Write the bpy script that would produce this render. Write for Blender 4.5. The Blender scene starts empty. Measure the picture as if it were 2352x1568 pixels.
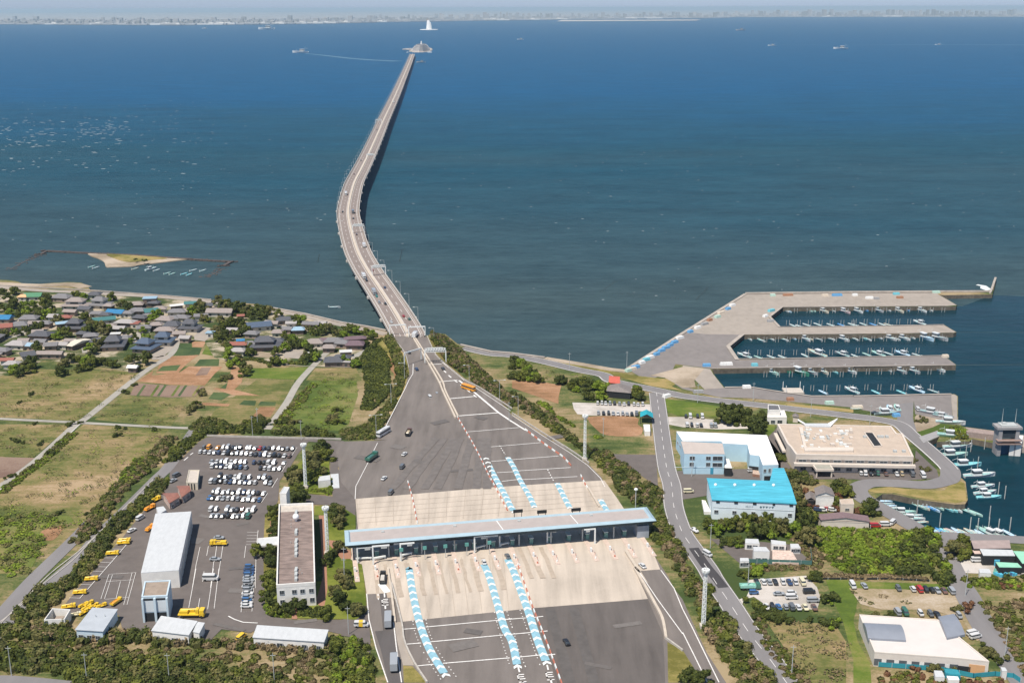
import bpy, math, random
import numpy as np
from mathutils import Vector, Matrix, geometry
R = math.radians
sc = bpy.context.scene
# ---------------- camera, sky, sun, exposure ----------------
FPX, CAMH, PITCH, ROLL = 2700.0, 216.0, math.atan(766.0/2700.0), -0.0033
cam_d = bpy.data.cameras.new('camera'); cam = bpy.data.objects.new('camera', cam_d)
sc.collection.objects.link(cam); sc.camera = cam
cam_d.sensor_width = 36; cam_d.lens = 36*FPX/2352.0; cam_d.clip_start = 1; cam_d.clip_end = 150000
CROT = Matrix.Rotation(math.pi/2-PITCH, 3, 'X') @ Matrix.Rotation(ROLL, 3, 'Z')
cam.matrix_world = Matrix.Translation((0, 0, CAMH)) @ CROT.to_4x4()
SUN_EL, SUN_AZ = 62, -146      # azimuth of the sun measured from +Y towards +X (degrees)
world = bpy.data.worlds.new('World'); sc.world = world; world.use_nodes = True
wn = world.node_tree; bg = wn.nodes['Background']
sky = wn.nodes.new('ShaderNodeTexSky'); sky.sky_type = 'NISHITA'; sky.sun_disc = False
sky.sun_elevation = R(SUN_EL); sky.sun_rotation = R(SUN_AZ); sky.altitude = 100
sky.air_density = 1.0; sky.dust_density = 0.4; sky.ozone_density = 1.5
tc = wn.nodes.new('ShaderNodeTexCoord'); sx_ = wn.nodes.new('ShaderNodeSeparateXYZ'); wn.links.new(tc.outputs['Generated'], sx_.inputs[0])
hr = wn.nodes.new('ShaderNodeValToRGB'); e_ = hr.color_ramp.elements; e_[0].position = 0.0; e_[0].color = (.64, .83, 1.42, 1); e_[1].position = .22; e_[1].color = (1, 1, 1, 1)   # blue-grey air low over the bay
wn.links.new(sx_.outputs['Z'], hr.inputs[0]); mx = wn.nodes.new('ShaderNodeMix'); mx.data_type = 'RGBA'; mx.blend_type = 'MULTIPLY'; mx.inputs[0].default_value = 1
wn.links.new(sky.outputs[0], mx.inputs[6]); wn.links.new(hr.outputs[0], mx.inputs[7]); wn.links.new(mx.outputs[2], bg.inputs[0]); bg.inputs[1].default_value = 0.09
sl = bpy.data.lights.new('sun', 'SUN'); sl.energy = 4.7; sl.angle = R(0.5); sl.color = (1.0, 0.925, 0.82)
so = bpy.data.objects.new('sun', sl); sc.collection.objects.link(so)
sd = Vector((math.sin(R(SUN_AZ))*math.cos(R(SUN_EL)), math.cos(R(SUN_AZ))*math.cos(R(SUN_EL)), math.sin(R(SUN_EL))))
so.rotation_euler = sd.to_track_quat('Z', 'Y').to_euler(); so.location = (0, 0, 400)
sc.view_settings.view_transform = 'Standard'; sc.view_settings.look = 'None'
sc.view_settings.gamma = 1; sc.view_settings.use_curve_mapping = False
sc.view_settings.exposure = 0.27
try:
    sc.cycles.max_bounces = 5; sc.cycles.diffuse_bounces = 2; sc.cycles.glossy_bounces = 2
    sc.cycles.volume_bounces = 0; sc.cycles.transparent_max_bounces = 6
except Exception: pass

# ---------------- helpers ----------------
ZL = 3.0
K = 1.235                                        # widths below are in units of 1.235 m
TX = {'a': 0, 'b': 392, 'c': 784, 'd': 1176, 'e': 1568, 'f': 1960}
TY = {'1': 612.5, '2': 857.5, '3': 1090.25, '4': 1306.5}
TS = {'D': (0, 0, 1), 'g': (735, 24.5, .20834), 'h': (735, 306.25, .16679), 'i': (0, 551.25, .23437),
      'm': (1519, 980, .14062), 'n': (281.75, 1298.5, .11719), 'q': (2229.5, 1212.75, .07032)}
for a in TX:
    for b in TY: TS[a+b] = (TX[a], TY[b], .16679)
def pts(s):
    out = []; cur = TS['D']
    for w in s.split():
        if w in TS: cur = TS[w]; continue
        x, y = w.split(','); out.append((cur[0]+float(x)*cur[2], cur[1]+float(y)*cur[2]))
    return out
def at(p, z=ZL):
    d = CROT @ Vector(((p[0]-1176)/FPX, -(p[1]-784)/FPX, -1.0))
    k = (z-CAMH)/d.z
    return Vector((d.x*k, d.y*k, z))
def W(s, z=ZL): return [at(p, z) for p in (pts(s) if isinstance(s, str) else s)]
def W1(s, z=ZL): return W(s, z)[0]
def smooth(P, n=6, closed=False):
    if len(P) < 3: return P
    o = []; N = len(P)
    rng = range(N if closed else N-1)
    for i in rng:
        p0 = P[(i-1) % N] if closed or i > 0 else P[0]; p1 = P[i]; p2 = P[(i+1) % N]
        p3 = P[(i+2) % N] if closed or i+2 < N else P[-1]
        for k in range(n):
            t = k/n
            o.append(0.5*((2*p1)+(p2-p0)*t+(2*p0-5*p1+4*p2-p3)*t*t+(3*p1-p0-3*p2+p3)*t**3))
    if not closed: o.append(P[-1])
    return o
class MB:
    def __init__(s): s.v = []; s.f = []
    def add(s, vs, fs):
        b = len(s.v); s.v += [tuple(v) for v in vs]; s.f += [tuple(i+b for i in f) for f in fs]; return s
    def box(s, cx, cy, z0, sx, sy, sz, rz=0, tx=1, ty=1):
        c, n = math.cos(rz), math.sin(rz); vs = []
        for k, z in ((0, z0), (1, z0+sz)):
            for a, b in ((-1, -1), (1, -1), (1, 1), (-1, 1)):
                x = a*sx/2*(tx if k else 1); y = b*sy/2*(ty if k else 1)
                vs.append((cx+x*c-y*n, cy+x*n+y*c, z))
        return s.add(vs, [(3, 2, 1, 0), (4, 5, 6, 7), (0, 1, 5, 4), (1, 2, 6, 5), (2, 3, 7, 6), (3, 0, 4, 7)])
    def tri(s, P):
        P = [Vector(p) for p in P]
        T = geometry.tessellate_polygon([P]); fs = []
        for t in T:
            a, b, c = P[t[0]], P[t[1]], P[t[2]]
            fs.append(t if (b-a).cross(c-a).z > 0 else (t[0], t[2], t[1]))
        return s.add(P, fs)
    def prism(s, P, z0, z1):
        top = [Vector((p[0], p[1], z1)) for p in P]; s.tri(top)
        A = sum(P[i][0]*P[(i+1) % len(P)][1]-P[(i+1) % len(P)][0]*P[i][1] for i in range(len(P)))
        Q = P if A > 0 else list(P)[::-1]
        n = len(Q); vs = [(p[0], p[1], z0) for p in Q]+[(p[0], p[1], z1) for p in Q]
        return s.add(vs, [(i, (i+1) % n, n+(i+1) % n, n+i) for i in range(n)])
    def tube(s, p0, p1, r0, r1=None, n=6):
        p0, p1 = Vector(p0), Vector(p1); r1 = r0 if r1 is None else r1
        d = (p1-p0).normalized(); a = d.orthogonal().normalized(); b = d.cross(a); vs = []
        for p, r in ((p0, r0), (p1, r1)):
            for i in range(n):
                t = 2*math.pi*i/n; vs.append(p+(a*math.cos(t)+b*math.sin(t))*r)
        return s.add(vs, [(i, (i+1) % n, n+(i+1) % n, n+i) for i in range(n)]+[tuple(range(n-1, -1, -1)), tuple(range(n, 2*n))])
    def strip(s, L, Rr):
        n = len(L); return s.add(list(L)+list(Rr), [(i, n+i, n+i+1, i+1) for i in range(n-1)])
    def ribbon(s, P, w, dz=0, off=0):
        w *= K; off *= K; L = []; Q = []
        for i, p in enumerate(P):
            d = (P[min(i+1, len(P)-1)]-P[max(i-1, 0)]); d.z = 0
            n = Vector((-d.y, d.x, 0)).normalized(); u = Vector((0, 0, dz))
            L.append(p+n*(off+w/2)+u); Q.append(p+n*(off-w/2)+u)
        return s.strip(L, Q)
    def loft(s, rings, cap=True):
        n = len(rings[0]); vs = [p for r in rings for p in r]; fs = []
        for k in range(len(rings)-1):
            for i in range(n): fs.append((k*n+i, k*n+(i+1) % n, (k+1)*n+(i+1) % n, (k+1)*n+i))
        if cap: fs += [tuple(range(n-1, -1, -1)), tuple(range((len(rings)-1)*n, len(rings)*n))]
        return s.add(vs, fs)
    def ball(s, c, r, n=8, m=5, sz=1):
        rings = []
        for k in range(1, m):
            t = math.pi*k/m-math.pi/2
            rings.append([(c[0]+r*math.cos(t)*math.cos(2*math.pi*i/n), c[1]+r*math.cos(t)*math.sin(2*math.pi*i/n), c[2]+r*sz*math.sin(t)) for i in range(n)])
        return s.loft(rings)
    def mesh(s, name):
        m = bpy.data.meshes.new(name); m.from_pydata(s.v, [], s.f); m.update(); return m
    def build(s, name, mat=None, parent=None, smooth=False):
        m = s.mesh(name)
        if mat: m.materials.append(mat)
        if smooth: m.polygons.foreach_set('use_smooth', [True]*len(m.polygons))
        return link(name, m, parent)
COL = sc.collection
def link(name, data, parent=None, mat=None):
    o = bpy.data.objects.new(name, data); COL.objects.link(o)
    if parent is not None: o.parent = parent
    if mat is not None:
        o.material_slots[0].link = 'OBJECT'; o.material_slots[0].material = mat
    return o
def tag(o, label=None, cat=None, group=None, kind=None):
    if label: o['label'] = label
    if cat: o['category'] = cat
    if group: o['group'] = group
    if kind: o['kind'] = kind
    return o
def thing(name, label, cat, loc=(0, 0, 0), rz=0, group=None):
    o = bpy.data.objects.new(name, None); COL.objects.link(o)
    o.location = loc; o.rotation_euler = (0, 0, rz); o.empty_display_size = .5
    return tag(o, label, cat, group)
SC = [0]
def struct(name, mb, mat):
    SC[0] += 1; o = tag(mb.build(name, mat), kind='structure')
    if name not in ('sea', 'ground'): o.location.z = .001*SC[0]     # no two flush sheets share a plane
    return o
def sheet(name, s, mat, dz, z=ZL, sm=0):
    P = W(s, z)
    if sm: P = smooth(P, sm, True)
    m = MB(); m.tri([p+Vector((0, 0, dz)) for p in P]); return struct(name, m, mat)
ORD = ['first', 'second', 'third', 'fourth', 'fifth', 'sixth', 'seventh', 'eighth', 'ninth', 'tenth', 'eleventh', 'twelfth', 'thirteenth', 'fourteenth', 'fifteenth', 'sixteenth', 'seventeenth', 'eighteenth', 'nineteenth', 'twentieth']
TENS = {2: 'twenty', 3: 'thirty', 4: 'forty', 5: 'fifty', 6: 'sixty', 7: 'seventy', 8: 'eighty', 9: 'ninety'}
TENTH = {2: 'twentieth', 3: 'thirtieth', 4: 'fortieth', 5: 'fiftieth', 6: 'sixtieth', 7: 'seventieth', 8: 'eightieth', 9: 'ninetieth'}
def ordw(i, n, side='left'):
    if n == 1: return 'only'
    if i >= 99: return 'hundred and '+ordw(i-100, 999, 'x') if i > 99 else 'hundredth'
    if i == 0: return {'left': 'leftmost', 'near': 'nearest'}.get(side, 'first')
    if i == n-1: return 'rightmost' if side == 'left' else 'farthest'
    return ORD[i] if i < 20 else (TENTH[(i+1)//10] if (i+1) % 10 == 0 else TENS[(i+1)//10]+'-'+ORD[(i+1) % 10-1])

# ---------------- materials ----------------
def newmat(name):
    m = bpy.data.materials.new(name); m.use_nodes = True
    return m, m.node_tree, m.node_tree.nodes['Principled BSDF']
def ramp(nt, fac, stops):
    r = nt.nodes.new('ShaderNodeValToRGB'); e = r.color_ramp.elements
    while len(e) < len(stops): e.new(0.5)
    for x, (p, c) in zip(e, stops): x.position = p; x.color = (*c, 1)
    nt.links.new(fac, r.inputs[0]); return r.outputs[0]
def noise(nt, scale, detail=4, rough=.55, vec=None, sx=1, sy=1, rot=0):
    n = nt.nodes.new('ShaderNodeTexNoise'); n.inputs['Scale'].default_value = scale
    n.inputs['Detail'].default_value = detail; n.inputs['Roughness'].default_value = rough
    g = nt.nodes.new('ShaderNodeNewGeometry'); mp = nt.nodes.new('ShaderNodeMapping')
    mp.inputs['Scale'].default_value = (sx, sy, 1); mp.inputs['Rotation'].default_value = (0, 0, rot)
    nt.links.new(g.outputs['Position'], mp.inputs[0]); nt.links.new(mp.outputs[0], n.inputs['Vector'])
    return n.outputs['Fac']
def mix(nt, fac, a, b, mode='MIX'):
    m = nt.nodes.new('ShaderNodeMix'); m.data_type = 'RGBA'; m.blend_type = mode
    for sock, v in ((m.inputs[0], fac), (m.inputs[6], a), (m.inputs[7], b)):
        if hasattr(v, 'links'): nt.links.new(v, sock)
        elif isinstance(v, (int, float)): sock.default_value = v
        else: sock.default_value = (*v, 1)
    return m.outputs[2]
def math_(nt, op, a, b=None, clamp=False):
    m = nt.nodes.new('ShaderNodeMath'); m.operation = op; m.use_clamp = clamp
    for i, v in enumerate((a, b)):
        if v is None: continue
        if hasattr(v, 'links'): nt.links.new(v, m.inputs[i])
        else: m.inputs[i].default_value = v
    return m.outputs[0]
MC = {}
def mat(name, col, rough=.7, var=.12, scale=.4, metal=0, coat=0, sx=1, sy=1, rot=0, spec=.4):
    if name in MC: return MC[name]
    m, nt, b = newmat(name)
    lo = tuple(c*(1-var) for c in col); hi = tuple(min(1, c*(1+var)) for c in col)
    if var > 0:
        n1 = noise(nt, scale, 5, .6, sx=sx, sy=sy, rot=rot)
        c = ramp(nt, n1, [(.32, lo), (.68, hi)])
        nt.links.new(c, b.inputs['Base Color'])
    else: b.inputs['Base Color'].default_value = (*col, 1)
    b.inputs['Roughness'].default_value = rough; b.inputs['Metallic'].default_value = metal
    b.inputs['Coat Weight'].default_value = coat; b.inputs['Specular IOR Level'].default_value = spec
    MC[name] = m; return m
def ground_mat(name, stops, s1=.012, s2=.12, s3=1.3, w2=.45, w3=.35, rough=.95, sx=1, sy=1, rot=0, gain=2.2, fur=.16):
    """ several octaves of patchiness mixed through a colour ramp """
    m, nt, b = newmat(name)
    a = noise(nt, s1, 3, .5, sx=sx, sy=sy, rot=rot); c = noise(nt, s2, 5, .65, sx=sx, sy=sy, rot=rot); d = noise(nt, s3, 4, .7)
    t = math_(nt, 'ADD', math_(nt, 'MULTIPLY', a, 1-w2*.5-w3*.5), math_(nt, 'ADD', math_(nt, 'MULTIPLY', c, w2*.5), math_(nt, 'MULTIPLY', d, w3*.5)))
    f = noise(nt, .35, 3, .6, sx=.12, rot=.45)
    t = math_(nt, 'ADD', t, math_(nt, 'MULTIPLY', math_(nt, 'SUBTRACT', f, .5), fur))
    t = math_(nt, 'ADD', math_(nt, 'MULTIPLY', math_(nt, 'SUBTRACT', t, .5), gain), .5)
    col = ramp(nt, t, stops); nt.links.new(col, b.inputs['Base Color'])
    b.inputs['Roughness'].default_value = rough; b.inputs['Specular IOR Level'].default_value = .15
    MC[name] = m; return m
def leaf_mat(name, dark, mid, light, s=.06):
    m, nt, b = newmat(name)
    g = nt.nodes.new('ShaderNodeNewGeometry'); n1 = noise(nt, s, 3); n2 = noise(nt, .5, 3)
    t = math_(nt, 'ADD', math_(nt, 'MULTIPLY', g.outputs['Random Per Island'], .3), math_(nt, 'ADD', math_(nt, 'MULTIPLY', n1, .55), math_(nt, 'MULTIPLY', n2, .25)))
    nt.links.new(ramp(nt, t, [(.3, dark), (.55, mid), (.85, light)]), b.inputs['Base Color'])
    b.inputs['Roughness'].default_value = .75; b.inputs['Specular IOR Level'].default_value = .2
    MC[name] = m; return m
# ---------------- sea ----------------
def sea_mat(name, near, far, deep, harbour=False):
    m, nt, b = newmat(name)
    g = nt.nodes.new('ShaderNodeNewGeometry'); sp = nt.nodes.new('ShaderNodeSeparateXYZ')
    nt.links.new(g.outputs['Position'], sp.inputs[0])
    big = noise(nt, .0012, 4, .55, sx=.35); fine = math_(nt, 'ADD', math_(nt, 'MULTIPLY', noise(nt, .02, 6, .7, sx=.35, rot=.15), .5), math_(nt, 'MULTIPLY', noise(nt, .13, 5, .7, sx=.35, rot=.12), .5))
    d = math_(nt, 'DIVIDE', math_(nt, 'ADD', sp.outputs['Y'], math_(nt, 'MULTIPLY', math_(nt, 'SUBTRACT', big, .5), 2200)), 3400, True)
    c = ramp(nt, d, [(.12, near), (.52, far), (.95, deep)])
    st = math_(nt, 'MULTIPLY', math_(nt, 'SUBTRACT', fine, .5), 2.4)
    c2 = mix(nt, math_(nt, 'ADD', st, .5, True), mix(nt, 1, c, (.55, .58, .62), 'MULTIPLY'), mix(nt, 1, c, (1.6, 1.5, 1.42), 'MULTIPLY'))  # ripple light and dark painted into the water colour
    # whitecaps
    wc = noise(nt, .085, 3, .7, sx=.5); wr = noise(nt, .0022, 2, .5)
    wm = math_(nt, 'MULTIPLY', math_(nt, 'MULTIPLY', math_(nt, 'SUBTRACT', wc, .70), 20, True), math_(nt, 'ADD', math_(nt, 'MULTIPLY', math_(nt, 'SUBTRACT', wr, .5), 5), .55, True), True)
    nt.links.new(c2, b.inputs['Base Color'])
    b.inputs['Roughness'].default_value = .42 if not harbour else .12; b.inputs['IOR'].default_value = 1.2
    b.inputs['Specular IOR Level'].default_value = .03 if not harbour else .12
    bp = nt.nodes.new('ShaderNodeBump'); w1 = noise(nt, .06, 6, .7, sx=.4, rot=.1); w2 = noise(nt, .5, 4, .65, sx=.5, rot=.2)
    nt.links.new(math_(nt, 'ADD', math_(nt, 'MULTIPLY', w1, 2.6), math_(nt, 'MULTIPLY', w2, .25)), bp.inputs['Height'])
    bp.inputs['Strength'].default_value = .55 if not harbour else .12; bp.inputs['Distance'].default_value = 1.6
    nt.links.new(bp.outputs[0], b.inputs['Normal'])
    return m
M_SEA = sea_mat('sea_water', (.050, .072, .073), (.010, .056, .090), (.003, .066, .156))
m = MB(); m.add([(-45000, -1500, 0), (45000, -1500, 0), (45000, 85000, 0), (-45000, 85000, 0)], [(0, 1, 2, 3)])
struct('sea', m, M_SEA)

wr = np.random.default_rng(9); wv = []
for n_, (u0, u1, v0, v1), sz in ((150, (-60, 300, 272, 340), 1.5), (90, (-60, 460, 230, 400), 1.2), (60, (250, 620, 225, 330), .8), (420, (-200, 2550, 90, 560), .6), (60, (1200, 2300, 330, 700), .4), (70, (-100, 800, 330, 560), .5)):
    for _ in range(n_):
        c = at((wr.uniform(u0, u1), wr.uniform(v0, v1) if n_ != 420 else v0+(v1-v0)*wr.random()**1.5), .12); a = sz*wr.uniform(.8, 2.6)*(1+c.y/5000); b_ = sz*wr.uniform(.7, 1.7); t_ = wr.uniform(-.3, .3)
        for q in ((-a, -b_*.4), (a*.7, -b_), (a, b_*.6), (-a*.6, b_)): wv.append((c.x+q[0]*math.cos(t_)-q[1]*math.sin(t_), c.y+q[0]*math.sin(t_)+q[1]*math.cos(t_), .12))
m = MB(); m.add(wv, [(4*k, 4*k+1, 4*k+2, 4*k+3) for k in range(len(wv)//4)]); o = m.build('whitecaps', mat('whitecap_foam', (.40, .46, .48), .8, 0)); tag(o, 'scattered whitecaps on the bay', 'foam', kind='stuff')
# ---------------- ground materials ----------------
G_LAND = ground_mat('grass_ground', [(.36, (.05, .075, .022)), (.45, (.10, .12, .038)), (.52, (.17, .155, .065)), (.60, (.25, .19, .10)), (.68, (.32, .25, .15))], .016, .10, 1.0)
G_FIELD = ground_mat('dry_field', [(.20, (.07, .09, .024)), (.40, (.125, .132, .040)), (.54, (.195, .165, .068)), (.68, (.265, .195, .10)), (.86, (.37, .27, .165))], .018, .11, .8, w2=.55, w3=.4, sx=.7, rot=.5, gain=3.0)
G_GREEN = ground_mat('green_field', [(.28, (.06, .095, .018)), (.5, (.12, .15, .035)), (.70, (.22, .19, .075))], .02, .12, 1.0)
G_BRIGHT = ground_mat('bright_grass', [(.25, (.06, .095, .017)), (.5, (.105, .15, .024)), (.75, (.20, .19, .06))], .03, .2, 1.2)
G_SOIL = ground_mat('orange_soil', [(.28, (.21, .12, .06)), (.5, (.32, .18, .10)), (.72, (.43, .27, .17))], .03, .15, 1.2)
G_CROP = ground_mat('dark_crop', [(.3, (.04, .07, .028)), (.7, (.085, .12, .045))], .05, .4, 1.5)
G_PURP = ground_mat('brown_soil', [(.35, (.17, .11, .085)), (.6, (.24, .17, .13))], .03, .15, 1.2)
G_VERGE = ground_mat('dry_verge', [(.35, (.13, .12, .03)), (.5, (.22, .19, .06)), (.65, (.32, .24, .10))], .03, .25, 1.5)
G_SAND = ground_mat('sand', [(.3, (.25, .20, .14)), (.7, (.43, .355, .275))], .03, .25, 1.0)
G_GRAVEL = ground_mat('gravel_lot', [(.35, (.36, .33, .29)), (.6, (.52, .48, .44))], .03, .25, 2.0)
G_ROUGH = ground_mat('rough_earth', [(.25, (.20, .17, .08)), (.5, (.33, .26, .17)), (.75, (.45, .38, .30))], .04, .15, 1.2)
G_LAWN = ground_mat('lawn', [(.35, (.08, .11, .015)), (.6, (.17, .19, .035))], .05, .3, 1.5)
G_VILL = ground_mat('village_ground', [(.38, (.045, .07, .022)), (.48, (.09, .10, .04)), (.55, (.22, .20, .12)), (.66, (.40, .34, .26))], .05, .15, 1.0)
def road_mat(name, c, rot=0, streak=.25, sx=.12, s=.25):
    m, nt, b = newmat(name)
    a = noise(nt, s, 5, .6, sx=1, sy=sx, rot=rot); d = noise(nt, .03, 4, .6); e = noise(nt, 2.0, 4, .7)
    t = math_(nt, 'ADD', math_(nt, 'MULTIPLY', a, .5), math_(nt, 'ADD', math_(nt, 'MULTIPLY', d, .35), math_(nt, 'MULTIPLY', e, .15)))
    lo = tuple(x*(1-streak) for x in c); hi = tuple(x*(1+streak*.8) for x in c)
    nt.links.new(ramp(nt, t, [(.36, lo), (.5, c), (.64, hi)]), b.inputs['Base Color'])
    b.inputs['Roughness'].default_value = .9; b.inputs['Specular IOR Level'].default_value = .25
    MC[name] = m; return m
A_PLAZA = road_mat('plaza_asphalt', (.165, .145, .132), rot=-.18)
A_DARK = road_mat('dark_asphalt', (.105, .095, .092), rot=-.1, streak=.2)
A_YARD = road_mat('yard_asphalt', (.135, .117, .108), rot=.2, sx=1, streak=.16)
A_ROAD = road_mat('old_road', (.20, .19, .19), rot=-.5, streak=.12)
A_PATCH = road_mat('new_asphalt', (.055, .052, .055), rot=-.5, streak=.25)
A_CONC = road_mat('concrete_apron', (.48, .415, .345), rot=-.22, streak=.27, sx=.05, s=.26)
A_QUAY = road_mat('quay_concrete', (.325, .285, .245), sx=.6, streak=.14)
A_QUAYD = road_mat('quay_asphalt', (.21, .19, .18), sx=.6, streak=.14)
A_TRACK = road_mat('farm_track_concrete', (.33, .31, .27), streak=.14, sx=.8)
M_KERB = mat('kerb_concrete', (.42, .39, .35), .85, .2, .5)
M_LINE = mat('road_paint', (.70, .68, .65), .6, .18, 1.2)
M_STAIN = mat('tyre_grime', (.30, .26, .22), .8, .1, .5)
M_WALLC = mat('seawall_concrete', (.38, .335, .29), .85, .15, .2)

# ---------------- land ----------------
LAND = """D -1100,600 -400,630 a1 0,180 130,185 250,205 330,240 480,245 700,225 950,208 1120,220 1200,262 1250,325 1370,352 1950,392 2350,402
 b1 380,452 560,462 880,492 1150,512 1350,560 1640,612 1850,652 2100,712 2350,772 c1 330,820 620,880 700,960 1190,950 1250,905 1430,925 1600,1060 2050,1170
 d1 0,1190 450,1243 900,1312 1350,1392 1570,1420 1640,1388 2350,918 e1 860,375 1120,372 2350,358 f1 1140,350 1200,352 1880,348 1895,335 1945,160 1972,160 1915,382
 1240,392 1185,386 1430,530 1415,545 1270,548 0,555 e1 1370,562 1205,692 1345,832 2350,820 f1 0,820 1250,800 1420,900 1380,915 860,922 0,932 e1 2350,932 830,942 640,1100 760,1275
 2350,1250 f1 0,1245 1260,1225 1410,1345 1415,1362 0,1380 e1 2350,1385 1060,1400 400,1412 e2 430,10 580,195 930,190 1400,265 1780,315 2350,310 f2 1390,283 1440,310 1442,660 1495,720
 1560,735 1980,792 1985,968 1640,900 1600,932 1150,940 1185,870 970,965 1060,1060 1240,1205 1400,1385 1455,1405 1545,1490 f3 1545,90 1577,340 1540,400 1400,405 880,335 540,262 400,262 290,335
 1050,795 1130,828 2350,868 D 2600,1238 3600,1265 3600,2900 -1300,2900"""
LP = W(LAND)
m = MB(); m.tri(LP); struct('ground', m, G_LAND)
m = MB(); n = len(LP)
m.add([(p.x, p.y, -1) for p in LP]+[(p.x, p.y, ZL) for p in LP], [((i+1) % n, i, n+i, n+(i+1) % n) for i in range(n)])
struct('quay_face', m, mat('weathered_quay_face', (.13, .11, .085), .9, .35, .3, sx=2))
# the inner side of the lock breakwater, to the right of the gate
m = MB(); m.prism(W('f2 2165,835 2700,880 3600,900 3600,1160 2340,1015 2158,1000'), -1, ZL); struct('breakwater', m, A_QUAY)
HW = sea_mat('harbour_water', (.004, .028, .042), (.005, .03, .044), (.005, .03, .044), True)
def water(s, z=.04):
    m = MB(); m.tri([Vector((p.x, p.y, z)) for p in W(s, z)]); struct('harbour_water', m, HW)
water('e1 1200,690 1370,555 2350,545 f1 0,545 1280,540 1500,545 1900,395 1990,395 2700,420 2800,900 1440,900 1260,815 0,835 e1 2350,835 1335,850')
water('e1 620,1100 825,930 2350,920 f1 0,920 1400,905 1435,905 2800,905 2800,1340 1420,1345 1250,1240 0,1262 e1 2350,1268 750,1295')
water('e1 380,1405 1060,1390 2350,1375 f1 0,1370 1420,1358 2800,1345 f2 3000,300 3000,880 1970,790 1560,745 1435,700 1430,330 1380,300 0,330 e2 2350,330 1780,335 1400,290 930,215 570,220')
water('f2 930,960 1180,870 1160,920 1600,915 1640,880 1990,960 2160,985 2340,1000 3600,1100 f3 3600,0 3600,880 2350,880 1130,840 1050,810 280,345 400,250 540,255 880,320 1400,390 1530,385 1560,330 1530,90 f2 1530,1490 1440,1405 1400,1390')

# ---------------- fields ----------------
F = .02
sheet('field', 'a2 -900,-100 1960,-20 1120,650 0,605 -900,600', G_FIELD, F)
sheet('field', 'a2 1300,635 1700,300 b2 0,345 250,360 120,560 0,730 a2 2350,740', G_FIELD, F)
sheet('field', 'a2 -900,700 1000,705 450,1160 -900,1100', G_FIELD, F)
sheet('field', 'a2 1150,700 2330,765 1700,1500 a3 1400,420 900,900 200,1250 0,1000 0,240 a2 60,1568', G_FIELD, F)
sheet('field', 'a2 -900,1130 0,1150 480,1160 150,1420 0,1440 -900,1500', G_PURP, F)
sheet('field', 'b2 1180,90 1710,85 1560,400 1350,640 700,740 480,700 600,520 900,300', G_FIELD, F)
sheet('field', 'b2 1990,20 c2 200,0 230,300 100,700 b2 2300,790 1400,760 1650,420', G_GREEN, F)
sheet('field', 'b1 1990,1395 c1 0,1400 200,1390 280,1568 b1 1860,1568', G_FIELD, F*2)
sheet('meadow', 'b1 560,1000 640,960 740,1020 720,1160 650,1240 430,1200 500,1080', G_BRIGHT, F*2)
sheet('meadow', 'b1 1130,1400 1900,1385 1830,1568 b2 1700,85 1020,60 1040,0', G_BRIGHT, F*2)
sheet('crop_plot', 'b1 130,1050 270,1040 290,1110 430,1120 390,1222 0,1227 -20,1160', G_CROP, F*2)
sheet('soil_plot', 'b1 290,1030 490,1028 445,1108 300,1108', G_SOIL, F*2)
sheet('soil_plot', 'b1 -60,1240 390,1214 230,1330 80,1480 -200,1465 a1 2200,1330', G_SOIL, F*2)
sheet('crop_plot', 'b1 -110,1370 140,1350 80,1430 -190,1440', G_CROP, F*3)
sheet('soil_plot', 'b1 -260,1500 130,1450 250,1370 720,1378 b2 610,0 470,165 0,155 -460,110 -240,-40', G_SOIL, F*2)
sheet('crop_plot', 'b1 400,1277 670,1270 660,1365 320,1370', G_CROP, F*3)
sheet('soil_plot', 'b1 420,1390 560,1385 500,1490 340,1500', G_PURP, F*3)
sheet('soil_plot', 'b2 -480,135 0,165 470,180 330,320 0,330 -560,300', G_PURP, F*3)
sheet('crop_plot', 'b2 780,130 860,140 780,215 680,200', G_CROP, F*3)
sheet('soil_plot', 'b2 850,-100 1000,-60 980,120 870,230 760,215', G_SOIL, F*3)
sheet('crop_plot', 'b2 590,260 860,270 700,370 520,350', G_CROP, F*3)
sheet('crop_plot', 'b2 1010,370 1180,380 1160,445 940,430', G_CROP, F*3)
sheet('crop_plot', 'b2 1240,385 1450,395 1440,445 1200,440', G_CROP, F*3)
sheet('soil_plot', 'b2 1230,460 1450,465 1370,600 1130,590', G_SOIL, F*3)
sheet('soil_plot', 'b2 640,200 900,230 1240,310 1000,300 860,300 580,210', G_SOIL, F*4)
sheet('soil_plot', 'b2 440,400 820,420 790,455 430,440', G_SOIL, F*3)
for k in range(9):
    x = -430+k*95
    sheet('crop_row', 'b2 %d,160 %d,165 %d,315 %d,310' % (x+60, x+92, x-10, x-45), [G_CROP, G_PURP, G_GREEN][k % 3], F*4)
sheet('bare_patch', 'a3 600,760 850,690 880,720 760,880 640,900 560,830', G_SOIL, F*2, sm=4)
sheet('meadow', 'a3 -200,800 400,600 900,560 1000,640 860,700 560,740 560,1000 400,1320 200,1350 -300,1300', G_GREEN, F*1.5, sm=4)
sheet('village_ground', 'a1 -700,330 550,335 1300,380 2000,425 b1 400,475 1350,585 2350,800 c1 400,900 200,1380 b1 1900,1370 1200,1300 800,1300 600,1250 450,1000 0,1100 a1 2050,1250 1800,1450 1200,1350 600,1290 200,1500 -700,1500', G_VILL, F)
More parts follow.
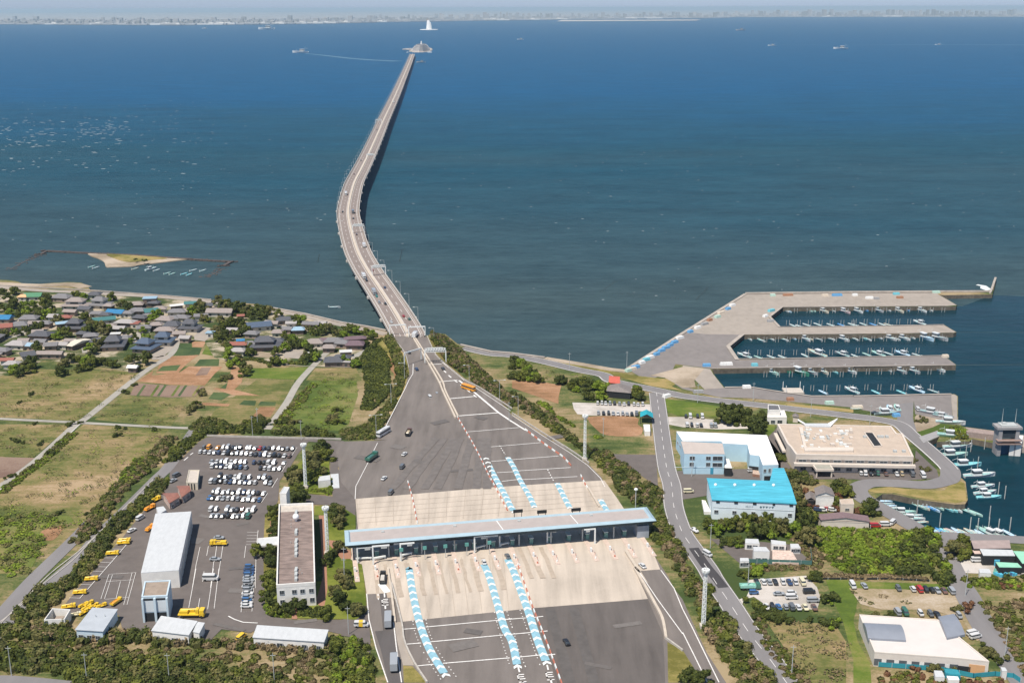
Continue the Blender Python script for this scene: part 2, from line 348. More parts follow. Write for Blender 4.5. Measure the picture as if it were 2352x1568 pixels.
# right side
sheet('field', 'd1 0,1568 300,1568 d2 680,160 640,330 640,420 300,300 0,200', G_SOIL, F)
sheet('sand_plot', 'd2 1050,640 1110,590 1700,600 1730,700 1800,760 1730,860 1300,850 1130,740', G_SOIL, F*2, sm=3)
sheet('gravel_lot', 'd2 830,400 1900,425 1950,520 1740,520 1730,590 1100,580 900,560 850,490', G_GRAVEL, F*2)
sheet('grass_plot', 'e2 0,375 540,460 530,600 -60,580 d2 2150,540 2080,350', G_BRIGHT, F*2)
sheet('gravel_lot', 'd2 2150,600 e2 0,600 500,640 880,690 900,760 500,770 0,740 d2 2150,700', G_GRAVEL, F*2)
sheet('grass_plot', 'e2 1130,660 1260,665 1270,840 1210,880 1140,800', G_BRIGHT, F*2)
sheet('grass_strip', 'd1 480,1290 900,1345 1350,1430 1700,1500 2350,1568 d2 2200,180 2350,240 e2 560,340 1000,385 2000,460 2350,500 f2 0,500 0,540 e2 1700,480 1000,420 540,355 0,240 d2 1900,170 1400,30 d1 1050,1420 500,1320', G_VERGE, F*3)
sheet('gravel_lot', 'd2 1350,1110 1990,1120 2010,1568 d3 2050,180 1850,60 d2 1700,1350', A_YARD, F*2)
sheet('gravel_lot', 'e4 900,150 1700,90 1850,250 1900,400 1850,560 1180,520 980,380 840,420 800,560 740,430 880,380 920,280', G_GRAVEL, F*2)
sheet('dry_field', 'e4 1150,720 1800,740 2100,760 2250,1000 2250,1700 1750,1700 1450,1150', G_FIELD, F*2)
sheet('meadow', 'e4 1960,130 2350,150 f4 60,350 40,560 0,700 60,1000 230,1290 f4 250,1568 0,1568 e4 2350,1250 2200,700 2080,450', G_BRIGHT, F*2)
sheet('rough_lot', 'f4 -60,260 500,260 1400,300 1500,400 1640,560 1800,960 1700,990 1500,700 1100,560 400,560 100,480', G_ROUGH, F*2)
sheet('meadow', 'f4 -100,170 1400,210 1450,330 700,280 -100,260', G_BRIGHT, F*3)
sheet('service_yard_lot', 'e3 380,880 860,900 1500,960 1780,1200 1700,1240 800,1230 600,1060', A_YARD, F*2)
sheet('factory_yard', 'e2 -300,1350 1300,1300 1100,1560 e3 0,340 -150,0', A_YARD, F*2)
sheet('hospital_yard', 'e2 1170,880 1350,700 1350,1568 e3 1500,60 2350,60 f3 400,90 1000,60 f2 1180,1440 1150,1330 860,1060 830,1300 0,1300 e2 1500,1300', A_YARD, F*2)
sheet('gravel_lot', 'f3 1380,1180 1700,1120 2350,1130 2700,1150 2700,1400 1550,1350 1480,1350', G_GRAVEL, F*2)
sheet('sand_plot', 'f2 850,600 950,570 1250,620 1180,700 1100,740 880,800', G_SAND, F*2, sm=3)
sheet('grass_plot', 'f2 890,890 880,810 1100,740 1200,690 1520,740 1560,850 1450,890 1180,870', G_GREEN, F*3)
sheet('grass_plot', 'f3 140,200 500,165 880,210 1250,215 1400,60 1530,110 1560,360 1400,390 880,310 560,245 300,250', G_VERGE, F*2)
sheet('spoil_plot', 'd1 1900,1500 e1 0,1380 300,1400 e2 160,100 180,190 0,200 d2 2100,60', G_SAND, F*4)

# ---------------- quays ----------------
Q1 = 'd1 1590,1410 2350,920 e1 862,380 1120,376 2350,362 f1 1140,355 1185,392 1425,530 1270,543 0,549 e1 2350,549 1370,556 1195,692 1335,837 2350,826 f1 0,826 1248,806 1415,900 1375,910 0,927 e1 2350,927 825,937 330,930 -200,1130'
sheet('quay', Q1, A_QUAY, .03)
sheet('quay', 'd1 1590,1410 d1 2200,1020 e1 0,900 330,930 825,937 625,1100 750,1285 2350,1258 f1 0,1250 1255,1232 1405,1345 1405,1356 0,1374 e1 2350,1380 1060,1394 400,1405 -100,1340 d1 2200,1450 1850,1568', A_QUAYD, .03)
sheet('boat_ramp', 'e1 0,1360 380,1410 e2 420,10 570,200 300,220 140,60 0,0', A_QUAY, .045)
sheet('quay_road', 'e2 -120,140 200,230 570,200 930,195 1400,270 1780,322 2350,318 f2 0,322 1350,292 1350,380 830,385 820,600 640,600 0,480 e2 2350,470 1600,400 900,340 500,330 0,215', A_QUAYD, .05)
sheet('quay_edge', 'f2 1350,292 1385,290 1430,315 1432,650 1375,650 1350,380', A_QUAY, .06)
sheet('quay_yard', 'f2 835,385 1350,380 1370,640 1240,640 850,560', A_QUAYD, .045)
for s, w in (('e1 825,937 625,1100 750,1285', 2.2), ('e1 1370,556 1195,692 1335,837', 1.6), ('d1 1590,1410 2350,920 e1 862,380 1120,376 2350,362 f1 1140,355', 2.0), ('e1 760,1275 2350,1255 f1 0,1248 1255,1230', .9), ('e1 400,1405 1060,1396 2350,1382 f1 0,1378 1400,1358', .9),
             ('e1 1345,835 2350,824 f1 0,824 1248,804', .9), ('e1 830,937 2350,928 f1 0,927 1375,910', .9), ('e1 1370,560 2350,552 f1 0,550 1270,543', .9), ('e2 580,198 930,193 1400,268 1780,319 2350,314 f2 0,318 1350,290', 1.2)):
    m = MB(); P = [p for p in W(s)]; m.ribbon(P, w, .42); n = len(P)
    m.ribbon([p-Vector((0, 0, .4)) for p in P], w, .42)
    struct('quay_kerb', m, M_WALLC)
# mole parapet (raised wall on the outer side)
m = MB()
for s in ('e1 862,378 1120,374 2350,360 f1 1140,352 1880,350', 'f1 1882,372 1900,335 1958,165'):
    P = W(s)
    for a, b in zip(P, P[1:]):
        c = (a+b)/2; m.box(c.x, c.y, ZL, (b-a).length, 1.6, 1.2, math.atan2((b-a).y, (b-a).x))
struct('mole_parapet', m, M_WALLC)

# ---------------- plaza, roads ----------------
# paved approach from the toll plaza up to the bridge
def zramp(v):                                    # the pavement climbs towards the bridge
    return ZL+.1+max(0, min(1, (960-v)/190))**1.2*6.4
PL = pts('c1 640,930 700,1000 780,1120 870,1200 915,1340 940,1480 c2 925,0 c2 880,190 780,400 700,540 600,720 510,870 420,940')
PR = pts('c1 1165,960 1230,1050 1290,1190 1400,1310 1560,1440 1700,1560 c2 1720,60 c2 2000,260 2200,400 d2 0,575 200,700 400,830 640,985')
def resamp(P, v): # the x at image row v
    for a, b in zip(P, P[1:]):
        if min(a[1], b[1]) <= v <= max(a[1], b[1]) and a[1] != b[1]:
            return a[0]+(b[0]-a[0])*(v-a[1])/(b[1]-a[1])
    return P[0][0] if v < P[0][1] else P[-1][0]
vs = np.linspace(772, 1010, 26); L = []; Rr = []
for v in vs:
    z = zramp(v)
    L.append(at((resamp(PL, v), v), z)); Rr.append(at((resamp(PR, v), v), z))
m = MB(); nseg = 8; rows = [[L[i].lerp(Rr[i], k/nseg) for k in range(nseg+1)] for i in range(len(vs))]
for i in range(len(vs)-1): m.strip(rows[i+1], rows[i])
m.f = [tuple(reversed(f)) for f in m.f] if (Vector(m.v[m.f[0][1]])-Vector(m.v[m.f[0][0]])).cross(Vector(m.v[m.f[0][2]])-Vector(m.v[m.f[0][0]])).z < 0 else m.f
struct('ramp_pavement', m, A_PLAZA)
for nm, E, sg in (('embankment', L, -1), ('embankment', Rr, 1)):
    m = MB(); O = [Vector((p.x+sg*(p.z-ZL)*1.6, p.y, ZL-.1)) for p in E]
    m.strip(E, O) if sg > 0 else m.strip(O, E)
    struct(nm, m, G_VERGE)
RZ = ZL+.1
sheet('plaza_pavement', 'c2 420,930 D 900,1010 D 1260,1010 d2 640,960 800,1080 1050,1250 1230,1430 1300,1568 d3 1450,330 1800,850 1950,1100 2150,1400 2230,1568 d4 2350,420 e4 130,720 330,1150 600,1568 900,2300 c4 900,2300 640,1568 450,1000 370,720 350,350 c3 285,1235 130,1170 210,700 195,335 c2 0,1500 -100,940', A_PLAZA, .1)
YARD = """b2 2380,930 2040,915 1870,905 700,870 500,880 380,950 100,1230 a2 2340,1330 a3 2330,140 2000,480 1800,720 1700,850 1480,1100 a4 1150,180 900,480 980,640 1500,560 1640,640 1700,900 b4 520,1010 700,830 1100,880 1180,830 2180,860 2350,900
 c4 0,915 150,940 300,1050 400,1200 400,900 350,500 200,640 c4 0,700 b4 2350,700 1700,700 1400,660 1300,560 1290,200 b3 1310,1130 1200,1130 1370,900 1370,640 1480,350 b2 1500,1480 1640,1300 1760,1100 1900,940 2180,960 2200,1200 b2 2190,1380 b3 2230,50 2230,300 1840,260 1840,400 2230,420 c3 0,500 190,600 210,330 c2 60,1500 -50,1300 100,1000"""
sheet('service_yard', YARD, A_YARD, .07)
sheet('office_lawn', 'b3 1300,560 1480,380 1490,1500 1280,1500 1280,900', G_VERGE, .09)
sheet('office_forecourt', 'b4 1290,180 1440,180 2120,170 2120,690 1400,660 1310,600', G_LAWN, .09)
sheet('garden_lawn', 'b2 1640,1360 1800,1200 2180,1200 2190,1380 b3 2200,280 1850,260 1840,380 1600,360', G_LAWN, .11)
sheet('garden_lawn', 'b3 1980,430 2350,440 c3 190,560 200,900 60,1000 140,1170 290,1250 c4 340,420 330,600 200,700 0,690 b4 2350,690 2120,690 2110,0 b3 2080,560 1980,560', G_LAWN, .09)
sheet('brick_path', 'b3 2040,560 2120,560 2160,1568 b4 2120,500 2060,520 2000,450 b3 2100,1400 2070,900', mat('brick_paving', (.33, .17, .11), .85, .15, 2.0), .11)
sheet('brick_path', 'b4 1670,470 1740,480 1745,690 1670,690', MC['brick_paving'], .11)
sheet('brick_path', 'c3 0,990 130,1050 140,1160 0,1160 b3 2180,960 2180,900 2350,920', MC['brick_paving'], .12)
sheet('brick_path', 'b3 1370,600 1430,600 1410,850 1370,850', MC['brick_paving'], .11)
CONC = 'c3 195,335 2090,175 d3 540,122 1270,80 1450,330 1600,560 1800,850 1960,1110 2040,1305 1770,1325 1880,1500 d4 1680,0 1870,415 310,540 c4 2350,572 820,730 740,420 640,335 350,350 c3 285,1235 130,1170 230,740'
sheet('concrete_apron', CONC, A_CONC, .13)
sheet('dark_lane', 'c4 520,345 640,335 700,700 740,1050 c4 860,1568 800,1700 680,1700 540,1100 460,860 575,850 540,500', A_DARK, .14)
sheet('dark_pavement', 'd4 310,540 1870,415 2080,900 2110,1568 700,1800 330,700', road_mat('plaza_asphalt_b', (.118, .104, .096), rot=-.15), .12)
sheet('verge', 'd4 2140,1010 2350,1120 e4 170,1390 260,1568 d4 2150,1568', G_VERGE, .14)
sheet('verge', 'c4 850,1330 980,1340 1180,1568 860,1568', G_VERGE, .14)
sheet('concrete_median', 'c4 730,740 820,730 860,1000 950,1200 1000,1330 850,1330 770,1000', A_QUAY, .15)
# farm tracks and village lanes
def road(name, s, w, mt, dz=.05, z=ZL, n=5):
    m = MB(); m.ribbon(smooth(W(s, z), n), w, dz); return struct(name, m, mt)
road('farm_track', 'a2 -500,1900 0,1560 500,1200 1060,690 1180,620 1960,0 b1 0,1210 100,1000 200,880', 3.6, A_TRACK)
road('farm_track', 'a2 -600,590 0,625 1100,680 2350,745 b2 350,755', 2.6, A_TRACK, .06)
road('farm_track', 'b1 2230,1130 2100,1230 1780,1568 b2 1600,400 1400,680 1330,770', 3.4, A_TRACK)
road('field_edge_wall', 'b1 1340,1350 1900,1375 c1 0,1388 190,1390', .5, A_TRACK, .3)
road('lane', 'a2 2700,750 2350,1250 a3 2150,60 1700,510 1370,820 1100,1140 a4 700,190 300,560 0,860 -500,1300', 5, A_ROAD, .06)
road('lane', 'b2 150,760 a2 2500,760', 7, A_ROAD, .07)
road('lane', 'a3 1420,470 1050,860 a4 600,0 400,200 0,640 -400,1000', 5, A_ROAD, .07)
road('lane', 'a4 -300,1560 0,1535 400,1560 1000,1620', 5, A_ROAD, .06)
for s in ('a3 2180,60 1740,490 1320,850 1000,1180 a4 560,240 200,580 -100,800', 'a3 2120,60 1600,570 1150,1000 a4 700,60 380,380 0,760'):
    road('kerb', s, .35, M_KERB, .22)
road('lane', 'a1 -200,1020 0,990 250,950 340,880 480,780', 4, A_TRACK, .06)
road('lane', 'b1 -20,1240 a1 2150,1250 2300,1120 b1 60,960 80,800', 7, A_QUAY, .06)
road('lane', 'a1 1170,1190 1160,1050 1280,900', 2.5, A_TRACK, .06)
road('lane', 'a1 2060,760 1900,950 1880,1060', 4, A_TRACK, .06)
road('lane', 'b1 1480,780 1620,880 1650,1010 2100,1130 2280,1050', 4.5, A_TRACK, .06)
sheet('yard', 'b1 440,830 600,850 590,930 470,1030 330,1010 320,960', A_QUAY, .06)
sheet('yard', 'b1 1640,1140 1820,1150 1840,1190 1760,1270 1560,1250 1560,1200', A_QUAY, .06)
sheet('yard', 'b1 1100,1100 1180,1100 1250,1170 1440,1200 1430,1260 1110,1240', G_SAND, .06)
sheet('yard', 'c1 130,1230 320,1140 310,1180 240,1240 150,1270', A_TRACK, .06)
# coastal road and sea wall
road('beach', 'a1 -400,215 500,262 950,240 1180,290', 9, G_SAND, .05)
road('coast_road', 'a1 -500,270 0,285 500,325 900,345 1370,372 2000,405 b1 0,428 560,485 1350,590 1850,680 2350,800 c1 330,870 620,930', 6, A_QUAY, .07)
road('coast_road', 'c1 1680,1115 2050,1200 d1 0,1225 450,1312 900,1420 1250,1490 d2 1400,112 1900,215 2200,280 e2 0,312 600,388 1150,448 1800,525 2350,592 f2 300,630 620,700 800,850 1050,1060 1250,1240 1330,1330 1330,1440 f3 1250,90 1000,140 600,120 250,115 90,165 60,230 150,330 400,470 700,640 1050,840 1180,910 1230,1040 1330,1250 1450,1480 f4 1560,350 1720,650 1900,950 2130,1250 2350,1568 2700,2000', 7.5, A_ROAD, .08, n=8)
road('quay_lane', 'f3 1050,830 1500,850 2350,900 2900,930', 6, A_ROAD, .07)
sheet('quay_junction', 'f2 640,420 830,400 820,620 900,900 700,700 600,640', A_ROAD, .09)
for s, w in (('a1 -400,245 600,300 1190,330 b1 0,415 560,465', 1.0), ('b1 1350,568 1850,660 2350,778 c1 330,830 620,890', 1.6), ('c1 1640,1085 2050,1178 d1 0,1203 450,1262', 1.6), ('d1 450,1262 900,1335 1350,1415 1570,1440', 5)):
    m = MB(); P = W(s); m.ribbon(P, w, .9 if w < 4 else .06)
    if w < 4:
        for a, b in zip(P, P[1:]):
            c = (a+b)/2; m.box(c.x, c.y, ZL, (b-a).length, w*.98, .88, math.atan2((b-a).y, (b-a).x))
    struct('seawall' if w < 4 else 'beach', m, M_WALLC if w < 4 else G_SAND)
LR = 'd2 1990,270 2020,500 2070,900 2130,1300 d3 2200,150 2230,450 2330,760 e3 60,900 320,1260 e4 430,150 640,460 900,860 1190,1230 1430,1568 1700,1950'
road('local_road', LR, 7.2, A_ROAD, .1)
road('road_patch', 'e3 150,1010 300,1230 440,1400 e4 560,260', 3.4, A_PATCH, .12)
def dashes(s, w, on, off, dz, name='road_marking', mt=None, side=0, n=6):
    P = smooth(W(s), n); m = MB(); acc = 0; cur = []
    for a, b in zip(P, P[1:]):
        L = (b-a).length; k = max(1, int(L/.5)); d = (b-a)/k; st = L/k
        for j in range(k):
            if acc % (on+off) < on: cur.append(a+d*j)
            elif len(cur) > 1: m.ribbon(cur, w, dz, side); cur = []
            else: cur = []
            acc += st
    if len(cur) > 1: m.ribbon(cur, w, dz, side)
    return struct(name, m, mt or M_LINE)
dashes(LR, .16, 6, 6, .13)
for o in (-3.3, 3.3): dashes(LR, .14, 999, 0, .13, side=o)
CR = 'c1 1680,1115 2050,1200 d1 0,1225 450,1312 900,1420 1250,1490 d2 1400,112 1900,215 2200,280 e2 0,312 600,388 1150,448 1800,525 2350,592 f2 300,630 620,700 800,850 1050,1060 1250,1240 1330,1330'
dashes(CR, .35, 999, 0, .12, side=-3.3); dashes(CR, .2, 999, 0, .12, side=3.3)
dashes('a2 -500,1900 0,1560 500,1200 1060,690', .3, 999, 0, .09, side=-1.7)
# ---- plaza markings ----
MZ = .19
def line(s, w=.45, dz=MZ, z=None, mt=None, name='road_marking'):
    P = W(s); m = MB(); m.ribbon(P, w, dz); return struct(name, m, mt or M_LINE)
def zline(s, w, dz=.12, mt=None):
    P = [at(p, zramp(p[1])) for p in pts(s)]; m = MB(); m.ribbon(P, w, dz); return struct('road_marking', m, mt or M_LINE)
zline('c1 1210,1350 1380,1345', .8); zline('c2 1360,118 1600,97', .9); zline('c2 1490,352 1840,320', .9); zline('c2 1620,588 2165,545', .9)
for s in ('c2 1740,810 d2 100,750', 'c2 1840,1035 d2 400,958', 'c2 2050,1217 2250,1203 d2 100,1185 640,1142', 'c2 2140,1372 2350,1360 d2 120,1345 810,1300', 'c2 2210,1492 d2 40,1470 200,1465 900,1425',
          'c4 850,835 1030,822', 'c4 1160,805 2160,712 2350,690', 'd4 -70,700 190,680', 'd4 300,672 430,658', 'c4 900,1040 1100,1025', 'c4 1220,1010 2230,915', 'c4 2340,905 d4 270,880', 'd4 390,872 490,858', 'c4 1050,1340 1270,1318', 'c4 1400,1305 2320,1230', 'd4 90,1220 390,1190', 'd4 490,1190 595,1180'):
    line(s, .42)
def zdash(s, w, on, off, dz=.12, side=0):
    P0 = pts(s); P = smooth([at(p, zramp(p[1])) for p in P0], 6); m = MB(); acc = 0; cur = []
    for a, b in zip(P, P[1:]):
        L = (b-a).length; k = max(1, int(L/.5)); d = (b-a)/k
        for j in range(k):
            if acc % (on+off) < on: cur.append(a+d*j)
            else:
                if len(cur) > 1: m.ribbon(cur, w, dz, side)
                cur = []
            acc += L/k
    if len(cur) > 1: m.ribbon(cur, w, dz, side)
    struct('road_marking', m, M_LINE)
zdash('c1 1410,1430 1500,1520 c2 1640,160 1900,360', .7, 5, 4)
zline('c2 1620,100 1850,280 2160,540 2350,670', 1.0)
zline('c1 1290,1210 1400,1330 1560,1460 1690,1568', .3); zline('c2 1850,200 2330,520', .3)
line('c2 2350,670 d2 190,790', .9)
line('d2 0,580 400,850 800,1100 1040,1270 1220,1450 1280,1568', .25)
zline('c1 990,1340 985,1480 930,1568 c2 870,230 620,720 500,880', .3); line('c2 500,960 350,1270 200,1560 c3 190,340', .25)
for s in ('c4 350,345 380,700 480,1100 640,1568', 'c4 720,740 760,1100 830,1568', 'd4 1720,0 2000,420 2350,900', 'd3 2050,1320 2230,1568 d4 2350,560 e4 130,810 500,1568', 'd4 2350,880 e4 150,1180 340,1568'):
    line(s, .3)
for s in ('c4 505,350 515,470', 'c2 1880,1010 1960,1150', 'c2 2180,1000 2260,1130', 'd2 490,1330 580,1500'): dashes(s, .35, 2.0, 1.0, MZ)
# blue lanes with white chevrons
M_BLUE = mat('blue_lane_paint', (.24, .43, .51), .6, .15, .6); M_CHEV = mat('chevron_paint', (.68, .70, .68), .6, .08, 1)
def chev(s, w, up=1, step=5.4, z0=MZ, thick=1.6, mt=None):
    w *= .87; P = smooth(W(s), 8); m = MB(); m.ribbon(P, w, z0); struct('blue_lane_marking', m, M_BLUE)
    m = MB(); acc = 0
    for a, b in zip(P, P[1:]):
        L = (b-a).length
        while acc < L:
            c = a.lerp(b, acc/L); d = (b-a).normalized()*up; n = Vector((-d.y, d.x, 0)); u = Vector((0, 0, z0+.05))
            h = w*K/2*.98; q = 1.35
            v = [c+n*h-d*q+u, c+u, c-n*h-d*q+u, c-n*h-d*q-d*thick+u, c-d*thick+u, c+n*h-d*q-d*thick+u]
            m.add(v, [(0, 5, 4, 1), (1, 4, 3, 2)] if (d.cross(n)).z > 0 else [(1, 4, 5, 0), (2, 3, 4, 1)]); acc += step
        acc -= L
    struct('chevron_marking', m, M_CHEV)
chev('c2 1985,1165 c3 2100,10 2240,260 2330,440 d3 20,500', 2.6, -1)
chev('c2 2290,1160 d2 20,1290 d3 90,40 150,150 240,300 310,455', 2.4, -1)
chev('d3 620,120 700,280 790,450', 2.4, -1); chev('d3 1215,345 1290,470 1350,560', 2.4, -1)
chev('c4 1415,1440 1320,1290 1210,1100 1110,850 1040,600 975,290 935,20 c3 930,1310', 2.6)
chev('d4 70,1320 0,1010 c4 2250,830 2160,530 c3 2040,1420 1960,1240', 2.6)
chev('d4 465,1270 350,980 240,640 140,360 30,60 d3 -30,1230 c3 2290,1170', 2.7)
line('c4 545,210 640,330', 2.2, MZ, mt=M_CHEV)
for s in ('c4 985,720 1010,860 1100,1090 1230,1320 1400,1568', 'c4 1165,700 1200,850 1290,1060 1440,1300 1590,1500', 'c4 2110,600 2170,850 2260,1150 2340,1400', 'c4 2280,590 2350,800 d4 20,860 90,1110 200,1390', 'd4 110,570 220,870 320,1150 400,1370'):
    dashes(s, .28, 1.1, 1.1, MZ)
# lane stains on the concrete
m = MB(); rs = random.Random(5)
for k in range(15):
    a = W1('c3 %d,%d' % (450+k*150, 1250-k*10)) if k < 12 else W1('d3 %d,%d' % (100+(k-12)*150, 1000))
    P = [a+Vector((rs.uniform(-.3, .3)+j*.9, -j*5.5, 0)) for j in range(6)]
    m.ribbon(P, rs.uniform(.9, 1.8), .143+k*.002)
struct('tyre_stain', m, mat('tyre_stain', (.405, .335, .265), .85, .1, .5))
m = MB()
for sx in (700, 900, 1150, 1330, 1600, 1850, 2000):
    a = W1('c2 %d,%d' % (1300+(sx-700)*.55, 900)); b = W1('c3 %d,%d' % (sx, 200)); P = [a.lerp(b, t/8)+Vector((rs.uniform(-.4, .4), 0, 0)) for t in range(9)]
    m.ribbon(P, 3.2, .112+sx*.00003)
struct('tyre_stain', m, mat('tyre_stain_dark', (.146, .130, .120), .9, .15, .3))
m = MB()
for x in (520, 850):
    P = [W1('d4 %d,%d' % (x+j*55*1.0, 545+j*200), ZL) for j in range(7)]
    m.ribbon(P, 3, .135)
struct('tyre_stain', m, mat('tyre_stain_lower', (.102, .092, .086), .9, .15, .3))
# repaired patches and sealed joints in the asphalt
rp = random.Random(31)
for k, s_ in enumerate(('b2 900,960', 'b3 400,560', 'b3 900,700', 'b3 800,1300', 'b4 800,300', 'b4 600,760', 'a4 1300,100', 'b3 250,900', 'c2 1000,1200', 'c2 1250,700', 'c2 700,1000', 'c2 200,1150', 'c2 1500,1350', 'd4 1400,800', 'd4 1000,1300', 'c4 1700,850', 'c4 1500,1100', 'd2 500,900', 'c2 1850,600', 'b4 1700,745')):
    p = W1(s_); m = MB(); m.ribbon([p, p+Vector((rp.uniform(3, 12), rp.uniform(-6, 6), 0))], rp.uniform(1.5, 4.5), .135 if s_[0] in 'cd' else .085); struct('road_patch', m, mat('patch_%d' % (k % 3), ((.115, .104, .098), (.155, .14, .13), (.128, .115, .107))[k % 3], .9, .12, .6))
m = MB()
for k in range(9):
    a, b = W1('c3 %d,%d' % (210+k*250, 335-k*20)), W1('c3 %d,%d' % (240+k*240, 720-k*18)); m.ribbon([a, b], .12, .146)
    a, b = W1('c3 %d,%d' % (700+k*190, 1210-k*14)), W1('c4 %d,%d' % (830+k*185, 720-k*17)); m.ribbon([a, b], .12, .146)
for k in range(5):
    a, b = W1('c3 %d,%d' % (205+k*5, 410+k*65)), W1('d3 %d,%d' % (1300+k*35, 150+k*65)); m.ribbon([a, b], .12, .148)
struct('concrete_joints', m, mat('joint_sealant', (.395, .335, .275), .9, .1, 1))
# painted letters on the carriageway, stretched along the lane
def letters(txt, s, hx=1.24, hy=3.2, gap=4.45):
    P = W(s); d = (P[1]-P[0]).normalized(); n = Vector((d.y, -d.x, 0)); m = MB()
    G = {'E': [(-.5, 0, .22, 1), (0, 0, 1, .18), (0, .41, .8, .18), (0, .82, 1, .18)], 'T': [(0, .82, 1, .18), (0, 0, .24, 1)], 'I': [(0, 0, .22, 1)], 'C': [(-.5, 0, .22, 1), (0, 0, 1, .18), (0, .82, 1, .18)]}
    for i, ch in enumerate(txt):
        o = P[0]-d*gap*i*1.0
        for cx, y, w, h in G[ch]:
            x0 = (cx if cx == 0 else -.5+w/2)*hx*2 if cx else 0
            c = o+n*(x0)+d*(y*hy); wv = n*w*hx; u = Vector((0, 0, MZ+.02))
            m.add([c-wv+u, c+wv+u, c+wv+d*h*hy+u, c-wv+d*h*hy+u], [(0, 1, 2, 3)])
    struct('lane_lettering', m, M_LINE)
letters('IET', 'c4 597,400 592,330'); letters('IETC', 'd4 500,1400 480,1320'); letters('IETC', 'd4 105,1430 80,1350')
# yard lines
for s in ('b3 405,1000 350,1250 300,1560', 'b4 350,0 250,540', 'b3 520,990 497,1120', 'b3 635,985 605,1200', 'b3 722,970 640,1500', 'b4 665,0 600,550', 'b4 570,170 510,560', 'b4 460,40 440,180', 'b4 402,410 380,540', 'b3 595,1200 550,1560', 'b4 590,0 580,70'):
    line(s, .16, .12)
line('b4 795,655 880,700 1000,740 1200,750', .4, .12)
line('b4 1165,0 1120,590 970,600 1030,0', .15, .12); line('b3 1205,770 1180,1000 1165,1568', .15, .12); line('b3 1035,985 1015,1150', .15, .12)
for k in range(5): line('b3 %d,%d %d,%d' % (1055-k*4, 800+k*42, 1205-k*4, 800+k*42), .15, .12)
line('a3 1740,970 1560,1180 1340,1430 a4 1300,180 1100,410', .2, .12)
for k in range(13):
    t = k/12; x0 = 1740+(1100-1740)*t; y0 = 970+(1705-970)*t
    line('a3 %d,%d %d,%d' % (x0, y0, x0-145, y0-5), .15, .12)
line('a4 1500,85 1390,420', .13, .12); line('a4 1550,85 1440,420', .13, .12); line('a4 1820,60 1705,500 1750,500 1870,60', .13, .12); line('a4 1500,80 1880,55', .13, .12); line('a4 1470,180 1830,155', .13, .12); line('a4 1660,180 1600,410', .13, .12); line('a4 1450,425 1780,395', .13, .12)
line('b2 1740,1025 1650,1165', .15, .12); line('b2 1600,1240 1530,1360', .2, .12); line('b2 1475,1450 1395,1580', .2, .12)
line('b3 1335,260 1250,390', .2, .12); line('b2 310,1100 270,1130', .5, .12); line('b2 240,1160 185,1205', .5, .12)
# ---------------- shared paints and walls ----------------
M_WHITE = mat('white_wall', (.72, .70, .66), .75, .07, .5)
M_ROOFW = mat('white_metal_roof', (.53, .545, .55), .5, .07, .35, sx=3)
M_BGREY = mat('blue_grey_wall', (.50, .60, .66), .7, .06, .5)
M_GREYR = mat('grey_metal_roof', (.42, .45, .48), .45, .06, .3)
M_GLASS = mat('dark_window', (.045, .055, .065), .15, 0, spec=.6)
M_FRAME = mat('window_frame', (.45, .46, .46), .5, 0)
M_DARK = mat('dark_opening', (.02, .022, .025), .8, 0)
M_STEELW = mat('white_steel', (.72, .74, .72), .5, .05, 1)
M_GALV = mat('galvanised_steel', (.45, .47, .46), .5, .08, 1)
M_RED = mat('red_paint', (.50, .17, .11), .5, .1, 2)
M_BROWNROOF = mat('stained_roof', (.215, .165, .145), .9, .35, .45, sx=.5, sy=1.6)
M_CONCB = mat('pale_concrete', (.50, .45, .39), .85, .1, .5)
def outline(P, d):
    """ inset a polygon by d (convex or mildly concave, counter-clockwise or not) """
    A = sum(P[i].x*P[(i+1) % len(P)].y-P[(i+1) % len(P)].x*P[i].y for i in range(len(P))); sg = 1 if A > 0 else -1
    out = []; n = len(P)
    for i in range(n):
        a, b, c = P[i-1], P[i], P[(i+1) % n]; u = (b-a).normalized(); v = (c-b).normalized()
        n1 = Vector((-u.y, u.x, 0))*sg; n2 = Vector((-v.y, v.x, 0))*sg
        k = n1+n2; k = k/max(.2, k.dot(n1)); out.append(b+k*d)
    return out
def centre(P):
    c = Vector((0, 0, 0))
    for p in P: c += p
    return c/len(P)
def facade(parent, A, B, wins, mt=None, name='window', proud=.08, frame=True, depth=.12):
    """ wins: (centre fraction along A-B, z, width, height) """
    d = (B-A); L = d.length; d = d/L; n = Vector((d.y, -d.x, 0))
    rz = math.atan2(d.y, d.x); out = []
    for f, z, w, h in wins:
        p = A+d*(L*f)+n*proud; m = MB(); m.box(p.x, p.y, z, w, depth, h, rz)
        o = m.build(name, mt or M_GLASS, parent); out.append(o)
        if frame and name == 'window':
            m = MB()
            for xx, zz, ww, hh in ((0, -.12, w+.24, .12), (0, h, w+.24, .12), (-w/2-.06, 0, .12, h), (w/2+.06, 0, .12, h), (0, 0, .08, h)):
                q = p+d*xx+n*.03; m.box(q.x, q.y, z+zz, ww, depth+.06, hh, rz)
            m.build('frame', M_FRAME, o)
    return out
def local(root, P): return [p-root.location for p in P]
